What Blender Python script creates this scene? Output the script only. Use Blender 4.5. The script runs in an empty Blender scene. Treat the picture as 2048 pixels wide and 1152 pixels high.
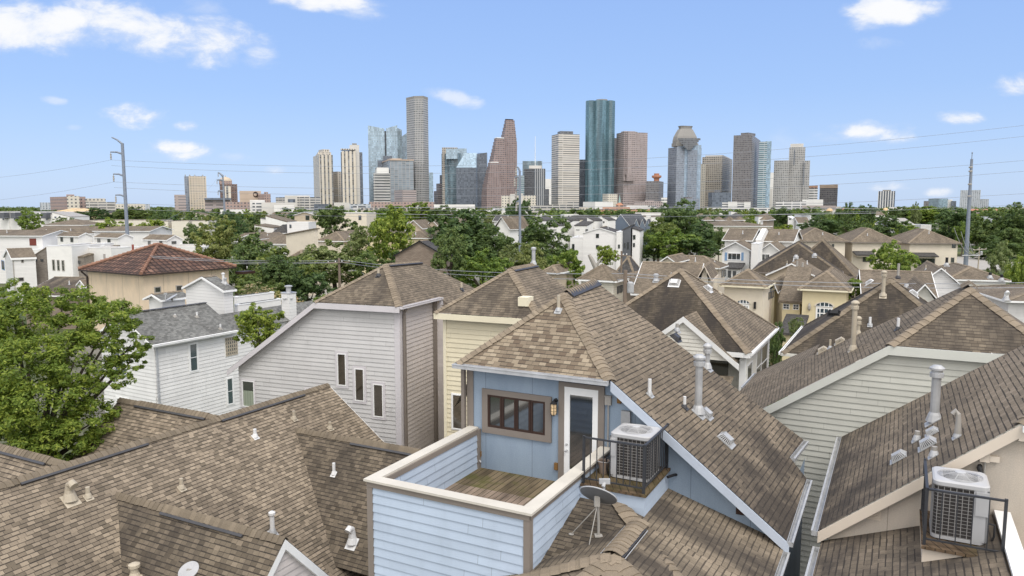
import bpy, math, random
import numpy as np
from mathutils import Vector
COL = bpy.context.scene.collection
R = math.radians
random.seed(7)
# ------------------------------------------------------------------ survey
# camera 12.6 m above the street, looking down 6.2 degrees, 26.4 mm lens.
FPX, HOR, CAMH = 1500.0, 413.0, 12.6
TH = math.atan((576 - HOR) / FPX)
CAM = Vector((0, 0, CAMH))
def ray(u, v):
    x = (u - 1024) / FPX; y = (576 - v) / FPX
    return Vector((x, math.cos(TH) + y * math.sin(TH), -math.sin(TH) + y * math.cos(TH)))
def PZ(u, v, z):
    r = ray(u, v); return CAM + r * ((z - CAMH) / r.z)
def PY(u, v, Y):
    r = ray(u, v); return CAM + r * (Y / r.y)
def PP(u, v, p0, n):
    r = ray(u, v); p0 = Vector(p0); n = Vector(n)
    return CAM + r * ((p0 - CAM).dot(n) / r.dot(n))
def proj(p):
    q = Vector(p) - CAM
    zc = q.y * math.cos(TH) - q.z * math.sin(TH); yc = q.y * math.sin(TH) + q.z * math.cos(TH)
    return 1024 + FPX * q.x / zc, 576 - FPX * yc / zc
class Frame:
    """street grid: a runs to the right along the fronts, b runs away from the viewer, z up"""
    def __init__(s, yaw):
        a = R(yaw); s.yaw = a
        s.s = Vector((math.cos(a), math.sin(a), 0)); s.d = Vector((-math.sin(a), math.cos(a), 0)); s.z = Vector((0, 0, 1))
    def W(s, a, b, z): return s.s * a + s.d * b + Vector((0, 0, z))
    def ab(s, p): return Vector((Vector(p).dot(s.s), Vector(p).dot(s.d), p[2]))
G0 = Frame(-27.5); G2 = Frame(-20.5); GY = Frame(-23.5)
W = G0.W
Z = Vector((0, 0, 1))
# ------------------------------------------------------------------ mesh building
def autouv(pts):
    n = Vector((0, 0, 0)); k = len(pts)
    for i in range(k):
        p, q = pts[i], pts[(i + 1) % k]
        n += Vector(((p.y - q.y) * (p.z + q.z), (p.z - q.z) * (p.x + q.x), (p.x - q.x) * (p.y + q.y)))
    if n.length < 1e-12: return [(0, 0)] * k
    n.normalize()
    if abs(n.z) > 0.995: return [(p.x, p.y) for p in pts]
    if n.z < -0.001: n = -n
    h = Z.cross(n).normalized(); w = n.cross(h)
    return [(p.dot(h), p.dot(w)) for p in pts]
class MB:
    def __init__(s): s.v = []; s.f = []; s.uv = []; s.mi = []; s.sm = []
    def poly(s, pts, m=0, uv=None, smooth=False):
        pts = [Vector(p) for p in pts]; i0 = len(s.v)
        s.v += pts; s.f.append(list(range(i0, i0 + len(pts)))); s.uv += (uv or autouv(pts)); s.mi.append(m); s.sm.append(smooth)
    def box(s, o, ax, ay, az, m=0):
        """box from corner o with edge vectors"""
        o, ax, ay, az = Vector(o), Vector(ax), Vector(ay), Vector(az)
        if ax.cross(ay).dot(az) < 0: ax, ay = ay, ax
        p = [o, o + ax, o + ax + ay, o + ay]; q = [x + az for x in p]
        s.poly(p[::-1], m); s.poly(q, m)
        for i in range(4): j = (i + 1) % 4; s.poly([p[i], p[j], q[j], q[i]], m)
    def cbox(s, c, F, da, db, dz, m=0):
        """box centred on c with sizes along frame axes, standing on c.z"""
        o = Vector(c) - F.s * da / 2 - F.d * db / 2
        s.box(o, F.s * da, F.d * db, Z * dz, m)
    def fbox(s, F, a0, a1, b0, b1, z0, z1, m=0):
        s.box(F.W(a0, b0, z0), F.s * (a1 - a0), F.d * (b1 - b0), Z * (z1 - z0), m)
    def beam(s, p, q, w, h, up=None, m=0, off=(0, 0)):
        p, q = Vector(p), Vector(q); t = (q - p).normalized(); up = Vector(up) if up is not None else Z
        if abs(t.dot(up)) > 0.99: up = Vector((1, 0, 0))
        sd = t.cross(up).normalized(); u2 = sd.cross(t).normalized()
        o = p + sd * (off[0] - w / 2) + u2 * (off[1] - h / 2)
        s.box(o, sd * w, q - p, u2 * h, m)
    def tube(s, pts, rad, n=8, m=0, cap=True, smooth=True):
        pts = [Vector(p) for p in pts]; k = len(pts)
        rad = rad if isinstance(rad, (list, tuple)) else [rad] * k
        rings = []; ref = None
        for i in range(k):
            t = (pts[min(i + 1, k - 1)] - pts[max(i - 1, 0)])
            t = t.normalized() if t.length > 1e-9 else Z
            if ref is None: ref = Vector((1, 0, 0)) if abs(t.x) < 0.9 else Vector((0, 1, 0))
            e1 = (ref - t * ref.dot(t)).normalized(); e2 = t.cross(e1); ref = e1
            rings.append([pts[i] + (e1 * math.cos(2 * math.pi * j / n) + e2 * math.sin(2 * math.pi * j / n)) * rad[i] for j in range(n)])
        for i in range(k - 1):
            for j in range(n):
                l = (j + 1) % n
                s.poly([rings[i][j], rings[i][l], rings[i + 1][l], rings[i + 1][j]], m, None, smooth)
        if cap: s.poly(rings[0][::-1], m); s.poly(rings[-1], m)
    def lathe(s, c, prof, n=16, m=0, axis=None, smooth=True):
        c = Vector(c); ax = Vector(axis).normalized() if axis is not None else Z
        e1 = ax.orthogonal().normalized(); e2 = ax.cross(e1)
        rings = [[c + ax * h + (e1 * math.cos(2 * math.pi * j / n) + e2 * math.sin(2 * math.pi * j / n)) * r for j in range(n)] for r, h in prof]
        for i in range(len(rings) - 1):
            for j in range(n):
                l = (j + 1) % n
                s.poly([rings[i][j], rings[i][l], rings[i + 1][l], rings[i + 1][j]], m, None, smooth)
        if prof[0][0] > 1e-4: s.poly(rings[0][::-1], m)
        if prof[-1][0] > 1e-4: s.poly(rings[-1], m)
    def lap(s, pts, n, e=0.16, m=0, t0=0.004, t1=0.027, z0=0.0):
        """lap siding boards over a vertical wall polygon; n = outward normal"""
        n = Vector(n).normalized(); h = Z.cross(n).normalized(); o = Vector(pts[0])
        P = [((Vector(p) - o).dot(h), Vector(p).z) for p in pts]
        def clip(P, k, sgn):
            out = []
            for i in range(len(P)):
                a, b = P[i], P[(i + 1) % len(P)]; da, db = sgn * (a[1] - k), sgn * (b[1] - k)
                if da >= 0: out.append(a)
                if da * db < 0:
                    t = da / (da - db); out.append((a[0] + (b[0] - a[0]) * t, a[1] + (b[1] - a[1]) * t))
            return out
        zmin = min(p[1] for p in P); zmax = max(p[1] for p in P)
        k = math.floor((zmin - z0) / e)
        while z0 + k * e < zmax:
            lo, hi = z0 + k * e, z0 + (k + 1) * e; k += 1
            Q = clip(clip(P, lo, 1), hi, -1)
            if len(Q) < 3: continue
            fn = lambda q: o + h * q[0] + Z * (q[1] - o.z) + n * (t1 - (t1 - t0) * (q[1] - lo) / e)
            s.poly([fn(q) for q in Q], m, [(q[0] + o.x * .37, q[1] - z0) for q in Q])
            b = [q for q in Q if abs(q[1] - lo) < 1e-6]
            if len(b) >= 2:
                x0, x1 = min(q[0] for q in b), max(q[0] for q in b)
                A = o + h * x0 + Z * (lo - o.z); B = o + h * x1 + Z * (lo - o.z)
                s.poly([A, A + n * t1, B + n * t1, B], m)
    def build(s, name, mats, parent=None, origin=None):
        me = bpy.data.meshes.new(name)
        org = Vector(origin) if origin is not None else (world_origin(parent) if parent is not None else Vector((0, 0, 0)))
        me.from_pydata([tuple(p - org) for p in s.v], [], s.f)
        uvl = me.uv_layers.new(name='UVMap')
        uvl.data.foreach_set('uv', [c for q in s.uv for c in q])
        mats = mats if isinstance(mats, (list, tuple)) else [mats]
        for m in mats: me.materials.append(m)
        me.polygons.foreach_set('material_index', s.mi); me.polygons.foreach_set('use_smooth', s.sm)
        me.update()
        o = bpy.data.objects.new(name, me); COL.objects.link(o)
        if parent is not None: o.parent = parent
        else: o.location = org
        return o
def world_origin(o):
    p = Vector((0, 0, 0))
    while o is not None: p = p + o.location; o = o.parent
    return p
def thing(name, label, cat, loc, group=None):
    o = bpy.data.objects.new(name, None); COL.objects.link(o); o.location = Vector(loc); o.empty_display_size = 0.3
    o['label'] = label; o['category'] = cat
    if group: o['group'] = group
    return o
def tag(o, label, cat, group=None):
    o['label'] = label; o['category'] = cat
    if group: o['group'] = group
    return o
def dup(root, loc, rotz=0.0, scale=(1, 1, 1), label=None, group=None):
    r = root.copy(); COL.objects.link(r); r.location = loc; r.rotation_euler = (0, 0, rotz); r.scale = scale
    if label: r['label'] = label
    if group: r['group'] = group
    for ch in list(root.children):
        c = ch.copy(); COL.objects.link(c); c.parent = r
        for g in list(ch.children):
            d = g.copy(); COL.objects.link(d); d.parent = c
    return r
# ------------------------------------------------------------------ materials
class NT:
    def __init__(s, name):
        s.m = bpy.data.materials.new(name); s.m.use_nodes = True; s.t = s.m.node_tree; s.t.nodes.clear()
        s.out = s.n('ShaderNodeOutputMaterial')
    def n(s, ty, **kw):
        x = s.t.nodes.new(ty)
        for k, v in kw.items(): setattr(x, k, v)
        return x
    def put(s, sock, v):
        if hasattr(v, 'node'): s.t.links.new(v, sock)
        elif v is not None:
            if isinstance(v, (tuple, list)) and len(v) == 3 and sock.type == 'RGBA': v = (*v, 1)
            sock.default_value = v
    def math(s, op, a, b=None, c=None):
        x = s.n('ShaderNodeMath', operation=op)
        s.put(x.inputs[0], a)
        if b is not None: s.put(x.inputs[1], b)
        if c is not None: s.put(x.inputs[2], c)
        return x.outputs[0]
    def mix(s, f, a, b, mode='MIX'):
        x = s.n('ShaderNodeMix', data_type='RGBA', blend_type=mode)
        s.put(x.inputs[0], f); s.put(x.inputs[6], a); s.put(x.inputs[7], b); return x.outputs[2]
    def ramp(s, f, stops, interp='LINEAR'):
        x = s.n('ShaderNodeValToRGB'); cr = x.color_ramp; cr.interpolation = interp
        while len(cr.elements) < len(stops): cr.elements.new(0.5)
        for e, (p, c) in zip(cr.elements, stops):
            e.position = p; e.color = (*c, 1) if len(c) == 3 else c
        s.put(x.inputs[0], f); return x.outputs[0]
    def uv(s):
        x = s.n('ShaderNodeUVMap', uv_map='UVMap'); y = s.n('ShaderNodeSeparateXYZ'); s.t.links.new(x.outputs[0], y.inputs[0])
        return y.outputs[0], y.outputs[1]
    def vec(s, x, y, z=0.0):
        c = s.n('ShaderNodeCombineXYZ'); s.put(c.inputs[0], x); s.put(c.inputs[1], y); s.put(c.inputs[2], z); return c.outputs[0]
    def white(s, vec):
        w = s.n('ShaderNodeTexWhiteNoise', noise_dimensions='3D'); s.put(w.inputs['Vector'], vec); return w.outputs['Value']
    def noise(s, vec=None, scale=5.0, detail=4.0, rough=0.55, dist=0.0):
        x = s.n('ShaderNodeTexNoise'); x.inputs['Scale'].default_value = scale; x.inputs['Detail'].default_value = detail
        x.inputs['Roughness'].default_value = rough; x.inputs['Distortion'].default_value = dist
        if vec is not None: s.put(x.inputs['Vector'], vec)
        return x.outputs['Fac']
    def obj(s): return s.n('ShaderNodeTexCoord').outputs['Object']
    def pos(s): return s.n('ShaderNodeNewGeometry').outputs['Position']
    def bump(s, h, strength=0.3, dist=0.02):
        b = s.n('ShaderNodeBump'); b.inputs['Strength'].default_value = strength; b.inputs['Distance'].default_value = dist
        s.put(b.inputs['Height'], h); return b.outputs[0]
    def bsdf(s, color, rough=0.7, metal=0.0, spec=0.5, normal=None):
        b = s.n('ShaderNodeBsdfPrincipled')
        s.put(b.inputs['Base Color'], color); s.put(b.inputs['Roughness'], rough); s.put(b.inputs['Metallic'], metal)
        s.put(b.inputs['Specular IOR Level'], spec)
        if normal is not None: s.put(b.inputs['Normal'], normal)
        s.t.links.new(b.outputs[0], s.out.inputs[0]); return b
def srgb(r, g, b):
    f = lambda c: (c / 255 / 12.92) if c <= 10 else ((c / 255 + 0.055) / 1.055) ** 2.4
    return (f(r), f(g), f(b))
def smoothstep(t, x, a, b):
    m = t.n('ShaderNodeMapRange', interpolation_type='SMOOTHSTEP')
    t.put(m.inputs[0], x); m.inputs[1].default_value = a; m.inputs[2].default_value = b; return m.outputs[0]

def M_shingle(name, cols, row=0.115, tab=0.17, stain=0.0, stain_col=(0.035, 0.03, 0.027), streak=(0.9, 0.22), line=0.75, zst=None):
    t = NT(name); u, v = t.uv()
    vr = t.math('DIVIDE', v, row); r = t.math('FLOOR', vr); fv = t.math('FRACT', vr)
    hu = t.white(t.vec(r, 3.7, 1.0))
    uu = t.math('ADD', t.math('DIVIDE', u, tab), t.math('MULTIPLY', hu, 7.0)); cu = t.math('FLOOR', uu); fu = t.math('FRACT', uu)
    rnd = t.white(t.vec(cu, r, 0.5)); rnd2 = t.white(t.vec(cu, r, 5.5))
    stops = [(i / max(1, len(cols) - 1), c) for i, c in enumerate(cols)]
    col = t.ramp(rnd, stops)
    grain = t.noise(t.vec(u, v), 60.0, 2.0, 0.7)
    col = t.mix(t.math('MULTIPLY', grain, 0.5), col, (0.02, 0.018, 0.016), 'MIX') if False else t.mix(1.0, col, t.ramp(grain, [(0.25, (0.72,) * 3), (0.75, (1.25,) * 3)]), 'MULTIPLY')
    # butt-edge shadow painted dark along each course's lower edge, broken differently per tab
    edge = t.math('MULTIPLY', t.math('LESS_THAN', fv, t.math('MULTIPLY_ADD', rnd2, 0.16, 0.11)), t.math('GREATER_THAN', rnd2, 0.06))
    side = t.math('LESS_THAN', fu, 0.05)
    gap = t.math('MAXIMUM', edge, t.math('MULTIPLY', side, 0.7))  # painted butt-edge shadow joined with the dark tab joints
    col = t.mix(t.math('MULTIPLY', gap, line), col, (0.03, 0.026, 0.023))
    big = t.noise(t.vec(u, v), 0.35, 5.0, 0.6)
    col = t.mix(1.0, col, t.ramp(big, [(0.3, (0.8, 0.79, 0.78)), (0.7, (1.12, 1.11, 1.1))]), 'MULTIPLY')
    if stain > 0:
        st = t.noise(t.vec(t.math('MULTIPLY', u, streak[0]), t.math('MULTIPLY', v, streak[1])), 1.0, 5.0, 0.62)
        st = t.ramp(st, [(0.42, (0, 0, 0)), (0.62, (1, 1, 1))])
        if zst:
            sp_ = t.n('ShaderNodeSeparateXYZ'); t.t.links.new(t.pos(), sp_.inputs[0]); zz = smoothstep(t, sp_.outputs[2], zst[1], zst[0])
            st2 = t.noise(t.vec(u, v), 0.55, 5.0, 0.7); lowm = t.math('MULTIPLY', zz, t.ramp(st2, [(0.33, (0, 0, 0)), (0.6, (1, 1, 1))]))
            st = t.math('MAXIMUM', t.math('MULTIPLY', st, t.math('MULTIPLY_ADD', zz, 0.75, 0.25)), lowm)
        col = t.mix(t.math('MULTIPLY', st, stain), col, stain_col)
    h = t.math('ADD', t.math('MULTIPLY', t.math('SUBTRACT', 1.0, fv), 1.0), t.math('MULTIPLY', rnd, 0.4))
    t.bsdf(col, 0.93, 0, 0.25, t.bump(t.math('SUBTRACT', h, gap), 0.6, 0.012)); return t.m
def M_paint(name, col, rough=0.6, var=0.12, dirt=0.0, grain=0.0):
    t = NT(name); p = t.obj()
    n = t.noise(p, 0.9, 5.0, 0.6); n2 = t.noise(p, 40.0, 2.0, 0.6)
    c = t.mix(1.0, col, t.ramp(n, [(0.3, (1 - var,) * 3), (0.7, (1 + var * 0.6,) * 3)]), 'MULTIPLY')
    if dirt > 0:
        d = t.noise(t.math_vec(p, (1.6, 1.6, 0.35)) if hasattr(t, 'math_vec') else p, 1.7, 5.0, 0.65)
        c = t.mix(t.math('MULTIPLY', t.ramp(d, [(0.5, (0, 0, 0)), (0.72, (1, 1, 1))]), dirt), c, tuple(x * 0.42 for x in col))
    t.bsdf(c, rough, 0, 0.3, t.bump(n2, 0.15 + grain, 0.004)); return t.m
def M_siding(name, col, e=0.16, line=0.6, dirt=0.15, vertical=False):
    """far lap siding: board joints from the wall's own metres"""
    t = NT(name); u, v = t.uv(); k = u if vertical else v
    f = t.math('FRACT', t.math('DIVIDE', k, e)); row = t.math('FLOOR', t.math('DIVIDE', k, e))
    w = t.white(t.vec(row, 1.0, 2.0)); ln = t.math('LESS_THAN', f, 0.10)
    c = t.mix(1.0, col, t.ramp(w, [(0, (0.95,) * 3), (1, (1.03,) * 3)]), 'MULTIPLY')
    n = t.noise(t.vec(u, t.math('MULTIPLY', v, 0.35)), 0.8, 5.0, 0.6)
    c = t.mix(t.math('MULTIPLY', t.ramp(n, [(0.45, (0, 0, 0)), (0.75, (1, 1, 1))]), dirt), c, tuple(x * 0.55 for x in col))
    c = t.mix(t.math('MULTIPLY', ln, line), c, tuple(x * 0.3 for x in col))
    t.bsdf(c, 0.65, 0, 0.3, t.bump(f, 0.5, 0.015)); return t.m
def M_lap(name, col, e=0.168, dirt=0.2):
    t = NT(name); u, v = t.uv(); k = t.math('DIVIDE', t.math('ADD', v, 0.0005), e); row = t.math('FLOOR', k); w = t.white(t.vec(row, 2.0, 7.0))
    uu = t.math('ADD', t.math('DIVIDE', u, 3.66), t.math('MULTIPLY', w, 5.0)); fu = t.math('FRACT', uu); w2 = t.white(t.vec(row, t.math('FLOOR', uu), 1.0))
    c = t.mix(1.0, col, t.ramp(w2, [(0, (0.93,) * 3), (1, (1.04,) * 3)]), 'MULTIPLY')
    n = t.noise(t.vec(t.math('MULTIPLY', u, 2.2), t.math('MULTIPLY', v, 0.5)), 1.0, 6.0, 0.65)
    c = t.mix(t.math('MULTIPLY', t.ramp(n, [(0.5, (0, 0, 0)), (0.78, (1, 1, 1))]), dirt), c, tuple(x * 0.5 for x in col))
    g = t.noise(t.vec(t.math('MULTIPLY', u, 3.0), t.math('MULTIPLY', v, 60.0)), 1.0, 3.0); n2 = t.noise(t.vec(u, v), 0.7, 4.0)
    c = t.mix(1.0, c, t.ramp(n2, [(0.3, (0.93,) * 3), (0.7, (1.05,) * 3)]), 'MULTIPLY')
    c = t.mix(t.math('MULTIPLY', t.math('LESS_THAN', fu, 0.0022), 0.75), c, tuple(x * 0.3 for x in col))
    t.bsdf(c, 0.62, 0, 0.3, t.bump(g, 0.25, 0.003)); return t.m
def M_brick(name, c1, c2, mortar, bw=0.24, rh=0.08):
    t = NT(name); u, v = t.uv(); b = t.n('ShaderNodeTexBrick')
    t.put(b.inputs['Vector'], t.vec(u, v)); b.inputs['Scale'].default_value = 1.0
    b.inputs['Brick Width'].default_value = bw; b.inputs['Row Height'].default_value = rh; b.inputs['Mortar Size'].default_value = 0.012
    t.put(b.inputs['Color1'], c1); t.put(b.inputs['Color2'], c2); t.put(b.inputs['Mortar'], mortar)
    n = t.noise(t.vec(u, v), 0.7, 4.0)
    c = t.mix(1.0, b.outputs['Color'], t.ramp(n, [(0.3, (0.8,) * 3), (0.7, (1.15,) * 3)]), 'MULTIPLY')
    t.bsdf(c, 0.9, 0, 0.2); return t.m
def M_metal(name, col, rough=0.45, metal=0.8, var=0.15):
    t = NT(name); n = t.noise(t.obj(), 3.0, 5.0, 0.6)
    c = t.mix(1.0, col, t.ramp(n, [(0.3, (1 - var,) * 3), (0.7, (1 + var,) * 3)]), 'MULTIPLY')
    t.bsdf(c, t.math('MULTIPLY_ADD', n, 0.3, rough - 0.15), metal, 0.5); return t.m
def M_glass(name, col=(0.025, 0.03, 0.032), rough=0.06, spec=0.8):
    t = NT(name); n = t.noise(t.obj(), 1.3, 3.0)
    c = t.mix(n, tuple(x * 0.5 for x in col), tuple(x * 1.6 for x in col))
    b = t.bsdf(c, rough, 0, spec, t.bump(t.noise(t.obj(), 0.9, 2.0), 0.05, 0.05)); b.inputs['IOR'].default_value = 2.1; return t.m
def M_wood(name, c0, c1, plank=0.14, moss=0.0, mosscol=(0.08, 0.085, 0.02), along_u=False):
    t = NT(name); u, v = t.uv()
    if along_u: u, v = v, u
    k = t.math('DIVIDE', u, plank); r = t.math('FLOOR', k); f = t.math('FRACT', k)
    w = t.white(t.vec(r, 1.0, 3.0))
    g = t.noise(t.vec(t.math('MULTIPLY', u, 30.0), t.math('MULTIPLY_ADD', v, 1.1, t.math('MULTIPLY', w, 9.0))), 1.0, 5.0, 0.65)
    g2 = t.noise(t.vec(t.math('MULTIPLY', u, 4.0), t.math('MULTIPLY', v, 0.9)), 1.0, 4.0)
    c = t.mix(g, c0, c1); c = t.mix(t.math('MULTIPLY', t.ramp(g2, [(0.45, (0, 0, 0)), (0.65, (1, 1, 1))]), 0.6), c, tuple(x * 0.35 for x in c0))
    c = t.mix(1.0, c, t.ramp(w, [(0, (0.76,) * 3), (1, (1.12,) * 3)]), 'MULTIPLY')
    c = t.mix(t.math('LESS_THAN', f, 0.10), c, (0.012, 0.01, 0.008))
    if moss > 0:
        m = t.noise(t.obj(), 1.3, 5.0, 0.65); c = t.mix(t.math('MULTIPLY', t.ramp(m, [(0.46, (0, 0, 0)), (0.6, (1, 1, 1))]), moss), c, mosscol)
    t.bsdf(c, 0.9, 0, 0.2, t.bump(g, 0.3, 0.01)); return t.m
def M_facade(name, wall, glass, floor=4.0, bay=3.0, fh=0.5, fw=0.7, rough=0.25, var=0.5, spec=0.6, wvar=0.08, big=0.0):
    haze_mix = lambda c, k=.13: tuple(x * (1 - k) + y * k for x, y in zip(c, (.42, .47, .54)))  # pale distance haze mixed into every facade's wall and glass colour
    wall, glass = haze_mix(wall), haze_mix(glass)
    t = NT(name); u, v = t.uv()
    fu = t.math('FRACT', t.math('DIVIDE', u, bay)); fv = t.math('FRACT', t.math('DIVIDE', v, floor))
    cu = t.math('FLOOR', t.math('DIVIDE', u, bay)); cv = t.math('FLOOR', t.math('DIVIDE', v, floor))
    g = t.math('MULTIPLY', t.math('LESS_THAN', fu, fw), t.math('LESS_THAN', fv, fh))
    r = t.white(t.vec(cu, cv, 0.0))
    gc = t.mix(1.0, glass, t.ramp(r, [(0, (1 - var,) * 3), (1, (1 + var,) * 3)]), 'MULTIPLY')
    n = t.noise(t.vec(u, t.math('MULTIPLY', v, 0.5)), 0.035, 3.0, 0.6)
    wc = t.mix(1.0, wall, t.ramp(n, [(0.3, (1 - wvar,) * 3), (0.7, (1 + wvar,) * 3)]), 'MULTIPLY')
    if big > 0:
        refl = t.noise(t.vec(t.math('MULTIPLY', u, 3.0), t.math('MULTIPLY', v, 0.28)), 0.02, 2.0, 0.5, 0.4)  # dark upright streaks painted into the glass colour as reflections
        gc = t.mix(t.math('MULTIPLY', t.ramp(refl, [(0.47, (0, 0, 0)), (0.55, (1, 1, 1))]), big), gc, tuple(x * 0.28 for x in glass))
    c = t.mix(g, wc, gc); ro = t.math('MULTIPLY_ADD', g, rough - 0.8, 0.8)
    t.bsdf(c, ro, 0, t.math('MULTIPLY_ADD', g, spec - 0.2, 0.2)); return t.m
def M_tile(name):
    t = NT(name); u, v = t.uv()
    fu = t.math('FRACT', t.math('DIVIDE', u, 0.55)); fv = t.math('FRACT', t.math('DIVIDE', v, 0.62))
    cu = t.math('FLOOR', t.math('DIVIDE', u, 0.55)); cv = t.math('FLOOR', t.math('DIVIDE', v, 0.62))
    r = t.white(t.vec(cu, cv, 1.0))
    col = t.ramp(r, [(0, (0.1, 0.056, 0.042)), (0.5, (0.155, 0.082, 0.057)), (1, (0.24, 0.14, 0.1))])
    n = t.noise(t.vec(u, v), 0.45, 5.0, 0.65)
    col = t.mix(t.ramp(n, [(0.38, (0.75,) * 3), (0.6, (0, 0, 0))]), col, (0.05, 0.035, 0.028))
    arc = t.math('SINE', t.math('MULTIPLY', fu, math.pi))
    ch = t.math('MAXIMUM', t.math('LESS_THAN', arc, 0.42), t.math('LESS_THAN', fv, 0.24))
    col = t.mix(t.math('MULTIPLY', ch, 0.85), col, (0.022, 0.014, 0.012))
    t.bsdf(col, 0.85, 0, 0.3, t.bump(t.math('ADD', arc, t.math('MULTIPLY', t.math('SUBTRACT', 1.0, fv), 0.5)), 0.9, 0.08)); return t.m
def M_leaf(name, dark, mid, light, trans=0.42, isl=0.55):
    t = NT(name); g = t.n('ShaderNodeNewGeometry'); oi = t.n('ShaderNodeObjectInfo')
    n = t.noise(t.obj(), 2.2, 4.0, 0.6)
    f = t.math('ADD', t.math('MULTIPLY', g.outputs['Random Per Island'], isl), t.math('MULTIPLY', n, 1.05 - isl))
    c = t.ramp(f, [(0.22, dark), (0.5, mid), (0.8, light)])
    c = t.mix(1.0, c, t.ramp(oi.outputs['Random'], [(0, (0.8, 0.86, 0.85)), (0.5, (1, 1, 1)), (1, (1.18, 1.08, 0.9))]), 'MULTIPLY')
    d = t.n('ShaderNodeBsdfPrincipled'); t.put(d.inputs['Base Color'], c); d.inputs['Roughness'].default_value = 0.55; d.inputs['Specular IOR Level'].default_value = 0.25
    tr = t.n('ShaderNodeBsdfTranslucent'); t.put(tr.inputs['Color'], t.mix(1.0, c, (1.3, 1.35, 0.6), 'MULTIPLY'))
    mx = t.n('ShaderNodeMixShader'); mx.inputs[0].default_value = trans
    t.t.links.new(d.outputs[0], mx.inputs[1]); t.t.links.new(tr.outputs[0], mx.inputs[2]); t.t.links.new(mx.outputs[0], t.out.inputs[0]); return t.m
# ------------------------------------------------------------------ palette
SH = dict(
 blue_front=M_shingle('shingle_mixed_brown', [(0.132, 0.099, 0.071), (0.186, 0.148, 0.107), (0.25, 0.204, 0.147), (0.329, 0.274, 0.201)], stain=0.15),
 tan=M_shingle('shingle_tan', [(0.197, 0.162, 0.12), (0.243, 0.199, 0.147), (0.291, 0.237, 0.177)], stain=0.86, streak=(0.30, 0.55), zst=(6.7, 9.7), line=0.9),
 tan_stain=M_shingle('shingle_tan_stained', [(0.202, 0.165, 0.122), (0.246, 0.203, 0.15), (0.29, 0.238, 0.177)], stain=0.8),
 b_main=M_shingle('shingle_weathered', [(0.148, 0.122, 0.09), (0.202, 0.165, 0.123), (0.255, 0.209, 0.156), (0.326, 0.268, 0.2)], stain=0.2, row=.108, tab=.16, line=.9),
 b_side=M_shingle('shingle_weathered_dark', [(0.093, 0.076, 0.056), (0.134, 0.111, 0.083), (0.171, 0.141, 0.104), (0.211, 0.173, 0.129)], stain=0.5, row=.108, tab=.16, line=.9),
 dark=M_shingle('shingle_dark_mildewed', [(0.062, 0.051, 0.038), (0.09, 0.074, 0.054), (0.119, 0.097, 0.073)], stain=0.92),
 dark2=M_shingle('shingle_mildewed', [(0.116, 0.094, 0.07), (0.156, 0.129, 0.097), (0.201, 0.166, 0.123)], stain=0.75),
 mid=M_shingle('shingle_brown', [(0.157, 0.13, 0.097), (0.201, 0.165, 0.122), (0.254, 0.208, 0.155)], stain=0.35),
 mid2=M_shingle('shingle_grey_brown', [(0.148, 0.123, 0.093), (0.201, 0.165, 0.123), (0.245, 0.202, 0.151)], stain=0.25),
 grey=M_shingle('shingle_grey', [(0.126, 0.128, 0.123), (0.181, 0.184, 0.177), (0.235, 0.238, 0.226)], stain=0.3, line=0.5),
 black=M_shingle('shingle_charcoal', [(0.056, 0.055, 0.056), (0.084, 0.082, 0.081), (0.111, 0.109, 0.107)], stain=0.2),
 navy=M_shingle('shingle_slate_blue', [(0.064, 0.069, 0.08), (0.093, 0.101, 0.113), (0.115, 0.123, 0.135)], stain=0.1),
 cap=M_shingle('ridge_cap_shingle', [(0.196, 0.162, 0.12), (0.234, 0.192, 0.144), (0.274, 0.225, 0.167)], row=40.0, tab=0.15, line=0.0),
 cap_dark=M_shingle('ridge_cap_weathered', [(0.166, 0.137, 0.101), (0.195, 0.161, 0.118), (0.221, 0.182, 0.135)], row=40.0, tab=0.15, line=0.0, stain=0.3),
)
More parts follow.
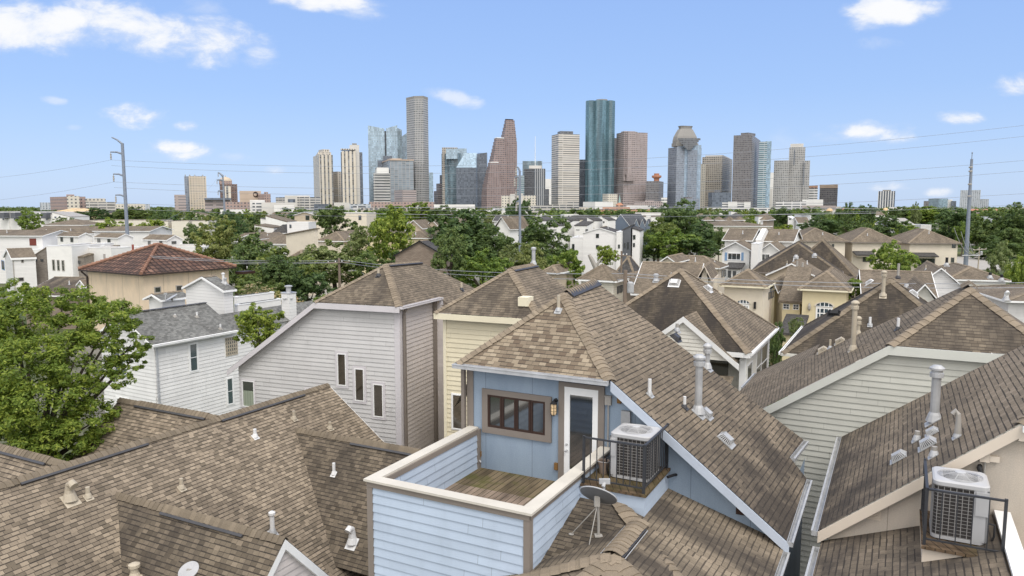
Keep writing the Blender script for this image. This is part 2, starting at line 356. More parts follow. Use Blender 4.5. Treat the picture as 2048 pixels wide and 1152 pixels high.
P = dict(
 blue=M_paint('blue_panel_paint', (0.275, 0.345, 0.43), 0.6, 0.12, 0.25),
 blue_lap=M_lap('pale_blue_lap_siding', (0.435, 0.515, 0.625), .176, .22),
 blue_trim=M_paint('blue_fascia_paint', (0.48, 0.535, 0.62), 0.5, 0.1, 0.2),
 taupe=M_paint('taupe_trim_paint', (0.22, 0.19, 0.165), 0.6, 0.1),
 cap=M_paint('cream_cap_paint', (0.56, 0.525, 0.46), 0.6, 0.1, 0.15),
 white=M_paint('white_paint', (0.83, 0.83, 0.82), 0.45, 0.06, 0.06),
 offwhite=M_lap('offwhite_lap_siding', (0.7, 0.68, 0.62), .165, .15),
 mauve=M_lap('pale_mauve_lap_siding', (0.565, 0.557, 0.548), .168, .25),
 mauve2=M_lap('warm_mauve_lap_siding', (0.565, 0.52, 0.5), .168, .2),
 mauve_trim=M_paint('mauve_trim_paint', (0.6, 0.575, 0.59), 0.6, 0.08),
 yellow=M_lap('pale_yellow_lap_siding', (0.71, 0.645, 0.475), .168, .18),
 yellow_trim=M_paint('cream_fascia_paint', (0.76, 0.70, 0.53), 0.6, 0.06),
 sage=M_lap('sage_lap_siding', (0.505, 0.505, 0.455), .165, .15),
 sage_trim=M_paint('pale_sage_fascia_paint', (0.6, 0.61, 0.56), 0.5, 0.06),
 beige=M_paint('beige_stucco', (0.52, 0.435, 0.35), 0.85, 0.08, 0.08, 0.3),
 beige_trim=M_paint('beige_fascia_paint', (0.62, 0.54, 0.45), 0.6, 0.06),
 stucco=M_paint('sand_stucco', (0.66, 0.535, 0.385), 0.9, 0.08, 0.15, 0.3),
 cream=M_paint('cream_stucco', (0.66, 0.595, 0.49), 0.9, 0.06, 0.12, 0.2),
 creamy=M_paint('yellow_cream_stucco', (0.69, 0.6, 0.395), 0.9, 0.06, 0.12, 0.2),
 black=M_paint('black_rubber', (0.018, 0.018, 0.02), 0.6, 0.2),
 vent=M_metal('vent_strip_metal', (0.06, 0.06, 0.065), 0.5, 0.3),
 white_board=M_lap('white_lap_boards', (0.74, 0.735, 0.72), .2, .2),
 white_lap=M_siding('white_lap_siding', (0.76, 0.75, 0.735), 0.19, 0.45, 0.12),
 white_st=M_paint('white_stucco', (0.75, 0.74, 0.715), 0.85, 0.05, 0.1, 0.2),
 cream_lap=M_siding('cream_lap_siding', (0.68, 0.64, 0.545), 0.18, 0.45, 0.1),
 grey_lap=M_siding('grey_lap_siding', (0.12, 0.128, 0.142), 0.2, 0.5, 0.1),
 navy_lap=M_siding('slate_blue_siding', (0.15, 0.185, 0.235), 0.2, 0.4, 0.1),
 taupe_st=M_paint('taupe_stucco', (0.3, 0.25, 0.2), 0.9, 0.08, 0.1, 0.2),
 tan_st=M_paint('tan_stucco', (0.5, 0.42, 0.32), 0.9, 0.08, 0.1, 0.2),
 brick_grey=M_brick('grey_brown_brick', (0.16, 0.135, 0.115), (0.25, 0.215, 0.185), (0.3, 0.28, 0.25), 0.3, 0.1),
 brick_taupe=M_brick('taupe_brick', (0.225, 0.175, 0.14), (0.29, 0.235, 0.19), (0.17, 0.145, 0.12), 0.32, 0.12),
 shutter=M_paint('blue_shutter_paint', (0.2, 0.32, 0.5), 0.6, 0.08),
 brown=M_paint('brown_stain', (0.045, 0.024, 0.018), 0.5, 0.2),
 gutter=M_metal('gutter_metal', (0.52, 0.53, 0.55), 0.45, 0.35),
 gutter_dark=M_metal('dark_gutter', (0.05, 0.035, 0.03), 0.5, 0.3),
 galv=M_metal('galvanised_metal', (0.42, 0.425, 0.43), 0.5, 0.25),
 pipe_tan=M_paint('tan_painted_metal', (0.44, 0.385, 0.3), 0.55, 0.15, 0.2),
 pipe_white=M_paint('white_pvc', (0.68, 0.68, 0.68), 0.5, 0.12, 0.2),
 pipe_grey=M_paint('grey_painted_pipe', (0.36, 0.34, 0.31), 0.55, 0.15, 0.2),
 railing=M_metal('dark_iron', (0.05, 0.052, 0.058), 0.5, 0.4),
 glass=M_glass('window_glass'),
 glass_warm=M_glass('dim_window_glass', (0.05, 0.042, 0.03), 0.08),
 glass_blue=M_glass('blue_window_glass', (0.05, 0.075, 0.095), 0.08),
 ac_white=M_paint('ac_cabinet_paint', (0.43, 0.43, 0.435), 0.4, 0.06, 0.05),
 ac_dark=M_paint('ac_coil_dark', (0.045, 0.04, 0.038), 0.6, 0.3),
 ac_wire=M_paint('ac_grille_wire', (0.3, 0.29, 0.28), 0.5, 0.1),
 dish=M_paint('dish_grey_paint', (0.15, 0.153, 0.16), 0.45, 0.12, 0.1),
 dish_rim=M_paint('dish_rim_grey', (0.4, 0.41, 0.43), 0.45, 0.1),
 dish_old=M_paint('dish_worn_paint', (0.42, 0.42, 0.43), 0.7, 0.45, 0.7),
 deck=M_wood('weathered_deck_boards', (0.15, 0.11, 0.085), (0.38, 0.3, 0.235), 0.14, 0.1),
 deck_moss=M_wood('mossy_deck_boards', (0.12, 0.09, 0.055), (0.24, 0.19, 0.12), 0.14, 0.7),
 deck_dark=M_wood('stained_deck_boards', (0.085, 0.055, 0.035), (0.19, 0.135, 0.085), 0.14, 0.25),
 block=M_paint('rusty_brown_cover', (0.22, 0.12, 0.04), 0.7, 0.3, 0.4),
 bucket=M_paint('brown_plastic_pail', (0.25, 0.19, 0.15), 0.5, 0.15),
 amber=M_paint('amber_lamp_glass', (0.75, 0.55, 0.32), 0.3, 0.1),
 curtain=M_siding('green_curtain_fabric', (0.3, 0.34, 0.26), 0.13, 0.7, 0.1, vertical=True),
 steel_pole=M_metal('galvanised_pole', (0.22, 0.25, 0.3), 0.6, 0.25, 0.12),
 wood_pole=M_paint('weathered_pole_wood', (0.21, 0.165, 0.13), 0.9, 0.2),
 wire=M_metal('aluminium_cable', (0.34, 0.35, 0.37), 0.5, 0.3),
 tile=M_tile('clay_barrel_tile'),
 tile_cap=M_paint('clay_hip_tile', (0.27, 0.15, 0.105), 0.85, 0.25, 0.4),
 bark=M_paint('tree_bark', (0.11, 0.09, 0.07), 0.95, 0.3, 0.2, 0.5),
 door_grey=M_paint('dark_door', (0.08, 0.085, 0.09), 0.5, 0.1),
 red=M_paint('dull_red_panel', (0.17, 0.045, 0.035), 0.7, 0.1),
 rust=M_paint('rusty_pipe', (0.3, 0.08, 0.06), 0.7, 0.2),
 orange=M_paint('terracotta_roof', (0.4, 0.19, 0.12), 0.8, 0.12),
 ply=M_paint('raw_plywood', (0.62, 0.45, 0.26), 0.8, 0.1),
)
def M_panel(name, col, e=1.22, lw=0.012):
    t = NT(name); u, v = t.uv(); f = t.math('FRACT', t.math('DIVIDE', u, e))
    n = t.noise(t.vec(t.math('MULTIPLY', u, 1.4), t.math('MULTIPLY', v, 0.4)), 1.2, 5.0, 0.65); n2 = t.noise(t.vec(u, v), 55.0, 2.0)
    c = t.mix(1.0, col, t.ramp(n, [(0.3, (0.86, 0.88, 0.9)), (0.7, (1.08, 1.07, 1.06))]), 'MULTIPLY')
    c = t.mix(1.0, c, t.ramp(n2, [(0.3, (0.9,) * 3), (0.7, (1.08,) * 3)]), 'MULTIPLY')
    c = t.mix(t.math('MULTIPLY', t.math('LESS_THAN', f, lw), 0.55), c, tuple(x * 0.3 for x in col))
    t.bsdf(c, 0.7, 0, 0.25, t.bump(n2, 0.3, 0.01)); return t.m
P['blue_panel'] = M_panel('blue_panel_siding', (0.275, 0.345, 0.43))
P['beige_panel'] = M_panel('beige_panel_siding', (0.52, 0.455, 0.385), 2.4, 0.006)
P['sand_panel'] = M_panel('sand_panel_stucco', (0.68, 0.555, 0.405), 2.6, 0.02)
def NRM(pts):
    n = (Vector(pts[1]) - Vector(pts[0])).cross(Vector(pts[2]) - Vector(pts[0])).normalized()
    return n if n.z >= 0 else -n
def onplane(u, v, pts): return PP(u, v, pts[0], NRM(pts))
# ------------------------------------------------------------------ house pieces
def downdir(t, n):
    d = t.cross(n).normalized()
    return d if d.z < 0 else -d
def caps(mb, p, q, n1, n2, w=0.16, step=0.15, lift=0.012, m=0, th=0.013):
    """overlapping ridge-cap shingles from the low/near end p to q"""
    p, q = Vector(p), Vector(q); L = (q - p).length; t = (q - p) / L; up = (n1 + n2).normalized()
    d1, d2 = downdir(t, n1), downdir(t, n2); k = max(1, int(L / step)); st = L / k
    for i in range(k):
        a = p + t * (i * st) + up * (lift + th + random.uniform(0, 0.006)); b = p + t * ((i + 1) * st + 0.01) + up * lift
        wa = w * random.uniform(0.96, 1.05); us = random.random() * 40
        for d in (d1, d2):
            mid0, mid1 = a + d * wa * 0.45 + up * 0.012, b + d * wa * 0.45 + up * 0.012
            mb.poly([a, mid0, mid1, b], m, [(us, 0), (us, .1), (us + .15, .1), (us + .15, 0)]); mb.poly([mid0, a + d * wa, b + d * wa, mid1], m, [(us, .1), (us, .2), (us + .15, .2), (us + .15, .1)])
            mb.poly([a, a - up * th, mid0 - up * th, mid0], m); mb.poly([mid0, mid0 - up * th, a + d * wa - up * th, a + d * wa], m)
def roof_part(root, polys, mats, name='roof'):
    """polys: list of (points, material slot)"""
    mb = MB()
    for pts, m in polys: mb.poly(pts, m)
    return mb.build(name, mats, root)
def cap_part(root, lines, mat, name='ridge_cap', w=0.16, step=0.15, lift=0.02):
    mb = MB()
    for p, q, n1, n2 in lines: caps(mb, p, q, n1, n2, w, step, lift)
    return mb.build(name, mat, root)
def axes(F, face):
    """outward normal and the along axis of a wall face"""
    return {'f': (-F.d, F.s), 'k': (F.d, -F.s), 'r': (F.s, F.d), 'l': (-F.s, -F.d)}[face]
def window(root, F, face, pos, x0, x1, z0, z1, fmat=None, gmat=None, fw=0.05, nx=1, nz=1, proud=0.055, trim=0.0, tmat=None, name='window', mw=0.03, curtain=False):
    """pos: the a (faces l, r) or b (faces f, k) of the wall; x0..x1 runs along the wall axis in frame metres"""
    n, h = axes(F, face); fmat = fmat or P['white']; gmat = gmat or P['glass']
    if x1 < x0: x0, x1 = x1, x0
    s = -1 if face in 'kl' else 1
    base = (F.d if face in 'fk' else F.s) * pos; ax = F.s if face in 'fk' else F.d
    pt = lambda x, z, o=0.0: base + ax * x + Z * z + n * o
    mb = MB()
    def bar(xa, xb, za, zb, o0, o1, m=0): mb.box(pt(xa, za, o0), ax * (xb - xa), n * (o1 - o0), Z * (zb - za), m)
    if trim > 0:
        t = trim
        bar(x0 - t, x1 + t, z1, z1 + t, 0, proud - 0.012, 1); bar(x0 - t, x1 + t, z0 - t, z0, 0, proud - 0.012, 1)
        bar(x0 - t, x0, z0, z1, 0, proud - 0.012, 1); bar(x1, x1 + t, z0, z1, 0, proud - 0.012, 1)
    bar(x0, x1, z1 - fw, z1, 0, proud); bar(x0, x1, z0, z0 + fw, 0, proud)
    bar(x0, x0 + fw, z0 + fw, z1 - fw, 0, proud); bar(x1 - fw, x1, z0 + fw, z1 - fw, 0, proud)
    for i in range(1, nx):
        x = x0 + (x1 - x0) * i / nx; bar(x - mw / 2, x + mw / 2, z0 + fw, z1 - fw, 0.03, proud - 0.004)
    for i in range(1, nz):
        z = z0 + (z1 - z0) * i / nz; bar(x0 + fw, x1 - fw, z - mw / 2, z + mw / 2, 0.03, proud - 0.007)
    w = mb.build(name, [fmat, tmat or fmat], root)
    gb = MB(); gb.poly([pt(x0 + fw * .6, z0 + fw * .6, 0.031), pt(x1 - fw * .6, z0 + fw * .6, 0.031), pt(x1 - fw * .6, z1 - fw * .6, 0.031), pt(x0 + fw * .6, z1 - fw * .6, 0.031)])
    gb.build('pane', gmat, w)
    if curtain:
        cb = MB(); zz = z0 + (z1 - z0) * 0.62
        cb.poly([pt(x0 + fw * 1.3, z0 + fw, 0.036), pt(x1 - fw * 1.3, z0 + fw, 0.036), pt(x1 - fw * 1.3, zz, 0.036), pt(x0 + fw * 1.3, zz, 0.036)]); cb.build('curtain', P['curtain'], w)
    return w
def window_px(root, F, face, pos, px, **kw):
    """survey a window from two opposite corners seen on the wall plane"""
    u0, v0, u1, v1 = px; n, h = axes(F, face)
    p0 = (F.d if face in 'fk' else F.s) * pos; i = 0 if face in 'fk' else 1
    A = F.ab(PP(u0, v0, p0, n)); B = F.ab(PP(u1, v1, p0, n))
    return window(root, F, face, pos, A[i], B[i], min(A[2], B[2]), max(A[2], B[2]), **kw)
def vent_pipe(root, base, h, rad=0.05, mat=None, style='plain', n=None, name='vent_pipe', flash=None):
    base = Vector(base); mat = mat or P['pipe_white']; mb = MB(); n = n or Z
    down = Vector((n.x, n.y, 0)); down = down.normalized() if down.length > 1e-6 else Vector((0, -1, 0)); sd = down.cross(Z); dn = (down - n * down.dot(n)).normalized()
    w = max(0.085, rad * 1.9)
    if flash is not False:
        mb.box(base - sd * w - dn * w * 0.9 + n * 0.004, sd * 2 * w, dn * w * 2.1, n * 0.016, 1)
        mb.lathe(base, [(rad * 1.9, 0.0), (rad * 1.35, rad * 1.6), (rad * 1.05, rad * 2.2)], 12, 1)
    if style == 'goose':
        pts = [base, base + Z * h * .62, base + Z * h * .88 + down * rad * .3, base + Z * h + down * rad * 1.2, base + Z * h * .86 + down * rad * 2.2]
        mb.tube(pts, [rad * 1.45, rad * 1.05, rad, rad, rad * 1.05], 12, 0)
    else:
        mb.tube([base - Z * 0.05, base + Z * h], rad, 12, 0)
    if style == 'flue':
        mb.lathe(base + Z * h, [(rad * 1.05, -.16), (rad * 1.5, -.15), (rad * 1.5, -.06), (rad * 1.2, -.05), (rad * 1.2, 0), (rad * 1.65, .01), (rad * 1.65, .05), (rad * .9, .1), (0.001, .115)], 14, 0)
    if style == 'cap':
        mb.lathe(base + Z * h, [(rad * 1.0, -.05), (rad * 1.5, -.045), (rad * 1.5, .02), (rad * .7, .05), (0.001, .055)], 12, 0)
    return mb.build(name, [mat, flash or P['galv']], root)
def pipe_px(root, plane, ub, vb, vt, rad=0.05, **kw):
    """survey a pipe: foot on the roof plane, height up to the sighted top"""
    n = NRM(plane); b = PP(ub, vb, plane[0], n); lo, hi = 0.02, 6.0
    for _ in range(40):
        m = (lo + hi) / 2
        if proj(b + Z * m)[1] > vt: lo = m
        else: hi = m
    return vent_pipe(root, b, lo, rad, n=n, **kw)
def box_vent(root, plane, u, v, w=0.45, l=0.4, h=0.16, mat=None, dark=None, rot=0.0):
    """low louvred roof vent sitting on the slope"""
    n = NRM(plane); b = PP(u, v, plane[0], n); dn = (Vector((n.x, n.y, 0)) - n * Vector((n.x, n.y, 0)).dot(n)).normalized(); sd = dn.cross(n)
    mb = MB(); mat = mat or P['galv']
    mb.box(b - sd * w * .55 - dn * l * .5 + n * .006, sd * w * 1.1, dn * l * 1.22, n * .012, 0)
    p = [b - sd * w / 2 - dn * l / 2, b + sd * w / 2 - dn * l / 2, b + sd * w / 2 + dn * l / 2, b - sd * w / 2 + dn * l / 2]
    q = [b + n * h + (x - b) * .62 for x in p]
    mb.poly(q, 0); mb.poly([p[0], p[1], q[1], q[0]], 0)
    for i, j in ((1, 2), (2, 3), (3, 0)):
        mb.poly([p[i], p[j], q[j], q[i]], 1); out = ((p[i] + p[j]) / 2 - b).normalized()
        for k_ in range(8):
            f = k_ / 7; mb.beam(p[i].lerp(p[j], f) + out * .006, q[i].lerp(q[j], f) + out * .006, .016, .02, n, 0)
        mb.beam(p[i] + n * .02, p[j] + n * .02, .02, .03, n, 0)
    return mb.build('roof_vent', [mat, dark or P['ac_dark']], root)
def gutter(root, p, q, out, mat=None, w=0.1, h=0.1, name='gutter'):
    """open eaves trough: back, bottom, front lip"""
    p, q, out = Vector(p), Vector(q), Vector(out).normalized(); mb = MB(); t = q - p
    mb.box(p - Z * h, t, out * 0.012, Z * h, 0); mb.box(p - Z * h - Z * .008, t, out * w, Z * .008, 0)
    mb.box(p + out * w - Z * h - Z * .008, t, out * 0.015, Z * (h - .01), 0); mb.box(p + out * (w - .012) - Z * .026, t, out * .04, Z * .018, 0)
    for e, sgn in ((p, 1), (q, -1)): mb.box(e - Z * h, t.normalized() * .012 * sgn, out * w, Z * h * .9, 0)
    return mb.build(name, mat or P['gutter'], root)
def fascia(root, lines, mat, w=0.035, h=0.2, name='fascia', drop=0.02):
    mb = MB()
    for p, q, out in lines:
        p, q, out = Vector(p), Vector(q), Vector(out).normalized(); t = q - p
        mb.box(p - Z * (h + drop), t, out * w, Z * h, 0)
    return mb.build(name, mat, root)
# ================================================================== BLUE HOUSE
def blue_house():
    root = thing('blue_house', 'pale blue house with walled roof deck, brown hip roof and white glazed door', 'house', W(-6, 18, 0))
    eL, eR = W(-9.15, 14.75, 8.95), W(-5.32, 14.75, 8.95)
    ap, ap2 = W(-7.25, 16.65, 10.62), W(-7.28, 18.8, 10.62)
    lo_n, lo_j, lo_j2, lo_f = W(-1.7, 14.75, 6.19), W(-1.7, 18.06, 6.19), W(-2.13, 18.4, 6.5), W(-2.0, 20.05, 6.42)
    RS = [eR, lo_n, ap2]; n_r = NRM(RS); FS = [eL, eR, ap]; n_f = NRM(FS)
    on = lambda p: Vector((p.x, p.y, eR.z - ((p - eR).x * n_r.x + (p - eR).y * n_r.y) / n_r.z))
    lo_n, lo_j, lo_j2, lo_f, ap2 = map(on, (lo_n, lo_j, lo_j2, lo_f, ap2))
    ap = on(ap); FS = [eL, eR, ap]; n_f = NRM(FS)
    lo_l = W(-12.5, 14.75, 6.2)
    roof = roof_part(root, [([eL, eR, ap], 0), ([eR, lo_n, lo_j, lo_j2, lo_f, ap2, ap], 1), ([ap, ap2, W(-12.5, 20.0, 6.2), W(-9.15, 16.0, 8.95), eL], 1)], [SH['blue_front'], SH['tan']])
    n_l = NRM([ap, eL, W(-9.15, 17, 8.95)])
    cap_part(root, [(eR, ap, n_f, n_r), (eL, ap, n_f, n_l)], SH['cap'], w=0.17, step=0.13)
    # ridge vent and its raised cap
    rv = MB(); q = ap + (ap2 - ap) * .08
    caps(rv, q, ap2, n_l, n_r, 0.2, 0.14, 0.05)
    o = rv.build('ridge_cap', SH['cap'], root)
    mb = MB(); t = (ap2 - q)
    for nn in (n_l, n_r):
        d = downdir(t.normalized(), nn); mb.box(q + d * .03 + nn * .01, t, d * .19, nn * .042, 0)
    mb.build('ridge_vent', P['vent'], root)
    # walls
    mb = MB(); b = 15.05
    top = lambda a: on(W(a, b, 0)).z - 0.1
    mb.poly([W(-8.97, b, 0), W(-1.95, b, 0), W(-1.95, b, top(-1.95)), W(-5.3, b, top(-5.3)), W(-5.5, b, 8.9), W(-8.97, b, 8.9)], 0)
    mb.poly([W(-8.97, b, 0), W(-8.97, b, 8.9), W(-8.97, 20, 8.9), W(-8.97, 20, 0)], 0)
    mb.poly([W(-1.95, b, 0), W(-1.95, 20, 0), W(-1.95, 20, 6.2), W(-1.95, b, 6.2)], 0)
    mb.build('wall', P['blue_panel'], root)
    mb = MB(); mb.fbox(G0, -9.0, -8.86, b - .03, b - .003, 6.3, 8.9); mb.fbox(G0, -9.03, -9.0, b - .03, b + .12, 0, 8.9); mb.build('corner_board', P['taupe'], root)
    mb = MB(); mb.fbox(G0, -9.14, -9.05, 14.93, 15.02, 0.2, 8.82); mb.build('downspout', P['taupe'], root)
    gutter(root, W(-9.2, 14.75, 8.95), W(-5.36, 14.75, 8.95), -G0.d)
    soff = MB(); soff.poly([W(-9.1, 14.76, 8.86), W(-5.4, 14.76, 8.86), W(-5.4, 15.04, 8.86), W(-9.1, 15.04, 8.86)]); soff.build('soffit', P['blue_trim'], root)
    # blue rake fascia
    mb = MB(); mb.box(eR - Z * .235 - G0.d * .03, lo_n - eR, G0.d * .03, Z * .215)
    mb.box(lo_n + Vector((0, 0, -.3)) - G0.d * .028, G0.s * .05 - Z * .1, G0.d * .028, Z * .28)
    mb.build('rake_fascia', P['blue_trim'], root)
    gutter(root, lo_n - Z * .01, lo_j - Z * .01, G0.s, P['galv']); gutter(root, lo_j2 - Z * .01, lo_f - Z * .01, G0.s, P['galv'])
    mb = MB(); mb.box(lo_n - Z * .2 - G0.s * .03, lo_j - lo_n, G0.s * .028, Z * .18); mb.box(lo_j2 - Z * .2 - G0.s * .03, lo_f - lo_j2, G0.s * .028, Z * .18)
    mb.build('eave_fascia', P['gutter_dark'], root)
    # window with four dark wood sashes
    wx0, wx1, z0, z1 = -8.46, -6.97, 7.44, 8.22
    n, h = axes(G0, 'f'); pt = lambda x, z, o=0.0: W(x, b, z) + n * o
    mb = MB()
    for xa, xb, za, zb in ((wx0 - .15, wx1 + .15, z1, z1 + .13), (wx0 - .15, wx1 + .15, z0 - .15, z0), (wx0 - .15, wx0, z0, z1), (wx1, wx1 + .15, z0, z1)):
        mb.box(pt(xa, za), G0.s * (xb - xa), n * .05, Z * (zb - za))
    win = mb.build('window', P['taupe'], root)
    w4 = (wx1 - wx0) / 4
    for i in range(4):
        a0, a1 = wx0 + w4 * i, wx0 + w4 * (i + 1); m = MB(); f = .05
        for xa, xb, za, zb in ((a0 + .004, a1 - .004, z1 - f, z1), (a0 + .004, a1 - .004, z0, z0 + f), (a0 + .004, a0 + f, z0 + f, z1 - f), (a1 - f, a1 - .004, z0 + f, z1 - f)):
            m.box(pt(xa, za, .002), G0.s * (xb - xa), n * .034, Z * (zb - za))
        m.build('sash', P['brown'], win)
        g = MB(); g.poly([pt(a0 + f * .8, z0 + f * .8, .012), pt(a1 - f * .8, z0 + f * .8, .012), pt(a1 - f * .8, z1 - f * .8, .012), pt(a0 + f * .8, z1 - f * .8, .012)]); g.build('pane', P['glass'], win)
    # door
    dx0, dx1, dz0, dz1 = -6.50, -5.70, 6.5, 8.63
    mb = MB()
    for xa, xb, za, zb in ((dx0 - .14, dx1 + .14, dz1, dz1 + .1), (dx0 - .14, dx0, dz0 - .08, dz1), (dx1, dx1 + .14, dz0 - .08, dz1)):
        mb.box(pt(xa, za), G0.s * (xb - xa), n * .05, Z * (zb - za))
    mb.build('door_frame', P['taupe'], root)
    mb = MB(); s = .13
    for xa, xb, za, zb in ((dx0, dx1, dz1 - .17, dz1), (dx0, dx1, dz0, dz0 + .25), (dx0, dx0 + s, dz0 + .25, dz1 - .17), (dx1 - s, dx1, dz0 + .25, dz1 - .17)):
        mb.box(pt(xa, za, .002), G0.s * (xb - xa), n * .04, Z * (zb - za))
    door = mb.build('door', P['white'], root)
    g = MB(); g.poly([pt(dx0 + s - .01, dz0 + .24, .02), pt(dx1 - s + .01, dz0 + .24, .02), pt(dx1 - s + .01, dz1 - .16, .02), pt(dx0 + s - .01, dz1 - .16, .02)]); g.build('door_glass', P['glass'], door)
    m = MB(); m.lathe(pt(dx0 + .065, 7.32, .04), [(.028, 0), (.028, .02), (.012, .025)], 12, axis=n); m.build('lock', P['galv'], door)
    m = MB(); m.lathe(pt(dx0 + .065, 7.18, .04), [(.03, 0), (.012, .012), (.012, .04), (.03, .05), (.03, .07), (.01, .08)], 12, axis=n); m.build('handle', P['galv'], door)
    # wall lantern
    c = pt(-6.72, 8.28, 0); m = MB(); m.lathe(c, [(.05, 0), (.05, .02), (.02, .03)], 10, axis=n); m.tube([c + n * .02, c + n * .1 + Z * .03, c + n * .13 - Z * .02], .014, 6)
    l = m.build('wall_lamp', P['black'], root)
    lc = c + n * .13; m = MB(); m.lathe(lc - Z * .3, [(.05, 0), (.065, .04), (.065, .22), (.05, .25)], 8, smooth=False); m.build('lamp_glass', P['amber'], l)
    m = MB(); m.lathe(lc - Z * .05, [(.085, 0), (.06, .03), (.015, .07), (.001, .1)], 8, smooth=False); m.lathe(lc - Z * .34, [(.001, 0), (.02, .015), (.05, .04)], 8)
    for k in range(4):
        an = k * math.pi / 2; e = Vector((math.cos(an), math.sin(an), 0)) * .066; m.beam(lc + e - Z * .3, lc + e - Z * .05, .012, .012)
    for zz in (-.22, -.14): m.lathe(lc + Z * zz, [(.068, 0), (.068, .008)], 8, smooth=False)
    m.build('lamp_cage', P['black'], l)
    # small covers on the wall
    for x, z, w_, h_ in ((-8.72, 6.68, .07, .13), (-6.74, 6.68, .09, .16), (-5.27, 8.4, .09, .14)):
        m = MB(); m.box(pt(x, z), G0.s * w_, n * .05, Z * h_); m.box(pt(x + .01, z + .01, .05), G0.s * (w_ - .02), n * .012, Z * (h_ - .02)); m.build('outlet_cover', P['block'], root)
    m = MB(); m.tube([pt(-8.69, 6.68, .03), pt(-8.69, 6.62, .06), pt(-8.62, 6.56, .09)], .018, 6); m.build('tap', P['galv'], root)
    m = MB(); m.box(pt(-5.54, 8.34), G0.s * .14, n * .08, Z * .2); m.box(pt(-5.55, 8.53, .0), G0.s * .16, n * .1, Z * .015); m.tube([pt(-5.47, 8.34, .03), pt(-5.47, 7.25, .03)], .018, 6); m.build('electrical_box', P['pipe_grey'], root)
    m = MB(); m.box(pt(-5.16, 7.86), G0.s * .2, n * .09, Z * .4); m.build('meter_box', P['galv'], root)
    m = MB(); m.tube([pt(-5.06, 7.88, .05), pt(-5.07, 7.8, .1), pt(-5.12, 7.7, .13), pt(-5.13, 7.4, .14)], .04, 8); m.build('cable_sleeve', P['black'], root)
    m = MB(); m.box(pt(-2.72, 6.42), G0.s * .22, n * .03, Z * .14); m.build('wall_vent', P['brown'], root)
    m = MB(); m.tube([pt(-3.96, 7.02, .0), pt(-3.98, 7.05, .12), pt(-4.06, 7.05, .3)], .03, 8); m.build('drain_pipe', P['black'], root)
    # deck
    deck = MB(); deck.poly([W(-8.72, 11.28, 6.4), W(-5.62, 11.28, 6.4), W(-5.62, 13.9, 6.4), W(-8.72, 13.9, 6.4)], 0, [(0, 0), (3.1, 0), (3.1, 2.62), (0, 2.62)])
    deck.poly([W(-8.72, 13.9, 6.4), W(-5.62, 13.9, 6.4), W(-5.62, 15.05, 6.4), W(-8.72, 15.05, 6.4)], 1, [(0, 2.62), (3.1, 2.62), (3.1, 3.77), (0, 3.77)])
    deck.build('deck_floor', [P['deck'], P['deck_moss']], root)
    mb = MB(); e = .176
    mb.lap([W(-8.8, 11.12, 0), W(-5.54, 11.12, 0), W(-5.54, 11.12, 7.24), W(-8.8, 11.12, 7.24)], -G0.d, e, z0=.07)
    mb.lap([W(-5.46, 11.2, 0), W(-5.46, 15.05, 0), W(-5.46, 15.05, 7.24), W(-5.46, 11.2, 7.24)], G0.s, e, z0=.07)
    mb.lap([W(-8.72, 15.05, 6.4), W(-8.72, 11.28, 6.4), W(-8.72, 11.28, 7.27), W(-8.72, 15.05, 7.27)], G0.s, e, z0=.05)
    mb.lap([W(-8.9, 11.2, 0), W(-8.9, 15.05, 0), W(-8.9, 15.05, 7.24), W(-8.9, 11.2, 7.24)], -G0.s, e, z0=.07)
    mb.lap([W(-5.62, 11.28, 6.4), W(-5.62, 15.05, 6.4), W(-5.62, 15.05, 7.27), W(-5.62, 11.28, 7.27)], -G0.s, e, z0=.05)
    mb.lap([W(-8.72, 11.28, 6.4), W(-5.62, 11.28, 6.4), W(-5.62, 11.28, 7.27), W(-8.72, 11.28, 7.27)], G0.d, e, z0=.05)
    mb.build('deck_parapet', P['blue_lap'], root)
    mb = MB()
    mb.fbox(G0, -8.93, -8.8, 11.085, 11.125, 0, 7.24); mb.fbox(G0, -8.93, -8.89, 11.125, 11.25, 0, 7.24)
    mb.fbox(G0, -5.55, -5.43, 11.085, 11.125, 0, 7.24); mb.fbox(G0, -5.47, -5.43, 11.125, 11.22, 0, 7.24)
    mb.fbox(G0, -8.92, -5.44, 11.075, 11.12, 7.24, 7.35); mb.fbox(G0, -5.46, -5.42, 11.12, 15.05, 7.24, 7.35); mb.fbox(G0, -8.93, -8.885, 11.12, 15.05, 7.24, 7.35)
    mb.fbox(G0, -8.72, -8.69, 11.3, 14.9, 7.24, 7.35); mb.fbox(G0, -8.72, -8.66, 14.93, 15.04, 6.4, 7.36)
    mb.build('deck_trim', P['taupe'], root)
    mb = MB()
    mb.box(W(-8.97, 11.04, 7.352), G0.s * 3.6, G0.d * .25, Z * .045); mb.box(W(-8.97, 11.292, 7.352), G0.s * .25, G0.d * 3.73, Z * .045); mb.box(W(-5.64, 11.292, 7.352), G0.s * .27, G0.d * 3.73, Z * .045)
    mb.build('parapet_cap', P['cap'], root)
    # ledge for the air conditioner
    mb = MB(); mb.fbox(G0, -5.44, -4.12, 13.38, 15.04, 6.3, 7.1); mb.build('ledge', P['blue_lap'], root)
    mb = MB(); mb.poly([W(-5.42, 13.33, 7.15), W(-4.08, 13.33, 7.15), W(-4.08, 15.04, 7.15), W(-5.42, 15.04, 7.15)], 0); mb.fbox(G0, -5.42, -4.08, 13.33, 13.36, 7.1, 7.148); mb.fbox(G0, -4.11, -4.08, 13.36, 15.04, 7.1, 7.148); mb.build('ledge_boards', P['deck_dark'], root)
    railing(root, [(-5.38, 13.41), (-4.15, 13.41), (-4.15, 15.0)], 7.15, .93)
    # lower roof in front: front slope, right slope and a rounded bay ridge
    zl = lambda bb: 6.81 + .3 * (bb - 13.25)
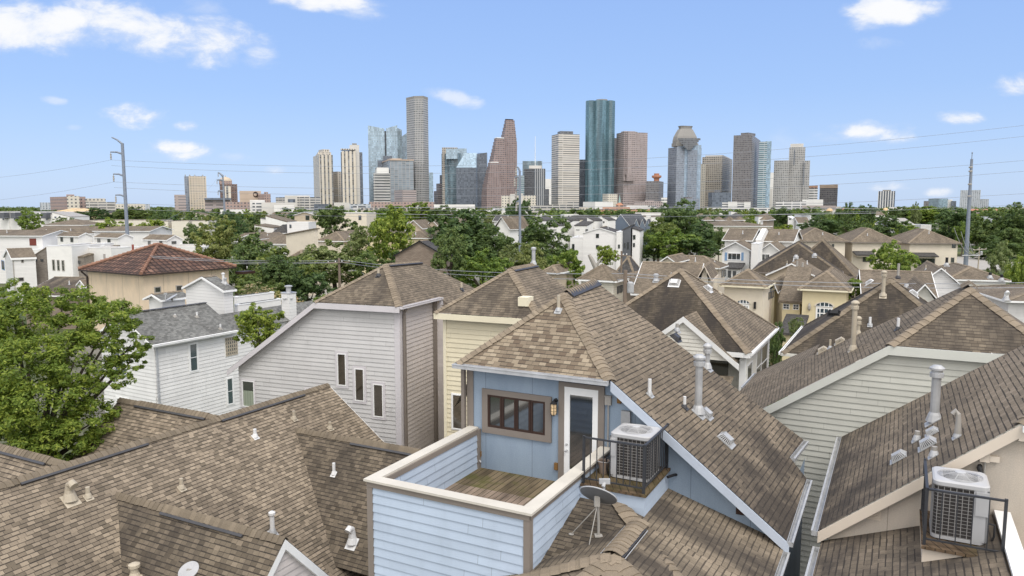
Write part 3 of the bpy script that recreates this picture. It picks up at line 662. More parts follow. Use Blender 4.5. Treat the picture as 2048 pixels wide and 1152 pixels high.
    zr = lambda a: 6.71 - .3 * (a + 4.14)
    h0 = W(-4.65, 13.43, zl(13.43)); T = 3.9; h1 = W(-4.65 + T, 13.43 - T, zl(13.43 - T))
    LP = [W(-5.44, 15.0, zl(15)), W(-5.44, 9.0, zl(9.0)), W(-.22, 9.0, zl(9.0))]
    nl, nr = NRM(LP), Vector(); RP = [W(-4.65, 15.05, zr(-4.65)), W(-1.75, 9.5, zr(-1.75)), W(-1.75, 15.05, zr(-1.75))]; nr = NRM(RP)
    hx = 13.43 - 2.9
    mb = MB()
    mb.poly([W(-5.44, 13.43, zl(13.43)), W(-5.44, 9.0, zl(9)), W(-1.75 + (hx - 9.0), 9.0, zl(9)), W(-1.75, hx, zl(hx)), h0], 1)
    mb.poly([h0, W(-1.75, hx, zr(-1.75)), W(-1.75, 15.04, zr(-1.75)), W(-4.65, 15.04, zr(-4.65))], 0)
    r0, r1 = W(-4.06, 12.95, 6.78), W(-4.08, 11.42, 6.76)
    # bay facets
    k = .34; fan = []
    for an in (180, 225, 270, 315, 360):
        d = Vector((math.cos(R(an)), math.sin(R(an)), 0)); fan.append(G0.s * d.x + G0.d * d.y)
    hips = [(-1, -.414), (-.414, -1), (.414, -1), (1, -.414)]
    hp = []
    for x, y in hips:
        e = (G0.s * x + G0.d * y) * 2.0; hp.append(r1 + e - Z * k * 2.0)
    LL, RR = r0 - G0.s * 2.0 - Z * k * 2.0 - G0.d * 0.0, r0 + G0.s * 2.0 - Z * k * 2.0
    mb.poly([r0, LL, hp[0], r1], 0); mb.poly([r1, r0, RR, hp[3]][::-1], 0)
    for i in range(3): mb.poly([r1, hp[i], hp[i + 1]], 0)
    mb.build('lower_roof', [SH['tan_stain'], SH['b_side']], root)
    nL, nR_ = NRM([r0, LL, r1]), NRM([r0, RR, r1]); nF = [NRM([r1, hp[i], hp[i + 1]]) for i in range(3)]
    ns = [nL] + nF + [nR_]
    lines = [(hp[i], r1, ns[i], ns[i + 1]) for i in range(4)]
    cap_part(root, [(W(-1.75, hx, zl(hx)) + Z * .01, h0 + Z * .01, nl, nr)] + lines, SH['cap'], w=.17, step=.17, lift=.03)
    rv = MB(); caps(rv, r1 + (r0 - r1) * .05, r0, nL, nR_, .19, .14, .07); rv.build('ridge_cap', SH['cap'], root)
    mb = MB(); t = (r0 - r1) * .8; q = r1 + (r0 - r1) * .06
    for nn in (nL, nR_):
        d = downdir(t.normalized(), nn); mb.box(q + d * .14 + nn * .012, t, d * .05, nn * .045, 0)
        mb.beam(q + d * .215 + nn * .03, q + d * .215 + nn * .03 + t, .012, .03, nn, 1)
    mb.build('ridge_vent', [P['vent'], P['galv']], root)
    gutter(root, W(-1.75, 9.3, zr(-1.75) - .01), W(-1.75, 14.72, zr(-1.75) - .01), G0.s, P['galv'])
    mb = MB(); mb.poly([W(-1.95, 9.3, 0), W(-1.95, 15.0, 0), W(-1.95, 15.0, 5.95), W(-1.95, 9.3, 5.95)]); mb.build('wall', P['blue_panel'], root)
    # roof penetrations
    pipe_px(root, FS, 1117, 622, 590, .04, mat=P['pipe_tan'], flash=P['galv'])
    RSp = [eR, lo_n, ap2]
    pipe_px(root, RSp, 1396, 826, 718, .085, mat=P['galv'], style='flue', name='flue_pipe')
    pipe_px(root, RSp, 1414, 736, 695, .07, mat=P['galv'], style='flue', name='flue_pipe')
    pipe_px(root, RSp, 1299, 790, 758, .04, mat=P['pipe_white']); pipe_px(root, RSp, 1369, 815, 793, .035, mat=P['pipe_white'], flash=P['vent'])
    pipe_px(root, RSp, 1354, 662, 647, .045, mat=P['pipe_grey'])
    box_vent(root, RSp, 1450, 880, .34, .34, .12); box_vent(root, RSp, 1410, 828, .28, .28, .12); box_vent(root, RSp, 1350, 676, .3, .25, .1, P['vent'], P['black'])
    return root
def railing(root, pts, z, h, inset=True, n_per=0.125):
    """iron guard rail along a bent line of (a, b) points; balusters are sub-parts"""
    mb = MB(); posts = [W(a, b, z) for a, b in pts]
    for p in posts: mb.beam(p, p + Z * (h + .03), .045, .045, G0.d)
    for i in range(len(posts) - 1):
        p, q = posts[i], posts[i + 1]
        mb.beam(p + Z * h, q + Z * h, .045, .03); mb.beam(p + Z * .1, q + Z * .1, .03, .025)
    rail = mb.build('railing', P['railing'], root)
    for i in range(len(posts) - 1):
        p, q = posts[i], posts[i + 1]; k = max(2, int((q - p).length / n_per))
        for j in range(1, k):
            m = MB(); x = p.lerp(q, j / k); m.beam(x + Z * .09, x + Z * (h - .01), .016, .016, G0.d); m.build('baluster', P['railing'], rail)
    return rail
# ================================================================== AIR CONDITIONERS
def ac_unit(label, a0, a1, b0, b1, z, h, panel_left=True):
    c = W((a0 + a1) / 2, (b0 + b1) / 2, z); root = thing('air_conditioner', label, 'air conditioner', c, 'outdoor cooling units on house ledges')
    r = .09
    def ring(zz, g=0.0, k=5):
        out = []
        for ca, cb, st in ((a1 - r, b0 + r, -90), (a1 - r, b1 - r, 0), (a0 + r, b1 - r, 90), (a0 + r, b0 + r, 180)):
            for i in range(k + 1):
                an = R(st + 90 * i / k); out.append(W(ca + (r + g) * math.cos(an), cb + (r + g) * math.sin(an), zz))
        return out
    def band(mb, z0, z1, g0=0.0, g1=None, m=0):
        A, B = ring(z0, g0), ring(z1, g0 if g1 is None else g1)
        for i in range(len(A)):
            j = (i + 1) % len(A); mb.poly([A[i], A[j], B[j], B[i]], m)
    mb = MB(); band(mb, z + .04, z + h - .08, -.012); mb.build('coil', P['ac_dark'], root)
    mb = MB(); band(mb, z, z + .05, .012); mb.poly(ring(z + .05, .012)); mb.build('base_pan', P['ac_white'], root)
    # wire grille: vertical and horizontal bars all round
    mb = MB(); k = int((h - .16) / .055)
    for i in range(k + 1):
        zz = z + .06 + i * (h - .16) / k; band(mb, zz, zz + .008, .004)
    A = ring(0, .004)
    per = [0]
    for i in range(len(A)): per.append(per[-1] + (A[(i + 1) % len(A)] - A[i]).length)
    L = per[-1]; nb = int(L / .085)
    for q in range(nb):
        x = L * q / nb
        for i in range(len(A)):
            if per[i] <= x < per[i + 1]:
                p = A[i].lerp(A[(i + 1) % len(A)], (x - per[i]) / (per[i + 1] - per[i])); mb.beam(Vector((p.x, p.y, z + .05)), Vector((p.x, p.y, z + h - .09)), .008, .008)
    mb.build('grille', P['ac_wire'], root)
    # service corner panel
    mb = MB(); w = .14
    if panel_left:
        mb.fbox(G0, a0 - .015, a0 + w, b0 - .012, b0 + .02, z + .05, z + h - .08); mb.fbox(G0, a0 - .015, a0 + .02, b0 - .012, b1 - .1, z + .05, z + h - .08)
        mb.fbox(G0, a0 + .0, a0 + w - .03, b0 - .03, b0 - .012, z + h * .48, z + h - .12)
    else:
        mb.fbox(G0, a1 - w - .06, a1 + .015, b0 - .012, b0 + .02, z + .05, z + h - .08); mb.fbox(G0, a1 - .02, a1 + .015, b0 - .012, b1 - .1, z + .05, z + h - .08)
        mb.fbox(G0, a1 - w - .03, a1 + .01, b0 - .035, b0 - .012, z + h * .5, z + h - .1)
    mb.build('service_panel', P['ac_white'], root)
    mb = MB(); cen = W((a0 + a1) / 2, (b0 + b1) / 2, 0); rf = min(a1 - a0, b1 - b0) / 2 - .06
    band(mb, z + h - .08, z + h - .02, .02); band(mb, z + h - .02, z + h, .02, -.01)
    O = ring(z + h, -.01); N = len(O)
    I = []
    for p in O:
        d = (p - cen); d.z = 0; d.normalize(); I.append(cen + d * rf + Z * (z + h + .012))
    J = [cen + (p - cen) * .93 + Z * 0 for p in I]; J = [Vector((p.x, p.y, z + h - .07)) for p in J]
    for i in range(N):
        j = (i + 1) % N; mb.poly([O[i], O[j], I[j], I[i]]); mb.poly([I[i], I[j], J[j], J[i]])
    mb.build('top_cover', P['ac_white'], root)
    mb = MB(); mb.poly([Vector((cen.x, cen.y, 0)) + (p - cen) * .93 - Z * p.z * .93 + Z * (z + h - .14) for p in I] if False else [Vector((p.x, p.y, z + h - .12)) for p in J])
    for q in range(4):
        an = q * math.pi / 2 + .4; e = Vector((math.cos(an), math.sin(an), 0)); f = Vector((-e.y, e.x, 0)); c2 = Vector((cen.x, cen.y, z + h - .085))
        mb.poly([c2 + e * .07 - f * .03, c2 + e * rf * .9 - f * .12 - Z * .02, c2 + e * rf * .9 + f * .1 + Z * .02, c2 + e * .07 + f * .05])
    mb.lathe(Vector((cen.x, cen.y, z + h - .11)), [(.08, 0), (.08, .06), (.04, .08)], 12)
    mb.build('fan', P['ac_dark'], root)
    mb = MB(); c3 = Vector((cen.x, cen.y, z + h))
    for q in range(11):
        rr = .1 + (rf - .09) * q / 10; zz = .05 * (1 - (rr / rf) ** 2) + .016
        pts = [c3 + Vector((math.cos(2 * math.pi * i / 28) * rr, math.sin(2 * math.pi * i / 28) * rr, zz)) for i in range(29)]
        mb.tube(pts, .0045, 4, cap=False)
    for q in range(8):
        an = q * math.pi / 4; mb.tube([c3 + Vector((math.cos(an) * rr, math.sin(an) * rr, .05 * (1 - (rr / rf) ** 2) + .016)) for rr in (.07, rf * .5, rf)], .005, 4)
    mb.lathe(c3 + Z * .06, [(.085, 0), (.085, .012), (.05, .022), (.001, .024)], 14)
    mb.build('fan_guard', P['ac_white'], root)
    mb = MB(); s = -1 if panel_left else 1; p = W((a0 if panel_left else a1), b0 + .1, z + .35) + G0.s * s * .02
    mb.tube([p, p + G0.s * s * .1 - Z * .02, p + G0.s * s * .1 - Z * .2, p + G0.s * s * .06 - Z * .34], .018, 6); mb.build('hose', P['black'], root)
    return root
# ================================================================== SATELLITE DISHES
def satellite_dish(label, foot, c, aim, rad, mats, strut=True, feed=True, n_tilt=None):
    root = thing('satellite_dish', label, 'satellite dish', foot); aim = Vector(aim).normalized()
    prof = [(rad * x, -rad * .16 * (1 - x * x)) for x in (0.001, .2, .4, .6, .8, .93, 1.0)]
    mb = MB(); mb.lathe(c, prof, 28, axis=aim); mb.lathe(c - aim * .012, prof, 28, axis=aim); mb.build('reflector', mats[0], root)
    mb = MB(); mb.lathe(c, [(rad, -.014), (rad * 1.015, -.006), (rad * 1.015, .006), (rad * .985, .008)], 28, axis=aim); mb.build('rim', mats[1], root)
    mb = MB(); bk = Vector(c) - aim * (rad * .16 + .05); f = Vector(foot)
    dn = Vector((0, 0, -1)); mb.box(bk - Vector((.05, .05, .1)), Vector((.1, 0, 0)), Vector((0, .1, 0)), Z * .2)
    mb.tube([bk, Vector((f.x, f.y, bk.z - .15)) * .6 + bk * .4 - Z * .05, f + Z * .22, f + Z * .01], .024, 8)
    mb.box(f - Vector((.07, .07, 0)), Vector((.14, 0, 0)), Vector((0, .14, 0)), Z * .02); mb.build('mast', P['pipe_grey'], root)
    if strut:
        for e in (-G0.d * .38 - G0.s * .05, -G0.s * .5 - G0.d * .1):
            q = f + e; q.z = f.z + e.dot(G0.d) * .3; mb = MB(); mb.tube([bk - Z * .12, q], .010, 6); mb.lathe(q, [(.05, 0), (.05, .008), (.02, .012)], 10); mb.build('strut', P['pipe_grey'], root)
    if feed:
        sdn = (Vector((0, 0, -1)) + aim * aim.z).normalized(); st = Vector(c) + sdn * rad * .96; en = Vector(c) + aim * rad * .9 + sdn * rad * .35
        mb = MB(); mb.beam(st, en, .03, .05); mb.box(en - Vector((.1, .035, .03)), Vector((.2, 0, 0)), Vector((0, .07, 0)), Z * .09); mb.tube([en + Vector((0, 0, .0)), en - aim * .1], .035, 8); mb.build('receiver_arm', P['galv'], root)
    return root
# ================================================================== LOWER LEFT HOUSE
def left_front_house():
    root = thing('brown_roofed_house', 'large brown shingled roof with cross gables at the lower left, below the mauve house', 'house', W(-15, 13, 0))
    m = .723; ar, zr = -17.39, 6.5; zs = lambda a: zr - m * (a - ar)
    ac, zc, mc = -16.39, zr - m * (-16.39 + 17.39), 1.08
    Rn, Rf = W(ar, 4.5, zr), W(ar, 19.6, zr); ea = -11.6
    main = [Rn, W(ea, 4.5, zs(ea)), W(ea, 19.6, zs(ea)), Rf]; nm = NRM(main)
    polys = [(main, 0)]
    back = [Rn, Rf, W(-23.2, 19.6, zr - m * 5.8), W(-23.2, 4.5, zr - m * 5.8)]; nb = NRM(back); polys.append((back, 0))
    lines = []; strips = []
    for bg, a_end, ww in ((11.0, -11.0, 2.3), (16.95, -9.25, 2.4)):
        p0, p1 = W(ac, bg, zc), W(a_end, bg, zc); av = ac + mc * ww / m
        for sg in (-1, 1):
            q = [p0, p1, W(a_end, bg + sg * ww, zc - mc * ww), W(av, bg + sg * ww, zc - mc * ww)]
            polys.append((q, 1 if sg < 0 else 0))
        nn = (NRM([p0, p1, W(a_end, bg - ww, zc - mc * ww)]), NRM([p0, p1, W(a_end, bg + ww, zc - mc * ww)]))
        lines.append((p1, p0, nn[0], nn[1])); strips.append((p0.lerp(p1, .32), p0.lerp(p1, .80), nn))
    for bg, a_end in ((15.05, -22.0), (10.55, -24.0)):
        p0, p1 = W(ar + .0, bg, zr - .02), W(a_end, bg, zr - .02); w = 4.2
        for sg in (-1, 1): polys.append(([p0, p1, W(a_end - 0.0, bg + sg * w, zr - .02 - .9 * w), W(ar, bg + sg * w, zr - .02 - .9 * w)], 0))
        nn = (NRM([p0, p1, W(a_end, bg - w, zr - .9 * w)]), NRM([p0, p1, W(a_end, bg + w, zr - .9 * w)]))
        lines.append((p1, p0, nn[0], nn[1])); strips.append((p0.lerp(p1, .12), p0.lerp(p1, .8), nn))
    # the back cross gables stop at the main ridge: slopes beyond it are buried under the main slope
    roof_part(root, polys, [SH['b_main'], SH['b_side']])
    lines.append((Rn, Rf, nm, nb)); nn = (nm, nb)
    strips += [(W(ar, 9.3, zr), W(ar, 12.5, zr), nn), (W(ar, 14.9, zr), W(ar, 18.3, zr), nn)]
    cap_part(root, lines, SH['cap_dark'], w=.17, step=.15, lift=.03)
    for p, q, nn in strips:
        mb = MB(); t = q - p
        for n in nn:
            d = downdir(t.normalized(), n); mb.box(p + d * .15 + n * .008, t, d * .06, n * .055, 0)
        mb.build('ridge_vent', P['vent'], root)
        mb = MB(); caps(mb, p, q, nn[0], nn[1], .19, .15, .05); mb.build('ridge_cap', SH['cap_dark'], root)
    # gable ends with white rakes
    for bg, a_end, ww in ((11.0, -11.0, 2.3),):
        a = a_end - .12; mb = MB()
        mb.lap([W(a, bg - ww, zc - mc * ww - .1), W(a, bg + ww, zc - mc * ww - .1), W(a, bg, zc - .1)], G0.s, .16); mb.poly([W(a, bg - ww, zc - mc * ww - .1), W(a, bg + ww, zc - mc * ww - .1), W(a, bg + ww, 0), W(a, bg - ww, 0)]); mb.build('gable_wall', P['mauve2'], root)
        mb = MB()
        for sg in (-1, 1): mb.box(W(a_end - .1, bg, zc - .23), G0.d * sg * ww - Z * mc * ww, G0.s * .1, Z * .22)
        mb.build('rake_fascia', P['white'], root)
    mb = MB(); mb.poly([W(-9.3, 14.55, 3.1), W(-9.3, 19.35, 3.1), W(-9.3, 16.95, zc - .1)]); mb.poly([W(-9.3, 14.55, 0), W(-9.3, 19.35, 0), W(-9.3, 19.35, 3.1), W(-9.3, 14.55, 3.1)]); mb.build('gable_wall', P['mauve2'], root)
    mb = MB(); mb.poly([W(ar - 5, 19.4, 0), W(ea, 19.4, 0), W(ea, 19.4, zs(ea) - .1), W(ar, 19.4, zr - .1), W(ar - 5, 19.4, zr - .1 - m * 5)]); mb.poly([W(ea - .1, 4.6, 0), W(ea - .1, 19.4, 0), W(ea - .1, 19.4, zs(ea) - .1), W(ea - .1, 4.6, zs(ea) - .1)]); mb.build('wall', P['mauve2'], root)
    fascia(root, [(W(ar, 19.6, zr), W(ea, 19.6, zs(ea)), G0.d)], P['white'], h=.16)
    # lower gable below the front: white rake showing at the edge
    a = -13.4; mb = MB(); p = PZ(229, 1126, 4.35); q = p - G0.d * 2.6 - Z * 1.7
    mb.box(p - Z * .2, q - p, G0.s * .09, Z * .2); mb.build('rake_fascia', P['white'], root)
    # pipes and hoods
    pl = main; gs1 = [W(ac, 11, zc), W(-11, 11, zc), W(-11, 8.7, zc - mc * 2.3)]; gs2 = [W(ac, 16.95, zc), W(-9.3, 16.95, zc), W(-9.3, 14.55, zc - mc * 2.4)]
    pipe_px(root, pl, 140, 1000, 965, .09, mat=P['pipe_tan'], style='goose', flash=P['pipe_tan'], name='exhaust_hood')
    pipe_px(root, pl, 176, 995, 974, .05, mat=P['pipe_tan'], flash=P['pipe_tan']); pipe_px(root, pl, 363, 977, 957, .05, mat=P['pipe_tan'], flash=P['pipe_tan'])
    pipe_px(root, pl, 510, 874, 858, .05, mat=P['pipe_white'], flash=P['pipe_white'])
    pipe_px(root, pl, 588, 838, 822, .05, mat=P['pipe_tan'], flash=P['pipe_tan']); pipe_px(root, pl, 660, 857, 844, .05, mat=P['pipe_tan'], flash=P['pipe_tan'])
    pipe_px(root, gs2, 668, 948, 926, .045, mat=P['pipe_white'], flash=P['pipe_white'])
    pipe_px(root, gs2, 705, 1086, 1054, .085, mat=P['pipe_white'], style='goose', flash=P['pipe_white'], name='exhaust_hood')
    pipe_px(root, pl, 545, 1066, 1026, .06, mat=P['pipe_white'], style='cap')
    pipe_px(root, gs1, 270, 1160, 1130, .08, mat=P['pipe_tan'], style='cap', flash=P['pipe_tan'])
    pipe_px(root, gs1, 140, 1160, 1138, .05, mat=P['pipe_tan'], flash=P['pipe_tan'])
    f = onplane(372, 1185, gs1); c = f + Z * .42
    satellite_dish('worn white satellite dish cut off by the bottom edge, on the lower left roof', f, PY(377, 1141, c.y - .1), (-.15, -.5, .85), .21, [P['dish_old'], P['dish_old']], False, False)
    return root
# ================================================================== MAUVE HOUSE
def mauve_house():
    V = G2.W; root = thing('mauve_house', 'tall pale mauve house with three stepped narrow windows in its siding wall', 'house', V(-16, 27, 0))
    RT, Cn, RE, LB = V(-17.15, 24.13, 8.95), V(-13.43, 24.13, 8.95), V(-13.35, 27.27, 8.95), V(-21.45, 24.13, 5.96)
    ap, ap2 = V(-15.25, 26.35, 10.3), V(-15.1, 28.9, 10.3)
    fr = [RT, Cn, ap]; rt = [Cn, RE, ap]; nf, nr = NRM(fr), NRM(rt)
    onr = lambda p: Vector((p.x, p.y, Cn.z - ((p - Cn).x * nr.x + (p - Cn).y * nr.y) / nr.z))
    ap2 = onr(ap2); far = onplane(944, 575, rt); lo = onr(V(-11.3, 27.35, 0)); lof = onr(V(-11.0, 33, 0))
    lp = V(-21.45, 29, 5.96); nl = NRM([ap, ap2, LB])
    roof_part(root, [(fr, 1), ([Cn, RE, lo, lof, ap2, ap], 0), ([RT, ap, ap2, lp, LB], 0)], [SH['mid'], SH['dark2']])
    cap_part(root, [(Cn, ap, nf, nr), (RT, ap, nf, nl), (ap + (ap2 - ap) * .02, ap2, nl, nr)], SH['cap'], w=.17, step=.14)
    mb = MB(); t = ap2 - ap
    for n in (nl, nr): d = downdir(t.normalized(), n); mb.box(ap + d * .15 + n * .008, t, d * .06, n * .07, 0)
    mb.build('ridge_vent', P['vent'], root)
    b = 24.4; mb = MB(); e = .168
    mb.lap([V(-21.1, b, 0), V(-13.66, b, 0), V(-13.66, b, 8.82), V(-17.25, b, 8.82), V(-21.1, b, 6.05)], -G2.d, e)
    mb.build('wall', P['mauve'], root)
    mb = MB(); mb.lap([V(-13.6, b, 0), V(-13.6, 27.3, 0), V(-13.6, 27.3, 8.85), V(-13.6, b, 8.85)], G2.s, e); mb.build('wall', P['mauve2'], root)  # side wall's yellow bounce and lesser sky light painted in as warmer siding
    mb = MB(); mb.poly([V(-21.1, b, 0), V(-21.1, 29, 0), V(-21.1, 29, 6), V(-21.1, b, 6)]); mb.build('wall', P['mauve2'], root); mb = MB(); mb.poly([V(-13.6, 27.3, 0), V(-11.5, 27.4, 0), V(-11.5, 27.4, lo.z - .2), V(-13.6, 27.3, 8.85)]); mb.build('wall', P['mauve2'], root)
    mb = MB(); mb.fbox(G2, -13.8, -13.57, b - .038, b - .002, 0, 8.8); mb.fbox(G2, -13.6, -13.56, b, b + .14, 0, 8.8); mb.build('corner_board', P['mauve_trim'], root)
    mb = MB(); mb.fbox(G2, -13.58, -13.47, 27.12, 27.36, 0, 8.8); mb.build('corner_board', P['taupe'], root)
    fascia(root, [(RT, Cn, -G2.d), (LB, RT, -G2.d)], P['mauve_trim'], h=.22)
    gutter(root, Cn + Z * 0, RE, G2.s, P['mauve_trim'])
    mb = MB(); mb.fbox(G2, -13.545, -13.455, b + .16, b + .26, 0, 8.6); mb.tube([V(-13.4, b + .21, 8.8), V(-13.5, b + .21, 8.66), V(-13.5, b + .21, 8.5)], .05, 8); mb.build('downspout', P['taupe'], root)
    mb = MB(); mb.fbox(G2, -13.37, -13.2, 27.3, 27.36, 8.62, 8.93); mb.build('rake_fascia', P['mauve_trim'], root)
    for px in ((675, 706, 694, 772), (710, 736, 730, 803), (747, 767, 768, 835)): window_px(root, G2, 'f', b, px, trim=.09, tmat=P['mauve_trim'], gmat=P['glass_warm'], fw=.035)
    window_px(root, G2, 'f', b, (485, 760, 511, 815), trim=.05, tmat=P['mauve_trim'], fw=.035, curtain=True)
    window_px(root, G2, 'f', b, (611, 777, 640, 830), trim=.05, tmat=P['mauve_trim'], fw=.035)
    pipe_px(root, fr, 757, 552, 538, .05, mat=P['pipe_tan'], flash=P['vent']); pipe_px(root, rt, 923, 580, 565, .05, mat=P['pipe_tan'], flash=P['vent'])
    return root
# ================================================================== YELLOW HOUSE
def yellow_house():
    F = GY; V = F.W; p = F.ab(PZ(868, 625, 8.95)); a0, b = p[0], p[1]; a1 = a0 + 4.0
    root = thing('yellow_house', 'pale yellow lap sided house standing between the mauve and the blue house', 'house', V(a0 + 2, b + 3, 0))
    L, Rr = V(a0, b, 8.95), V(a1, b, 8.95); ap, ap2 = V(a0 + 2.0, b + 2.05, 10.38), V(a0 + 2.0, b + 4.35, 10.38)
    lo = V(a1 + 3.3, b, 8.95 - .715 * 3.3); lof = V(a1 + 3.3, b + 5.4, 8.95 - .715 * 3.3)
    fr = [L, Rr, ap]; rt = [Rr, lo, ap2]; lf = [L, ap, ap2, V(a0, b + 6.3, 8.95)]
    nf, nr, nl = NRM(fr), NRM(rt), NRM(lf)
    roof_part(root, [(fr, 1), ([Rr, lo, lof, ap2, ap], 0), (lf, 0)], [SH['mid'], SH['dark2']])
    cap_part(root, [(L, ap, nf, nl), (Rr, ap, nf, nr)], SH['cap'], w=.17, step=.14)
    rv = MB(); caps(rv, ap, ap2, nl, nr, .2, .14, .05); rv.build('ridge_cap', SH['cap'], root)
    mb = MB(); t = ap2 - ap
    for n in (nl, nr): d = downdir(t.normalized(), n); mb.box(ap + d * .14 + n * .008, t, d * .07, n * .05, 0)
    mb.build('ridge_vent', P['vent'], root)
    w = b + .27; mb = MB(); mb.lap([V(a0 + .25, w, 0), V(a1 + 3.0, w, 0), V(a1 + 3.0, w, 6.6), V(a1, w, 8.8), V(a0 + .25, w, 8.8)], -F.d, .168)
    mb.lap([V(a0 + .25, w, 0), V(a0 + .25, w + 6, 0), V(a0 + .25, w + 6, 8.8), V(a0 + .25, w, 8.8)], -F.s, .168); mb.build('wall', P['yellow'], root)
    mb = MB(); mb.fbox(F, a0 + .22, a0 + .34, w - .038, w - .002, 0, 8.8); mb.build('corner_board', P['yellow_trim'], root)
    fascia(root, [(L, Rr, -F.d)], P['yellow_trim'], h=.2)
    window_px(root, F, 'f', w, (905, 787, 929, 860), fw=.035, gmat=P['glass_warm'], trim=.03)
    mb = MB(); q = onplane(1048, 612, fr); mb.box(q - F.s * .18 - F.d * .1, F.s * .36, F.d * .5, Z * .3); mb.build('roof_hood', P['yellow_trim'], root)
    vent_pipe(root, ap2 - (ap2 - ap) * .04 + nr * .0, .62, .07, P['galv'], 'cap', nr)
    return root
# ================================================================== SAGE HOUSE (right) and the beige house in front of it
def sage_house():
    root = thing('sage_house', 'sage green lap sided house with white rake, right of the blue house', 'house', W(2, 26, 0)); V = W
    b = 22.0; L, Rr = V(-.19, b, 8.95), V(3.6, b, 8.95); ap = V(1.71, b + 2.05, 10.37); ap2 = V(1.71, b + 2.75, 10.37)
    m = .672; low = lambda a, bb: V(a, bb, 8.95 - m * (-.19 - a))
    lf = [L, low(-4.3, b), low(-4.3, b + 5.2), ap2, ap]; nl = NRM([L, low(-4, b), ap2]); fr = [L, Rr, ap]; nf = NRM(fr); rt = [Rr, ap, ap2, V(3.6, b + 4.6, 8.95)]; nr = NRM(rt)
    # the left slope is a true plane through eave corner and far rake
    LS = [L, low(-4.3, b), ap]; nl = NRM(LS)
    onl = lambda p: Vector((p.x, p.y, L.z - ((p - L).x * nl.x + (p - L).y * nl.y) / nl.z))
    far = onplane(1489, 773, LS); ap2 = onl(ap2)
    roof_part(root, [([L, onl(V(-4.6, b, 0)), onl(V(-4.9, b + 4.2, 0)), far, ap2, ap], 0), (fr, 1), (rt, 0)], [SH['mid'], SH['dark2']])
    cap_part(root, [(L, ap, nf, nl), (Rr, ap, nf, nr)], SH['cap'], w=.18, step=.22)
    rv = MB(); caps(rv, ap + Z * .02, ap2 + Z * .02, nl, nr, .24, .3, .09); rv.build('ridge_cap', SH['cap_dark'], root)
    w = b + .12; mb = MB(); top = lambda a: 8.95 - m * (-.19 - a) - .12
    mb.lap([V(-4.5, w, 0), V(3.4, w, 0), V(3.4, w, 8.83), V(-.19, w, 8.83), V(-4.5, w, top(-4.5))], -G0.d, .165); mb.build('wall', P['sage'], root)
    mb = MB(); mb.poly([V(-4.5, w, 0), V(-4.5, w + 6, 0), V(-4.5, w + 6, 5.9), V(-4.5, w, 5.9)]); mb.build('wall', P['sage'], root)
    fascia(root, [(onl(V(-4.6, b, 0)), L, -G0.d), (L, Rr, -G0.d)], P['sage_trim'], w=.05, h=.24)
    g = MB(); q0, q1 = onl(V(-4.72, b + 3.9, 0)), onl(V(-4.72, b + 6.2, 0)); gutter(root, far - G0.d * .0 - Z * .03, far + G0.d * 2.6 - Z * .03, -G0.s, P['galv'])
    wing = [far, far + G0.d * 2.6, far + G0.d * 2.6 + G0.s * 2.2 + Z * 1.3, far + G0.s * 2.2 + Z * 1.3]; roof_part(root, [(wing, 0)], [SH['mid']])
    pipe_px(root, LS, 1706, 700, 608, .07, mat=P['pipe_tan'], style='flue', name='flue_pipe', flash=P['pipe_tan']); pipe_px(root, LS, 1716, 668, 639, .055, mat=P['pipe_tan'], style='flue', name='flue_pipe', flash=P['pipe_tan'])
    pipe_px(root, LS, 1796, 659, 636, .04, mat=P['pipe_white'], flash=P['vent']); pipe_px(root, LS, 1660, 696, 679, .035, mat=P['pipe_tan'])
    box_vent(root, LS, 1646, 702, .35, .3, .12, P['pipe_tan'], P['black']); box_vent(root, LS, 1681, 684, .35, .3, .12, P['pipe_tan'], P['black'])
    return root
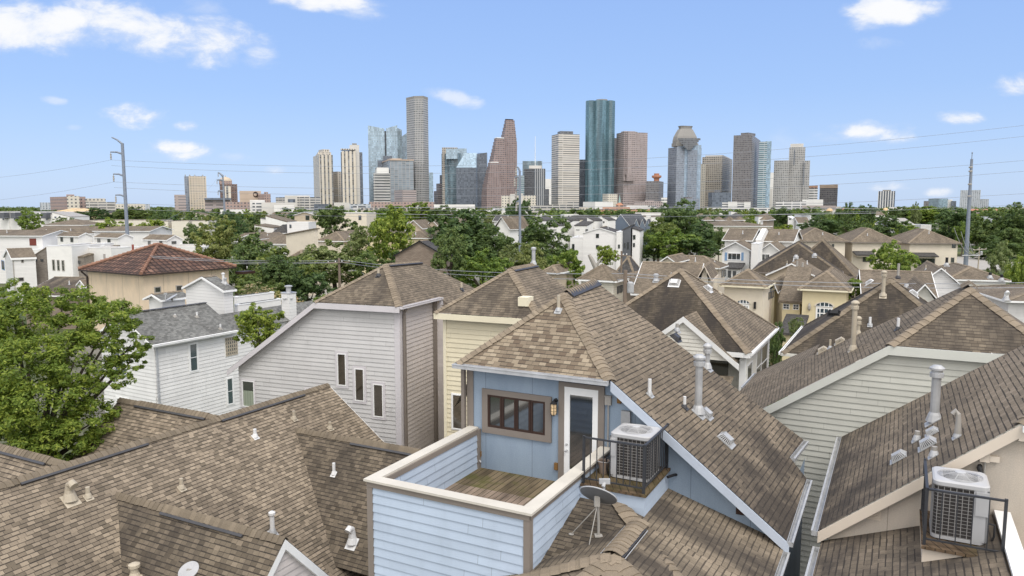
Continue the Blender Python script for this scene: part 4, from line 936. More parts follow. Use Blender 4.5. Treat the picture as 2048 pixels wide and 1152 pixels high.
def beige_house():
    root = thing('beige_house', 'beige stucco house at the lower right with a long brown roof slope', 'house', W(3, 18, 0)); V = W
    b = 15.0; m = (8.95 - 6.45) / (1.9 + 1.16); z = lambda a: 8.95 - m * (1.9 - a)
    lo0, lo1 = V(-1.16, b - .12, z(-1.16)), V(-1.2, 21.6, z(-1.2)); e0 = V(1.9, b - .12, 8.95); ap = V(3.8, b + 1.8, z(3.8)); ap2 = V(3.8, 20.0, z(3.8))
    LS = [e0, lo0, lo1]; nl = NRM(LS); e1 = V(5.7, b - .12, 8.95)
    up = onplane(2046, 690, LS)
    roof_part(root, [([lo0, e0, ap, ap2, up, lo1], 0), ([e0, e1, ap], 1)], [SH['tan'], SH['dark2']])
    nf = NRM([e0, e1, ap]); cap_part(root, [(e0, ap, nf, nl)], SH['cap'])
    mb = MB(); w = b + .02
    mb.poly([V(-.98, w, 0), V(5.6, w, 0), V(5.6, w, 8.86), V(1.9, w, 8.86), V(-.98, w, z(-.98) - .1)], 0); mb.poly([V(-.98, w, 0), V(-.98, 21, 0), V(-.98, 21, z(-.98) - .1), V(-.98, w, z(-.98) - .1)], 0); mb.build('wall', P['beige_panel'], root)
    mb = MB(); mb.box(lo0 - Z * .24, e0 - lo0, -G0.d * .035, Z * .22); mb.box(e0 - Z * .28, G0.s * 3.8, -G0.d * .035, Z * .26); mb.build('rake_fascia', P['beige_trim'], root)
    gutter(root, lo0 - Z * .01, lo1 - Z * .01, -G0.s, P['galv']); gutter(root, e0 + G0.s * .04, e1, -G0.d, P['white'])
    mb = MB(); mb.box(lo0 - Z * .2 + G0.s * .002, lo1 - lo0, G0.s * .03, Z * .18); mb.build('eave_fascia', P['gutter_dark'], root)
    # lower roof
    k = .39; zl = lambda a: 6.24 + k * (a + 1.04)
    LR = [V(-1.1, b - .02, zl(-1.1)), V(-1.1, 8.5, zl(-1.1)), V(1.62, 8.5, zl(1.62)), V(1.62, b - .02, zl(1.62))]
    roof_part(root, [(LR, 0)], [SH['tan']], 'lower_roof'); gutter(root, V(-1.1, 8.5, zl(-1.1) - .01), V(-1.1, b - .3, zl(-1.1) - .01), -G0.s, P['galv'])
    mb = MB(); mb.poly([V(-.95, 8.5, 0), V(-.95, b, 0), V(-.95, b, 6.1), V(-.95, 8.5, 6.1)]); mb.build('wall', P['beige_panel'], root)
    # deck side wall with white cap, on the right of the ledge
    mb = MB(); mb.fbox(G0, 1.66, 1.86, 8.5, b - .003, 0, 7.3); mb.build('deck_parapet', P['beige'], root)
    mb = MB(); mb.fbox(G0, 1.64, 1.88, 8.5, b - .003, 7.302, 7.36); mb.build('parapet_cap', P['white'], root)
    # ledge
    mb = MB(); mb.fbox(G0, .53, 1.63, 13.4, b - .003, 6.3, 7.1); mb.build('ledge', P['beige_trim'], root)
    mb = MB(); mb.poly([V(.51, 13.34, 7.15), V(1.655, 13.34, 7.15), V(1.655, b, 7.15), V(.51, b, 7.15)]); mb.fbox(G0, .51, 1.655, 13.34, 13.37, 7.1, 7.148); mb.build('ledge_boards', P['deck_dark'], root)
    railing(root, [(.55, 14.95), (.55, 13.42), (1.62, 13.42)], 7.15, .93, n_per=.19)
    # wall boxes, vent grille, cable sleeve
    n = -G0.d; pt = lambda x, zz, o=0.0: V(x, w, zz) + n * o
    ab = lambda u, v: G0.ab(PP(u, v, V(0, w, 0), n))
    for u, v, sx, sz in ((1969, 912, .15, .17), (1988, 916, .15, .1)):
        p = ab(u, v); m_ = MB(); m_.box(pt(p[0] - sx / 2, p[2] - sz / 2), G0.s * sx, n * .09, Z * sz); m_.build('electrical_box', P['beige_trim'], root)
    p = ab(1970, 920); m_ = MB(); m_.tube([pt(p[0], p[2], .03), pt(p[0], p[2] - 1.3, .03)], .02, 6); m_.build('conduit', P['pipe_grey'], root)
    p = ab(1960, 932); m_ = MB(); m_.tube([pt(p[0], p[2], .0), pt(p[0] - .02, p[2], .1), pt(p[0] + .02, p[2] - .12, .14), pt(p[0], p[2] - .5, .15), pt(p[0] - .08, p[2] - .9, .16)], .04, 8); m_.build('cable_sleeve', P['black'], root)
    p = ab(1748, 1030); m_ = MB()
    m_.box(pt(p[0] - .11, p[2] - .09), G0.s * .22, n * .01, Z * .18)
    for i in range(5): m_.box(pt(p[0] - .1, p[2] - .07 + i * .033, .01), G0.s * .2, n * .018, Z * .012)
    m_.build('wall_vent', P['beige_trim'], root)
    # roof penetrations
    pipe_px(root, LS, 1868, 842, 740, .09, mat=P['galv'], style='flue', name='flue_pipe'); pipe_px(root, LS, 1915, 874, 822, .045, mat=P['pipe_grey'], style='goose')
    pipe_px(root, LS, 1834, 880, 862, .05, mat=P['pipe_grey']); pipe_px(root, LS, 1868, 912, 893, .05, mat=P['pipe_grey'])
    box_vent(root, LS, 1800, 916, .3, .3, .12); box_vent(root, LS, 1858, 890, .32, .32, .13); box_vent(root, LS, 1866, 866, .24, .24, .1)
    return root
blue_house(); left_front_house(); mauve_house(); yellow_house(); sage_house(); beige_house()
ac_unit('white outdoor air conditioner behind iron railing on the blue house ledge', -5.02, -4.22, 13.95, 14.72, 7.17, .92, True)
ac_unit('white outdoor air conditioner behind railing on the beige house ledge, lower right', .66, 1.42, 13.75, 14.5, 7.17, .98, False)
_f = onplane(1197, 1072, [W(-5.44, 13.25, 6.81), W(-5.44, 11.25, 6.21), W(-3, 11.25, 6.21)])
satellite_dish('dark grey satellite dish on a strutted mast, on the roof beside the blue deck', _f, PY(1197, 990, _f.y - .02), (.32, .61, .72), .35, [P['dish'], P['dish_rim']])
t = thing('pail', 'small brown plastic pail on the ledge beside the air conditioner', 'bucket', W(-5.22, 14.1, 7.15))
m_ = MB(); m_.lathe(W(-5.22, 14.1, 7.155), [(.001, 0), (.085, 0), (.11, .24), (.125, .245), (.125, .265), (.1, .262), (.078, .02)], 16); m_.build('body', P['bucket'], t)
m_ = MB(); m_.lathe(W(-5.22, 14.1, 7.155), [(.1, .2), (.001, .22)], 12); m_.build('soil', P['brown'], t)
m_ = MB(); m_.tube([W(-5.22 + .12 * math.cos(x), 14.1 - .02 - .1 * math.sin(x), 7.40 + .02 * math.sin(x)) for x in [i * math.pi / 8 for i in range(9)]], .006, 5); m_.build('handle', P['galv'], t)
# ================================================================== NEIGHBOURHOOD HOUSES
def solve_len(c, dirv, u, tmax=120.0):
    lo, hi = 0.0, tmax; s = 1 if proj(c + dirv * 1.0)[0] > proj(c)[0] else -1
    for _ in range(50):
        m = (lo + hi) / 2
        if (proj(c + dirv * m)[0] - u) * s < 0: lo = m
        else: hi = m
    return lo
def solve_z(p, v, lo=-5.0, hi=400.0):
    for _ in range(60):
        m = (lo + hi) / 2
        if proj(Vector((p.x, p.y, m)))[1] > v: lo = m
        else: hi = m
    return lo
class HS: pass
def house(label, C, Y, uL=None, uR=None, w=None, d=None, kind='hip', top=None, rise=None, yaw=-27.5, side='r', wall='white_st', roof='mid', trim='white', cap=None, oh=0.3, wins=(), z0=0.0, name='house', cat='house', group=None, parapet=0.0, roof2=None, chim=(), pipes=(), wall2=None, root=None, fas=0.12):
    F = Frame(yaw); c = PY(C[0], C[1], Y); q = F.ab(c); ze = q[2]
    if side == 'r':
        w = w if w is not None else solve_len(c, -F.s, uL); d = d if d is not None else solve_len(c, F.d, uR); a1, b0 = q[0], q[1]; a0, b1 = a1 - w, b0 + d
    else:
        w = w if w is not None else solve_len(c, F.s, uR); d = d if d is not None else solve_len(c, F.d, uL); a0, b0 = q[0], q[1]; a1, b1 = a0 + w, b0 + d
    V = F.W; own = root is None
    if own: root = thing(name, label, cat, V((a0 + a1) / 2, (b0 + b1) / 2, z0), group)
    h = HS(); h.F, h.a0, h.a1, h.b0, h.b1, h.ze, h.root, h.oh = F, a0, a1, b0, b1, ze, root, oh
    am, bm = (a0 + a1) / 2, (b0 + b1) / 2; A, B, Cc, D = V(a0, b0, ze), V(a1, b0, ze), V(a1, b1, ze), V(a0, b1, ze)
    wm, rm, tm = P[wall], SH.get(roof) or P.get(roof), P[trim]
    i0, i1, j0, j1 = a0 + oh, a1 - oh, b0 + oh, b1 - oh; hip = min(w, d) / 2
    if kind == 'hip':
        if w >= d: r0, r1 = V(a0 + hip, bm, ze), V(a1 - hip, bm, ze)
        else: r0, r1 = V(am, b0 + hip, ze), V(am, b1 - hip, ze)
        zr = solve_z(r0 if w < d else (r0 + r1) / 2, top) if top is not None else ze + (rise or hip * .7)
        r0.z = r1.z = zr
        if w >= d: faces = [[A, B, r1, r0], [B, Cc, r1], [Cc, D, r0, r1], [D, A, r0]]
        else: faces = [[A, B, r0], [B, Cc, r1, r0], [Cc, D, r1], [D, A, r0, r1]]
        mats = [rm, SH.get(roof2, rm) if roof2 else rm]
        roof_part(root, [(f, 1 if (i == 0 and roof2) else 0) for i, f in enumerate(faces)], mats)
        n = [NRM(f) for f in faces]; capm = SH['cap'] if cap is None else SH[cap]
        E4 = [(A, r0 if w >= d else r0, n[0], n[3]), (B, r1 if w >= d else r0, n[0], n[1]), (Cc, r1, n[1], n[2]), (D, r0 if w >= d else r1, n[2], n[3])]
        if (r1 - r0).length > .3: E4.append((r0, r1, n[0] if w >= d else n[3], n[2] if w >= d else n[1]))
        if Y < 130: cap_part(root, E4, capm, step=.3, w=.2)
        tops = [(i0, j0, ze), (i1, j0, ze), (i1, j1, ze), (i0, j1, ze)]
        fl = [(A, B, -F.d), (B, Cc, F.s), (D, A, -F.s)]
        wf = [[V(i0, j0, z0), V(i1, j0, z0), V(i1, j0, ze - .02), V(i0, j0, ze - .02)], [V(i1, j0, z0), V(i1, j1, z0), V(i1, j1, ze - .02), V(i1, j0, ze - .02)], [V(i1, j1, z0), V(i0, j1, z0), V(i0, j1, ze - .02), V(i1, j1, ze - .02)], [V(i0, j1, z0), V(i0, j0, z0), V(i0, j0, ze - .02), V(i0, j1, ze - .02)]]
        h.planes = faces
    elif kind in ('gable_s', 'gable_d'):
        if kind == 'gable_s': r0, r1 = V(a0, bm, ze), V(a1, bm, ze)
        else: r0, r1 = V(am, b0, ze), V(am, b1, ze)
        zr = solve_z(r1 if kind == 'gable_s' and side == 'r' else r0, top) if top is not None else ze + (rise or 1.5)
        r0.z = r1.z = zr
        faces = [[A, B, r1, r0], [Cc, D, r0, r1]] if kind == 'gable_s' else [[B, Cc, r1, r0], [D, A, r0, r1]]
        roof_part(root, [(f, 0) for f in faces], [rm])
        n = [NRM(f) for f in faces]
        if Y < 130: cap_part(root, [(r0, r1, n[0], n[1])], SH['cap'] if cap is None else SH[cap], step=.3, w=.2)
        e = zr - .1
        if kind == 'gable_s':
            wf = [[V(i0, j0, z0), V(i1, j0, z0), V(i1, j0, ze), V(i0, j0, ze)], [V(i1, j0, z0), V(i1, j1, z0), V(i1, j1, ze), V(i1, bm, e), V(i1, j0, ze)], [V(i1, j1, z0), V(i0, j1, z0), V(i0, j1, ze), V(i1, j1, ze)], [V(i0, j1, z0), V(i0, j0, z0), V(i0, j0, ze), V(i0, bm, e), V(i0, j1, ze)]]
            fl = [(A, B, -F.d), (B, r1, F.s), (r1, Cc, F.s), (D, r0, -F.s), (r0, A, -F.s)]
        else:
            wf = [[V(i0, j0, z0), V(i1, j0, z0), V(i1, j0, ze), V(am, j0, e), V(i0, j0, ze)], [V(i1, j0, z0), V(i1, j1, z0), V(i1, j1, ze), V(i1, j0, ze)], [V(i1, j1, z0), V(i0, j1, z0), V(i0, j1, ze), V(am, j1, e), V(i1, j1, ze)], [V(i0, j1, z0), V(i0, j0, z0), V(i0, j0, ze), V(i0, j1, ze)]]
            fl = [(A, r0, -F.d), (r0, B, -F.d), (B, Cc, F.s), (D, A, -F.s)]
        h.planes = faces
    elif kind.startswith('shed'):
        # slope direction: shed_s falls toward -s, shed_r falls toward +s, shed_f falls to the front, shed_k rises to the front
        zr = solve_z(B if kind == 'shed_s' else A if kind == 'shed_r' else D if kind == 'shed_f' else A, top) if top is not None else ze + (rise or 1)
        g = dict(shed_s=(ze, zr, zr, ze), shed_r=(zr, ze, ze, zr), shed_f=(ze, ze, zr, zr), shed_k=(zr, zr, ze, ze))[kind]
        Q = [V(a0, b0, g[0]), V(a1, b0, g[1]), V(a1, b1, g[2]), V(a0, b1, g[3])]
        mb = MB(); mb.poly(Q); mb.poly([x - Z * .16 for x in Q])
        for i in range(4): j = (i + 1) % 4; mb.poly([Q[i] - Z * .16, Q[j] - Z * .16, Q[j], Q[i]])
        mb.build('roof', rm, root); X = [V(i0, j0, g[0] - .17), V(i1, j0, g[1] - .17), V(i1, j1, g[2] - .17), V(i0, j1, g[3] - .17)]
        wf = []
        for i in range(4):
            j = (i + 1) % 4; wf.append([Vector((X[i].x, X[i].y, z0)), Vector((X[j].x, X[j].y, z0)), X[j], X[i]])
        fl = []; h.planes = [Q]
    else:   # flat roof with parapet
        pz = ze; t = .25
        mb = MB(); mb.poly([V(a0 + t, b0 + t, ze - .35), V(a1 - t, b0 + t, ze - .35), V(a1 - t, b1 - t, ze - .35), V(a0 + t, b1 - t, ze - .35)]); mb.build('roof', rm, root)
        mb = MB()
        for x0, x1, y0, y1 in ((a0, a1, b0, b0 + t), (a0, a1, b1 - t, b1), (a0, a0 + t, b0 + t, b1 - t), (a1 - t, a1, b0 + t, b1 - t)): mb.fbox(F, x0 - .03, x1 + .03, y0 - .03, y1 + .03, ze, ze + .07)
        mb.build('parapet_cap', tm, root)
        i0, i1, j0, j1 = a0, a1, b0, b1; oh = h.oh = 0
        wf = [[V(a0, b0, z0), V(a1, b0, z0), V(a1, b0, ze), V(a0, b0, ze)], [V(a1, b0, z0), V(a1, b1, z0), V(a1, b1, ze), V(a1, b0, ze)], [V(a1, b1, z0), V(a0, b1, z0), V(a0, b1, ze), V(a1, b1, ze)], [V(a0, b1, z0), V(a0, b0, z0), V(a0, b0, ze), V(a0, b1, ze)]]
        it = [V(a0 + t, b0 + t, 0), V(a1 - t, b0 + t, 0), V(a1 - t, b1 - t, 0), V(a0 + t, b1 - t, 0)]
        for i in range(4):
            p_, q_ = it[i], it[(i + 1) % 4]; wf.append([p_ + Z * (ze - .35), q_ + Z * (ze - .35), q_ + Z * ze, p_ + Z * ze])
        fl = []; h.planes = []
    if Y < 135 and own and kind in ('hip', 'gable_s', 'gable_d') and not pipes and w * d > 30 and roof != 'tile':
        r_ = random.Random(int(C[0] * 3 + C[1]))
        for q_ in range(2):
            f = h.planes[0] if q_ == 0 else h.planes[min(1, len(h.planes) - 1)]; e0, e1 = f[0].lerp(f[1], r_.uniform(.3, .7)), f[-1].lerp(f[2], .5); vent_pipe(root, e0.lerp(e1, r_.uniform(.35, .7)), r_.uniform(.3, .5), .05, P['pipe_tan' if q_ else 'pipe_white'], 'plain', NRM(f))
    mb = MB()
    for i, f in enumerate(wf): mb.poly(f, 1 if (wall2 and i == 1) else 0)
    mb.build('wall', [wm, P[wall2] if wall2 else wm], root)
    if fl and fas: fascia(root, fl, tm, h=fas, drop=.015, w=.05, name='fascia')
    h.face = {'f': b0 + oh, 'k': b1 - oh, 'r': a1 - oh, 'l': a0 + oh}
    for wd_ in wins:
        f, px = wd_[0], wd_[1]; kw = dict(wd_[2]) if len(wd_) > 2 else {}
        kw['fmat'] = P[kw.pop('f', 'white')]; kw['gmat'] = P[kw.pop('g', 'glass')]; nm = kw.pop('name', 'window')
        window_px(root, F, f, h.face[f], px, name=nm, **kw)
    for fi, ub, vb, vt, r_, st in pipes: pipe_px(root, h.planes[fi], ub, vb, vt, r_, mat=P['pipe_tan' if st != 'g' else 'pipe_grey'], style='cap' if st == 'c' else 'plain')
    return h
def zat(u, v, Y): return PY(u, v, Y).z
BW = dict(f='door_grey', fw=.06)

# ---------------------------------------------------------------- right of the blue house
def dark_hip_house():
    V = W; root = thing('dark_roofed_house', 'dark hip roofed house with small white front gable, behind the blue roof', 'house', V(-9.4, 36, 0))
    a0, a1, b0, b1, ze = -13.45, -5.45, 32.0, 39.6, 6.5
    A, B, Cc, D = V(a0, b0, ze), V(a1, b0, ze), V(a1, b1, ze), V(a0, b1, ze); ap, ap2 = V(-9.45, 35.75, 9.62), V(-9.45, 35.95, 9.62)
    F4 = [[A, B, ap], [B, Cc, ap2, ap], [Cc, D, ap2], [D, A, ap, ap2]]; n = [NRM(f) for f in F4]
    gp = onplane(1393, 622, F4[0]); gq = G0.ab(gp); bg = 31.75; ga, gz = gq[0] - .1, gq[2]; wd_ = 2.3; sl = .78
    g0 = V(ga, bg, gz)
    roof_part(root, [(F4[0], 1), (F4[1], 0), (F4[2], 0), (F4[3], 0), ([g0, gp + G0.d * .1, V(ga + wd_, 33.0, gz - sl * wd_), V(ga + wd_, bg, gz - sl * wd_)], 0), ([g0, gp + G0.d * .1, V(ga - wd_, 33.0, gz - sl * wd_), V(ga - wd_, bg, gz - sl * wd_)], 0)], [SH['mid'], SH['dark']])
    cap_part(root, [(B, ap, n[0], n[1]), (A, ap, n[0], n[3]), (Cc, ap2, n[1], n[2])], SH['cap'], w=.2, step=.25, lift=.03)
    mb = MB(); mb.lap([V(ga - wd_ + .1, bg + .12, gz - sl * wd_), V(ga + wd_ - .1, bg + .12, gz - sl * wd_), V(ga, bg + .12, gz - .12)], -G0.d, .165); mb.build('gable_wall', P['offwhite'], root)
    mb = MB()
    for sg in (-1, 1): mb.box(V(ga, bg - .02, gz - .26), G0.s * sg * (wd_ + .1) - Z * sl * (wd_ + .1), G0.d * .06, Z * .25)
    mb.build('rake_fascia', P['white'], root)
    mb = MB(); mb.lap([V(a1 - .3, b0 + .3, 0), V(a1 - .3, b1 - .3, 0), V(a1 - .3, b1 - .3, 6.4), V(a1 - .3, b0 + .3, 6.4)], G0.s, .17); mb.lap([V(a0 + .3, b0 + 1.3, 0), V(a1 - .3, b0 + 1.3, 0), V(a1 - .3, b0 + 1.3, 6.4), V(a0 + .3, b0 + 1.3, 6.4)], -G0.d, .17); mb.build('wall', P['offwhite'], root)
    fascia(root, [(A, B, -G0.d), (B, Cc, G0.s)], P['white'], h=.2)
    gutter(root, B, Cc, G0.s, P['white'])
    mb = MB(); mb.fbox(G0, a1 - .45, a1 - .2, b0 + .28, b0 + .5, 0, 6.3); mb.build('porch_post', P['white'], root)
    mb = MB(); mb.poly([V(-9.3, b0 + 1.25, 4.9), V(a1 - 1.1, b0 + 1.25, 4.9), V(a1 - 1.1, b0 + 1.25, 6.3), V(-9.3, b0 + 1.25, 6.3)]); mb.build('porch_shade_sheet', P['glass_warm'], root)  # dark sheet before the wall stands for the shade inside the porch
    for px in ((1493, 731, 1501, 785), (1512, 703, 1520, 760), (1522, 694, 1532, 750)): window_px(root, G0, 'r', a1 - .3, px, fw=.05, nz=2)
    lw = [V(-8.6, 31.9, 5.5), V(-5.4, 31.2, 5.5)]
    o = roof_part(root, [([V(-9.2, 31.6, 5.35), V(-6.05, 29.3, 4.6), V(-6.05, 32.0, 5.45)], 0)], [SH['mid']], 'lower_roof'); 
    box_vent(root, F4[0], 1349, 566, .5, .4, .15, P['pipe_white'], P['pipe_grey']); box_vent(root, F4[1], 1415, 578, .5, .4, .18, P['pipe_white'], P['black']); box_vent(root, F4[1], 1440, 586, .3, .2, .06, P['pipe_tan'], P['pipe_tan'])
    pipe_px(root, F4[0], 1353, 665, 648, .06, mat=P['pipe_tan'])
dark_hip_house()
h = house('streaked dark hip roofed house with a tall flue at its peak, behind the sage house', (1563, 705), PZ(1563, 705, 6.5).y, w=7.8, d=8.0, kind='hip', rise=2.95, side='l', wall='mauve2', roof='dark', roof2='dark', trim='offwhite', cap='cap_dark', name='dark_hip_house')
pipe_px(h.root, h.planes[0], 1766, 592, 546, .075, mat=P['pipe_tan'], style='flue', name='flue_pipe', flash=P['pipe_tan'])
gutter(h.root, h.planes[3][1] - Z * .0, h.planes[3][0], -G0.s, P['white'])
box_vent(h.root, h.planes[0], 1668, 627, .5, .3, .12, P['black'], P['black']); box_vent(h.root, h.planes[3], 1740, 566, .5, .4, .15, P['pipe_white'], P['black']); box_vent(h.root, h.planes[1], 1826, 588, .5, .4, .15, P['pipe_white'], P['black'])
# cream tower houses
Yk = 54
h = house('cream stucco tower house with arched window under a brown pyramid roof', (1534, 574), Yk, uL=1439, uR=1550, top=538, wall='cream', roof='mid', trim='yellow_trim', wins=[('r', (1537, 585, 1541, 596), BW), ('r', (1542, 583, 1546, 594), BW)], name='tower_house')
def arched_door(h, u0, u1, v_sp, v_top, v_bot, surround):
    F, b = h.F, h.face['f']; n, ax = axes(F, 'f'); p0 = F.d * b
    A, B2 = F.ab(PP(u0, v_sp, p0, n)), F.ab(PP(u1, v_sp, p0, n)); zt, zb = F.ab(PP((u0 + u1) / 2, v_top, p0, n))[2], F.ab(PP(u0, v_bot, p0, n))[2]
    x0, x1, zs = A[0], B2[0], A[2]; xm = (x0 + x1) / 2; rx = (x1 - x0) / 2; rz = zt - zs; pt = lambda x, z, o=0.0: F.W(x, b, z) + n * o
    arc = lambda k, o: [pt(xm + math.cos(t) * rx * k, zs + math.sin(t) * rz * k, o) for t in [math.pi * i / 12 for i in range(13)]]
    mb = MB(); O, I = arc(1.22, .05), arc(1.0, .05); O2 = arc(1.22, 0)
    for i in range(12): mb.poly([O[i], O[i + 1], I[i + 1], I[i]]); mb.poly([O2[i], O2[i + 1], O[i + 1], O[i]])
    w_ = mb.build('arched_window', P[surround], h.root)
    g = MB(); g.poly([pt(x0, zs, .02)] + arc(1.0, .02)[::-1][1:-1] + [pt(x1, zs, .02)]); g.build('pane', P['glass_blue'], w_)
    mb = MB()
    for k in range(1, 4): mb.beam(pt(x0 + (x1 - x0) * k / 4, zs, .04), pt(x0 + (x1 - x0) * k / 4, zs + rz * math.sin(math.acos((k - 2) / 2)) * .98, .04), .05, .03, F.d)
    mb.beam(pt(x0, zs, .05), pt(x1, zs, .05), .08, .04); mb.build('muntin', P['white'], w_)
    window(h.root, F, 'f', b, x0, x1, zb, zs - .06, fw=.12, nx=4, nz=3, gmat=P['glass_blue'], name='french_door', mw=.07)
arched_door(h, 1474, 1499, 606, 600, 640, 'cream')
m_ = MB(); q = PP(1508, 609, h.F.d * h.face['f'], -h.F.d); m_.box(q - h.F.d * .15 - Z * .3, h.F.s * .15, h.F.d * .15, Z * .5); m_.build('wall_lamp', P['black'], h.root)
h2 = house('', (1556, 584), Yk + 4.5, uL=1535, uR=1577, kind='gable_d', rise=.9, wall='creamy', roof='mid', root=h.root, d=6.0)
h = house('yellow stucco tower house with arched french door and grey pyramid roof', (1702, 582), Yk, uL=1596, uR=1714, top=541, wall='creamy', roof='mid2', trim='yellow_trim', name='tower_house')
arched_door(h, 1632, 1666, 612, 605, 650, 'cream')
m_ = MB(); q = PP(1619, 612, h.F.d * h.face['f'], -h.F.d); m_.lathe(q - h.F.d * .1 - Z * .35, [(.03, 0), (.12, .15), (.12, .4), (.03, .6)], 8); m_.build('wall_lamp', P['pipe_grey'], h.root)
h2 = house('', (1608, 604), Yk + 2.2, uL=1556, d=5.0, kind='shed_f', rise=2.3, wall='creamy', roof='mid2', root=h.root, wins=[('f', (1566, 607, 1579, 619), dict(nx=2, nz=2)), ('f', (1586, 608, 1598, 620), dict(nx=2, nz=2))])
m_ = MB(); m_.fbox(h2.F, h2.a0, h2.a1, h2.b0 + .1, h2.b0 + .28, 3.2, 3.4); m_.build('belt_trim', P['blue_trim'], h.root)
lowr = house('low brown garage roof below the yellow tower house', (1604, 668), Yk - 3, uL=1556, d=4.0, kind='shed_f', rise=.8, wall='creamy', roof='black', name='garage')
h = house('tan gable ended house with white rakes behind the two tower houses', (1634, 553), 64, uL=1532, d=9, kind='gable_d', top=526, wall='tan_st', roof='mid2', oh=.25, name='gabled_house')
for u, v, vt in ((1594, 538, 522), (1605, 537, 525), (1618, 541, 534)): pipe_px(h.root, h.planes[0], u, v, vt, .08, mat=P['pipe_grey'])
h = house('big house with steep blackened roof, wide ridge and pale hip lines', (1688, 549), 68, uL=1500, d=12, kind='hip', top=485, wall='tan_st', roof='dark', roof2='dark', trim='taupe', cap='cap_dark', name='steep_roofed_house', yaw=-22)
h2 = house('', (1712, 553), 71, uL=1562, d=7.5, kind='hip', top=478, wall='tan_st', roof='mid', roof2='dark', trim='taupe', cap='cap_dark', root=h.root, yaw=-27.5)
pipe_px(h.root, h.planes[0], 1629, 512, 507, .12, mat=P['pipe_tan']); pipe_px(h.root, h.planes[0], 1592, 515, 511, .12, mat=P['pipe_tan'])
# pair of white houses with blue shutters
Yw = 96
h = house('white house with blue shuttered window and long brown roof, left half of the pair', (1505, 481), Yw, uL=1444, d=9, kind='gable_s', top=457.5, wall='white_st', roof='mid', name='shuttered_house', group='pair of white houses with blue shutters')
h2 = house('', (1503, 501), Yw - 5, uL=1439, d=7, kind='gable_d', top=483, wall='white_st', roof='mid', root=h.root, wins=[('f', (1455, 505, 1482, 521), dict(fw=.1, nx=3))])
for u0, u1 in ((1449.5, 1454.5), (1482.5, 1487.5)):
    p0 = h2.F.d * h2.face['f']; q = PP(u0, 521, p0, -h2.F.d); q2 = PP(u1, 505, p0, -h2.F.d); m_ = MB(); m_.box(q - h2.F.d * .06, h2.F.s * (q2 - q).dot(h2.F.s), h2.F.d * .06, Z * (q2.z - q.z)); m_.build('shutter', P['shutter'], h.root)
house('', (1484, 536), Yw - 6.5, uL=1450, d=2, kind='shed_f', rise=.5, wall='white_st', roof='black', root=h.root, wins=[('f', (1456, 541, 1462, 555), BW), ('f', (1466, 542, 1472, 552), BW)])
h = house('white house with blue shutters, right half of the pair behind the dark roof', (1588, 483), Yw, uL=1520, d=9, kind='gable_s', top=459, wall='white_st', roof='mid', name='shuttered_house', group='pair of white houses with blue shutters')
h2 = house('', (1562, 503), Yw - 5, uL=1517, d=7, kind='gable_d', top=485, wall='white_st', roof='mid', root=h.root, wins=[('f', (1521, 507, 1540, 522), dict(fw=.1, nx=2))])
p0 = h2.F.d * h2.face['f']; q = PP(1516.5, 524, p0, -h2.F.d); m_ = MB(); m_.box(q - h2.F.d * .06, h2.F.s * .35, h2.F.d * .06, Z * 1.1); m_.build('shutter', P['shutter'], h.root)
h2 = house('', (1517, 488), Yw - 7, uL=1503, d=3, kind='flat', wall='white_st', roof='pipe_white', root=h.root)
h2 = house('', (1521, 480), Yw - .6, uL=1511, d=9.6, kind='gable_s', top=456, wall='white_st', roof='white_st', root=h.root, oh=.02, fas=0)
# three pale hip roofed houses in a row
for lab, C, uL, uR, top, wn in (
    ('white hip roofed house at the left end of the row of three', (1588, 482), 1585, 1698, 455.5, [('f', (1664, 488, 1668, 494), BW)]),
    ('white hip roofed house in the middle of the row of three, tree before it', (1701, 484), 1698, 1803, 456, [('f', (1778, 486, 1785, 492), BW), ('f', (1726, 510, 1748, 524), dict(nx=3, f='door_grey'))]),
    ('white hip roofed house at the right end of the row, beside the tall steel pole', (1816, 486), 1813, 1924, 458, [('f', (1904, 488, 1911, 496), BW), ('f', (1838, 514, 1869, 536), dict(nx=3, f='door_grey', fw=.1)), ('f', (1902, 515, 1908, 525), BW)])):
    h = house(lab, C, 112, uR=uR, d=11, kind='hip', top=top, side='l', yaw=-8, wall='cream', roof='mid', trim='taupe', oh=.4, wins=wn, name='hip_house', group='row of three hip roofed houses')
    if C[0] > 1600:
        c0 = (1712, 509) if C[0] < 1800 else (1830, 512); uu = 1751 if C[0] < 1800 else 1878
        h2 = house('', c0, 110.6, uR=uu, d=2, kind='shed_f', rise=.5, side='l', yaw=-8, wall='cream', roof='black', root=h.root, z0=max(0, zat(c0[0], c0[1], 110.6) - .35))
# houses at the right edge
h = house('grey brown gabled roof with a small cross gable, behind the dark flue roof', (1879, 606), 52, uL=1724, d=10, kind='gable_s', top=543, wall='offwhite', roof='mid2', name='gabled_house', yaw=-22)
h2 = house('', (1888, 612), 49, uL=1808, d=6, kind='gable_d', top=567, wall='offwhite', roof='mid2', root=h.root, yaw=-22)
pipe_px(h.root, h.planes[0], 1796, 556, 527, .09, mat=P['pipe_grey'], flash=P['vent']); pipe_px(h2.root, h2.planes[1], 1813, 575, 569, .12, mat=P['pipe_white'])
h = house('white gable ended house with long grey brown roof, near the right edge', (1934, 578), 62, uL=1828, d=9, kind='gable_d', top=535, wall='white_lap', roof='mid2', name='gabled_house', yaw=-22)
h2 = house('', (2022, 561), 66, uL=1893, d=10, kind='hip', top=533, wall='offwhite', roof='mid2', root=h.root, yaw=-16)
for u, v, vt in ((1980, 556, 545), (2003, 561, 549), (1893, 531, 515)): pipe_px(h.root, h2.planes[0], u, v, vt, .12, mat=P['black'])
h = house('house with grey brown roof and white bent vent pipe cut by the right edge', (2011, 601), 50, w=9, d=9, kind='hip', top=566, side='l', wall='mauve', roof='mid2', name='hip_house', yaw=-14)
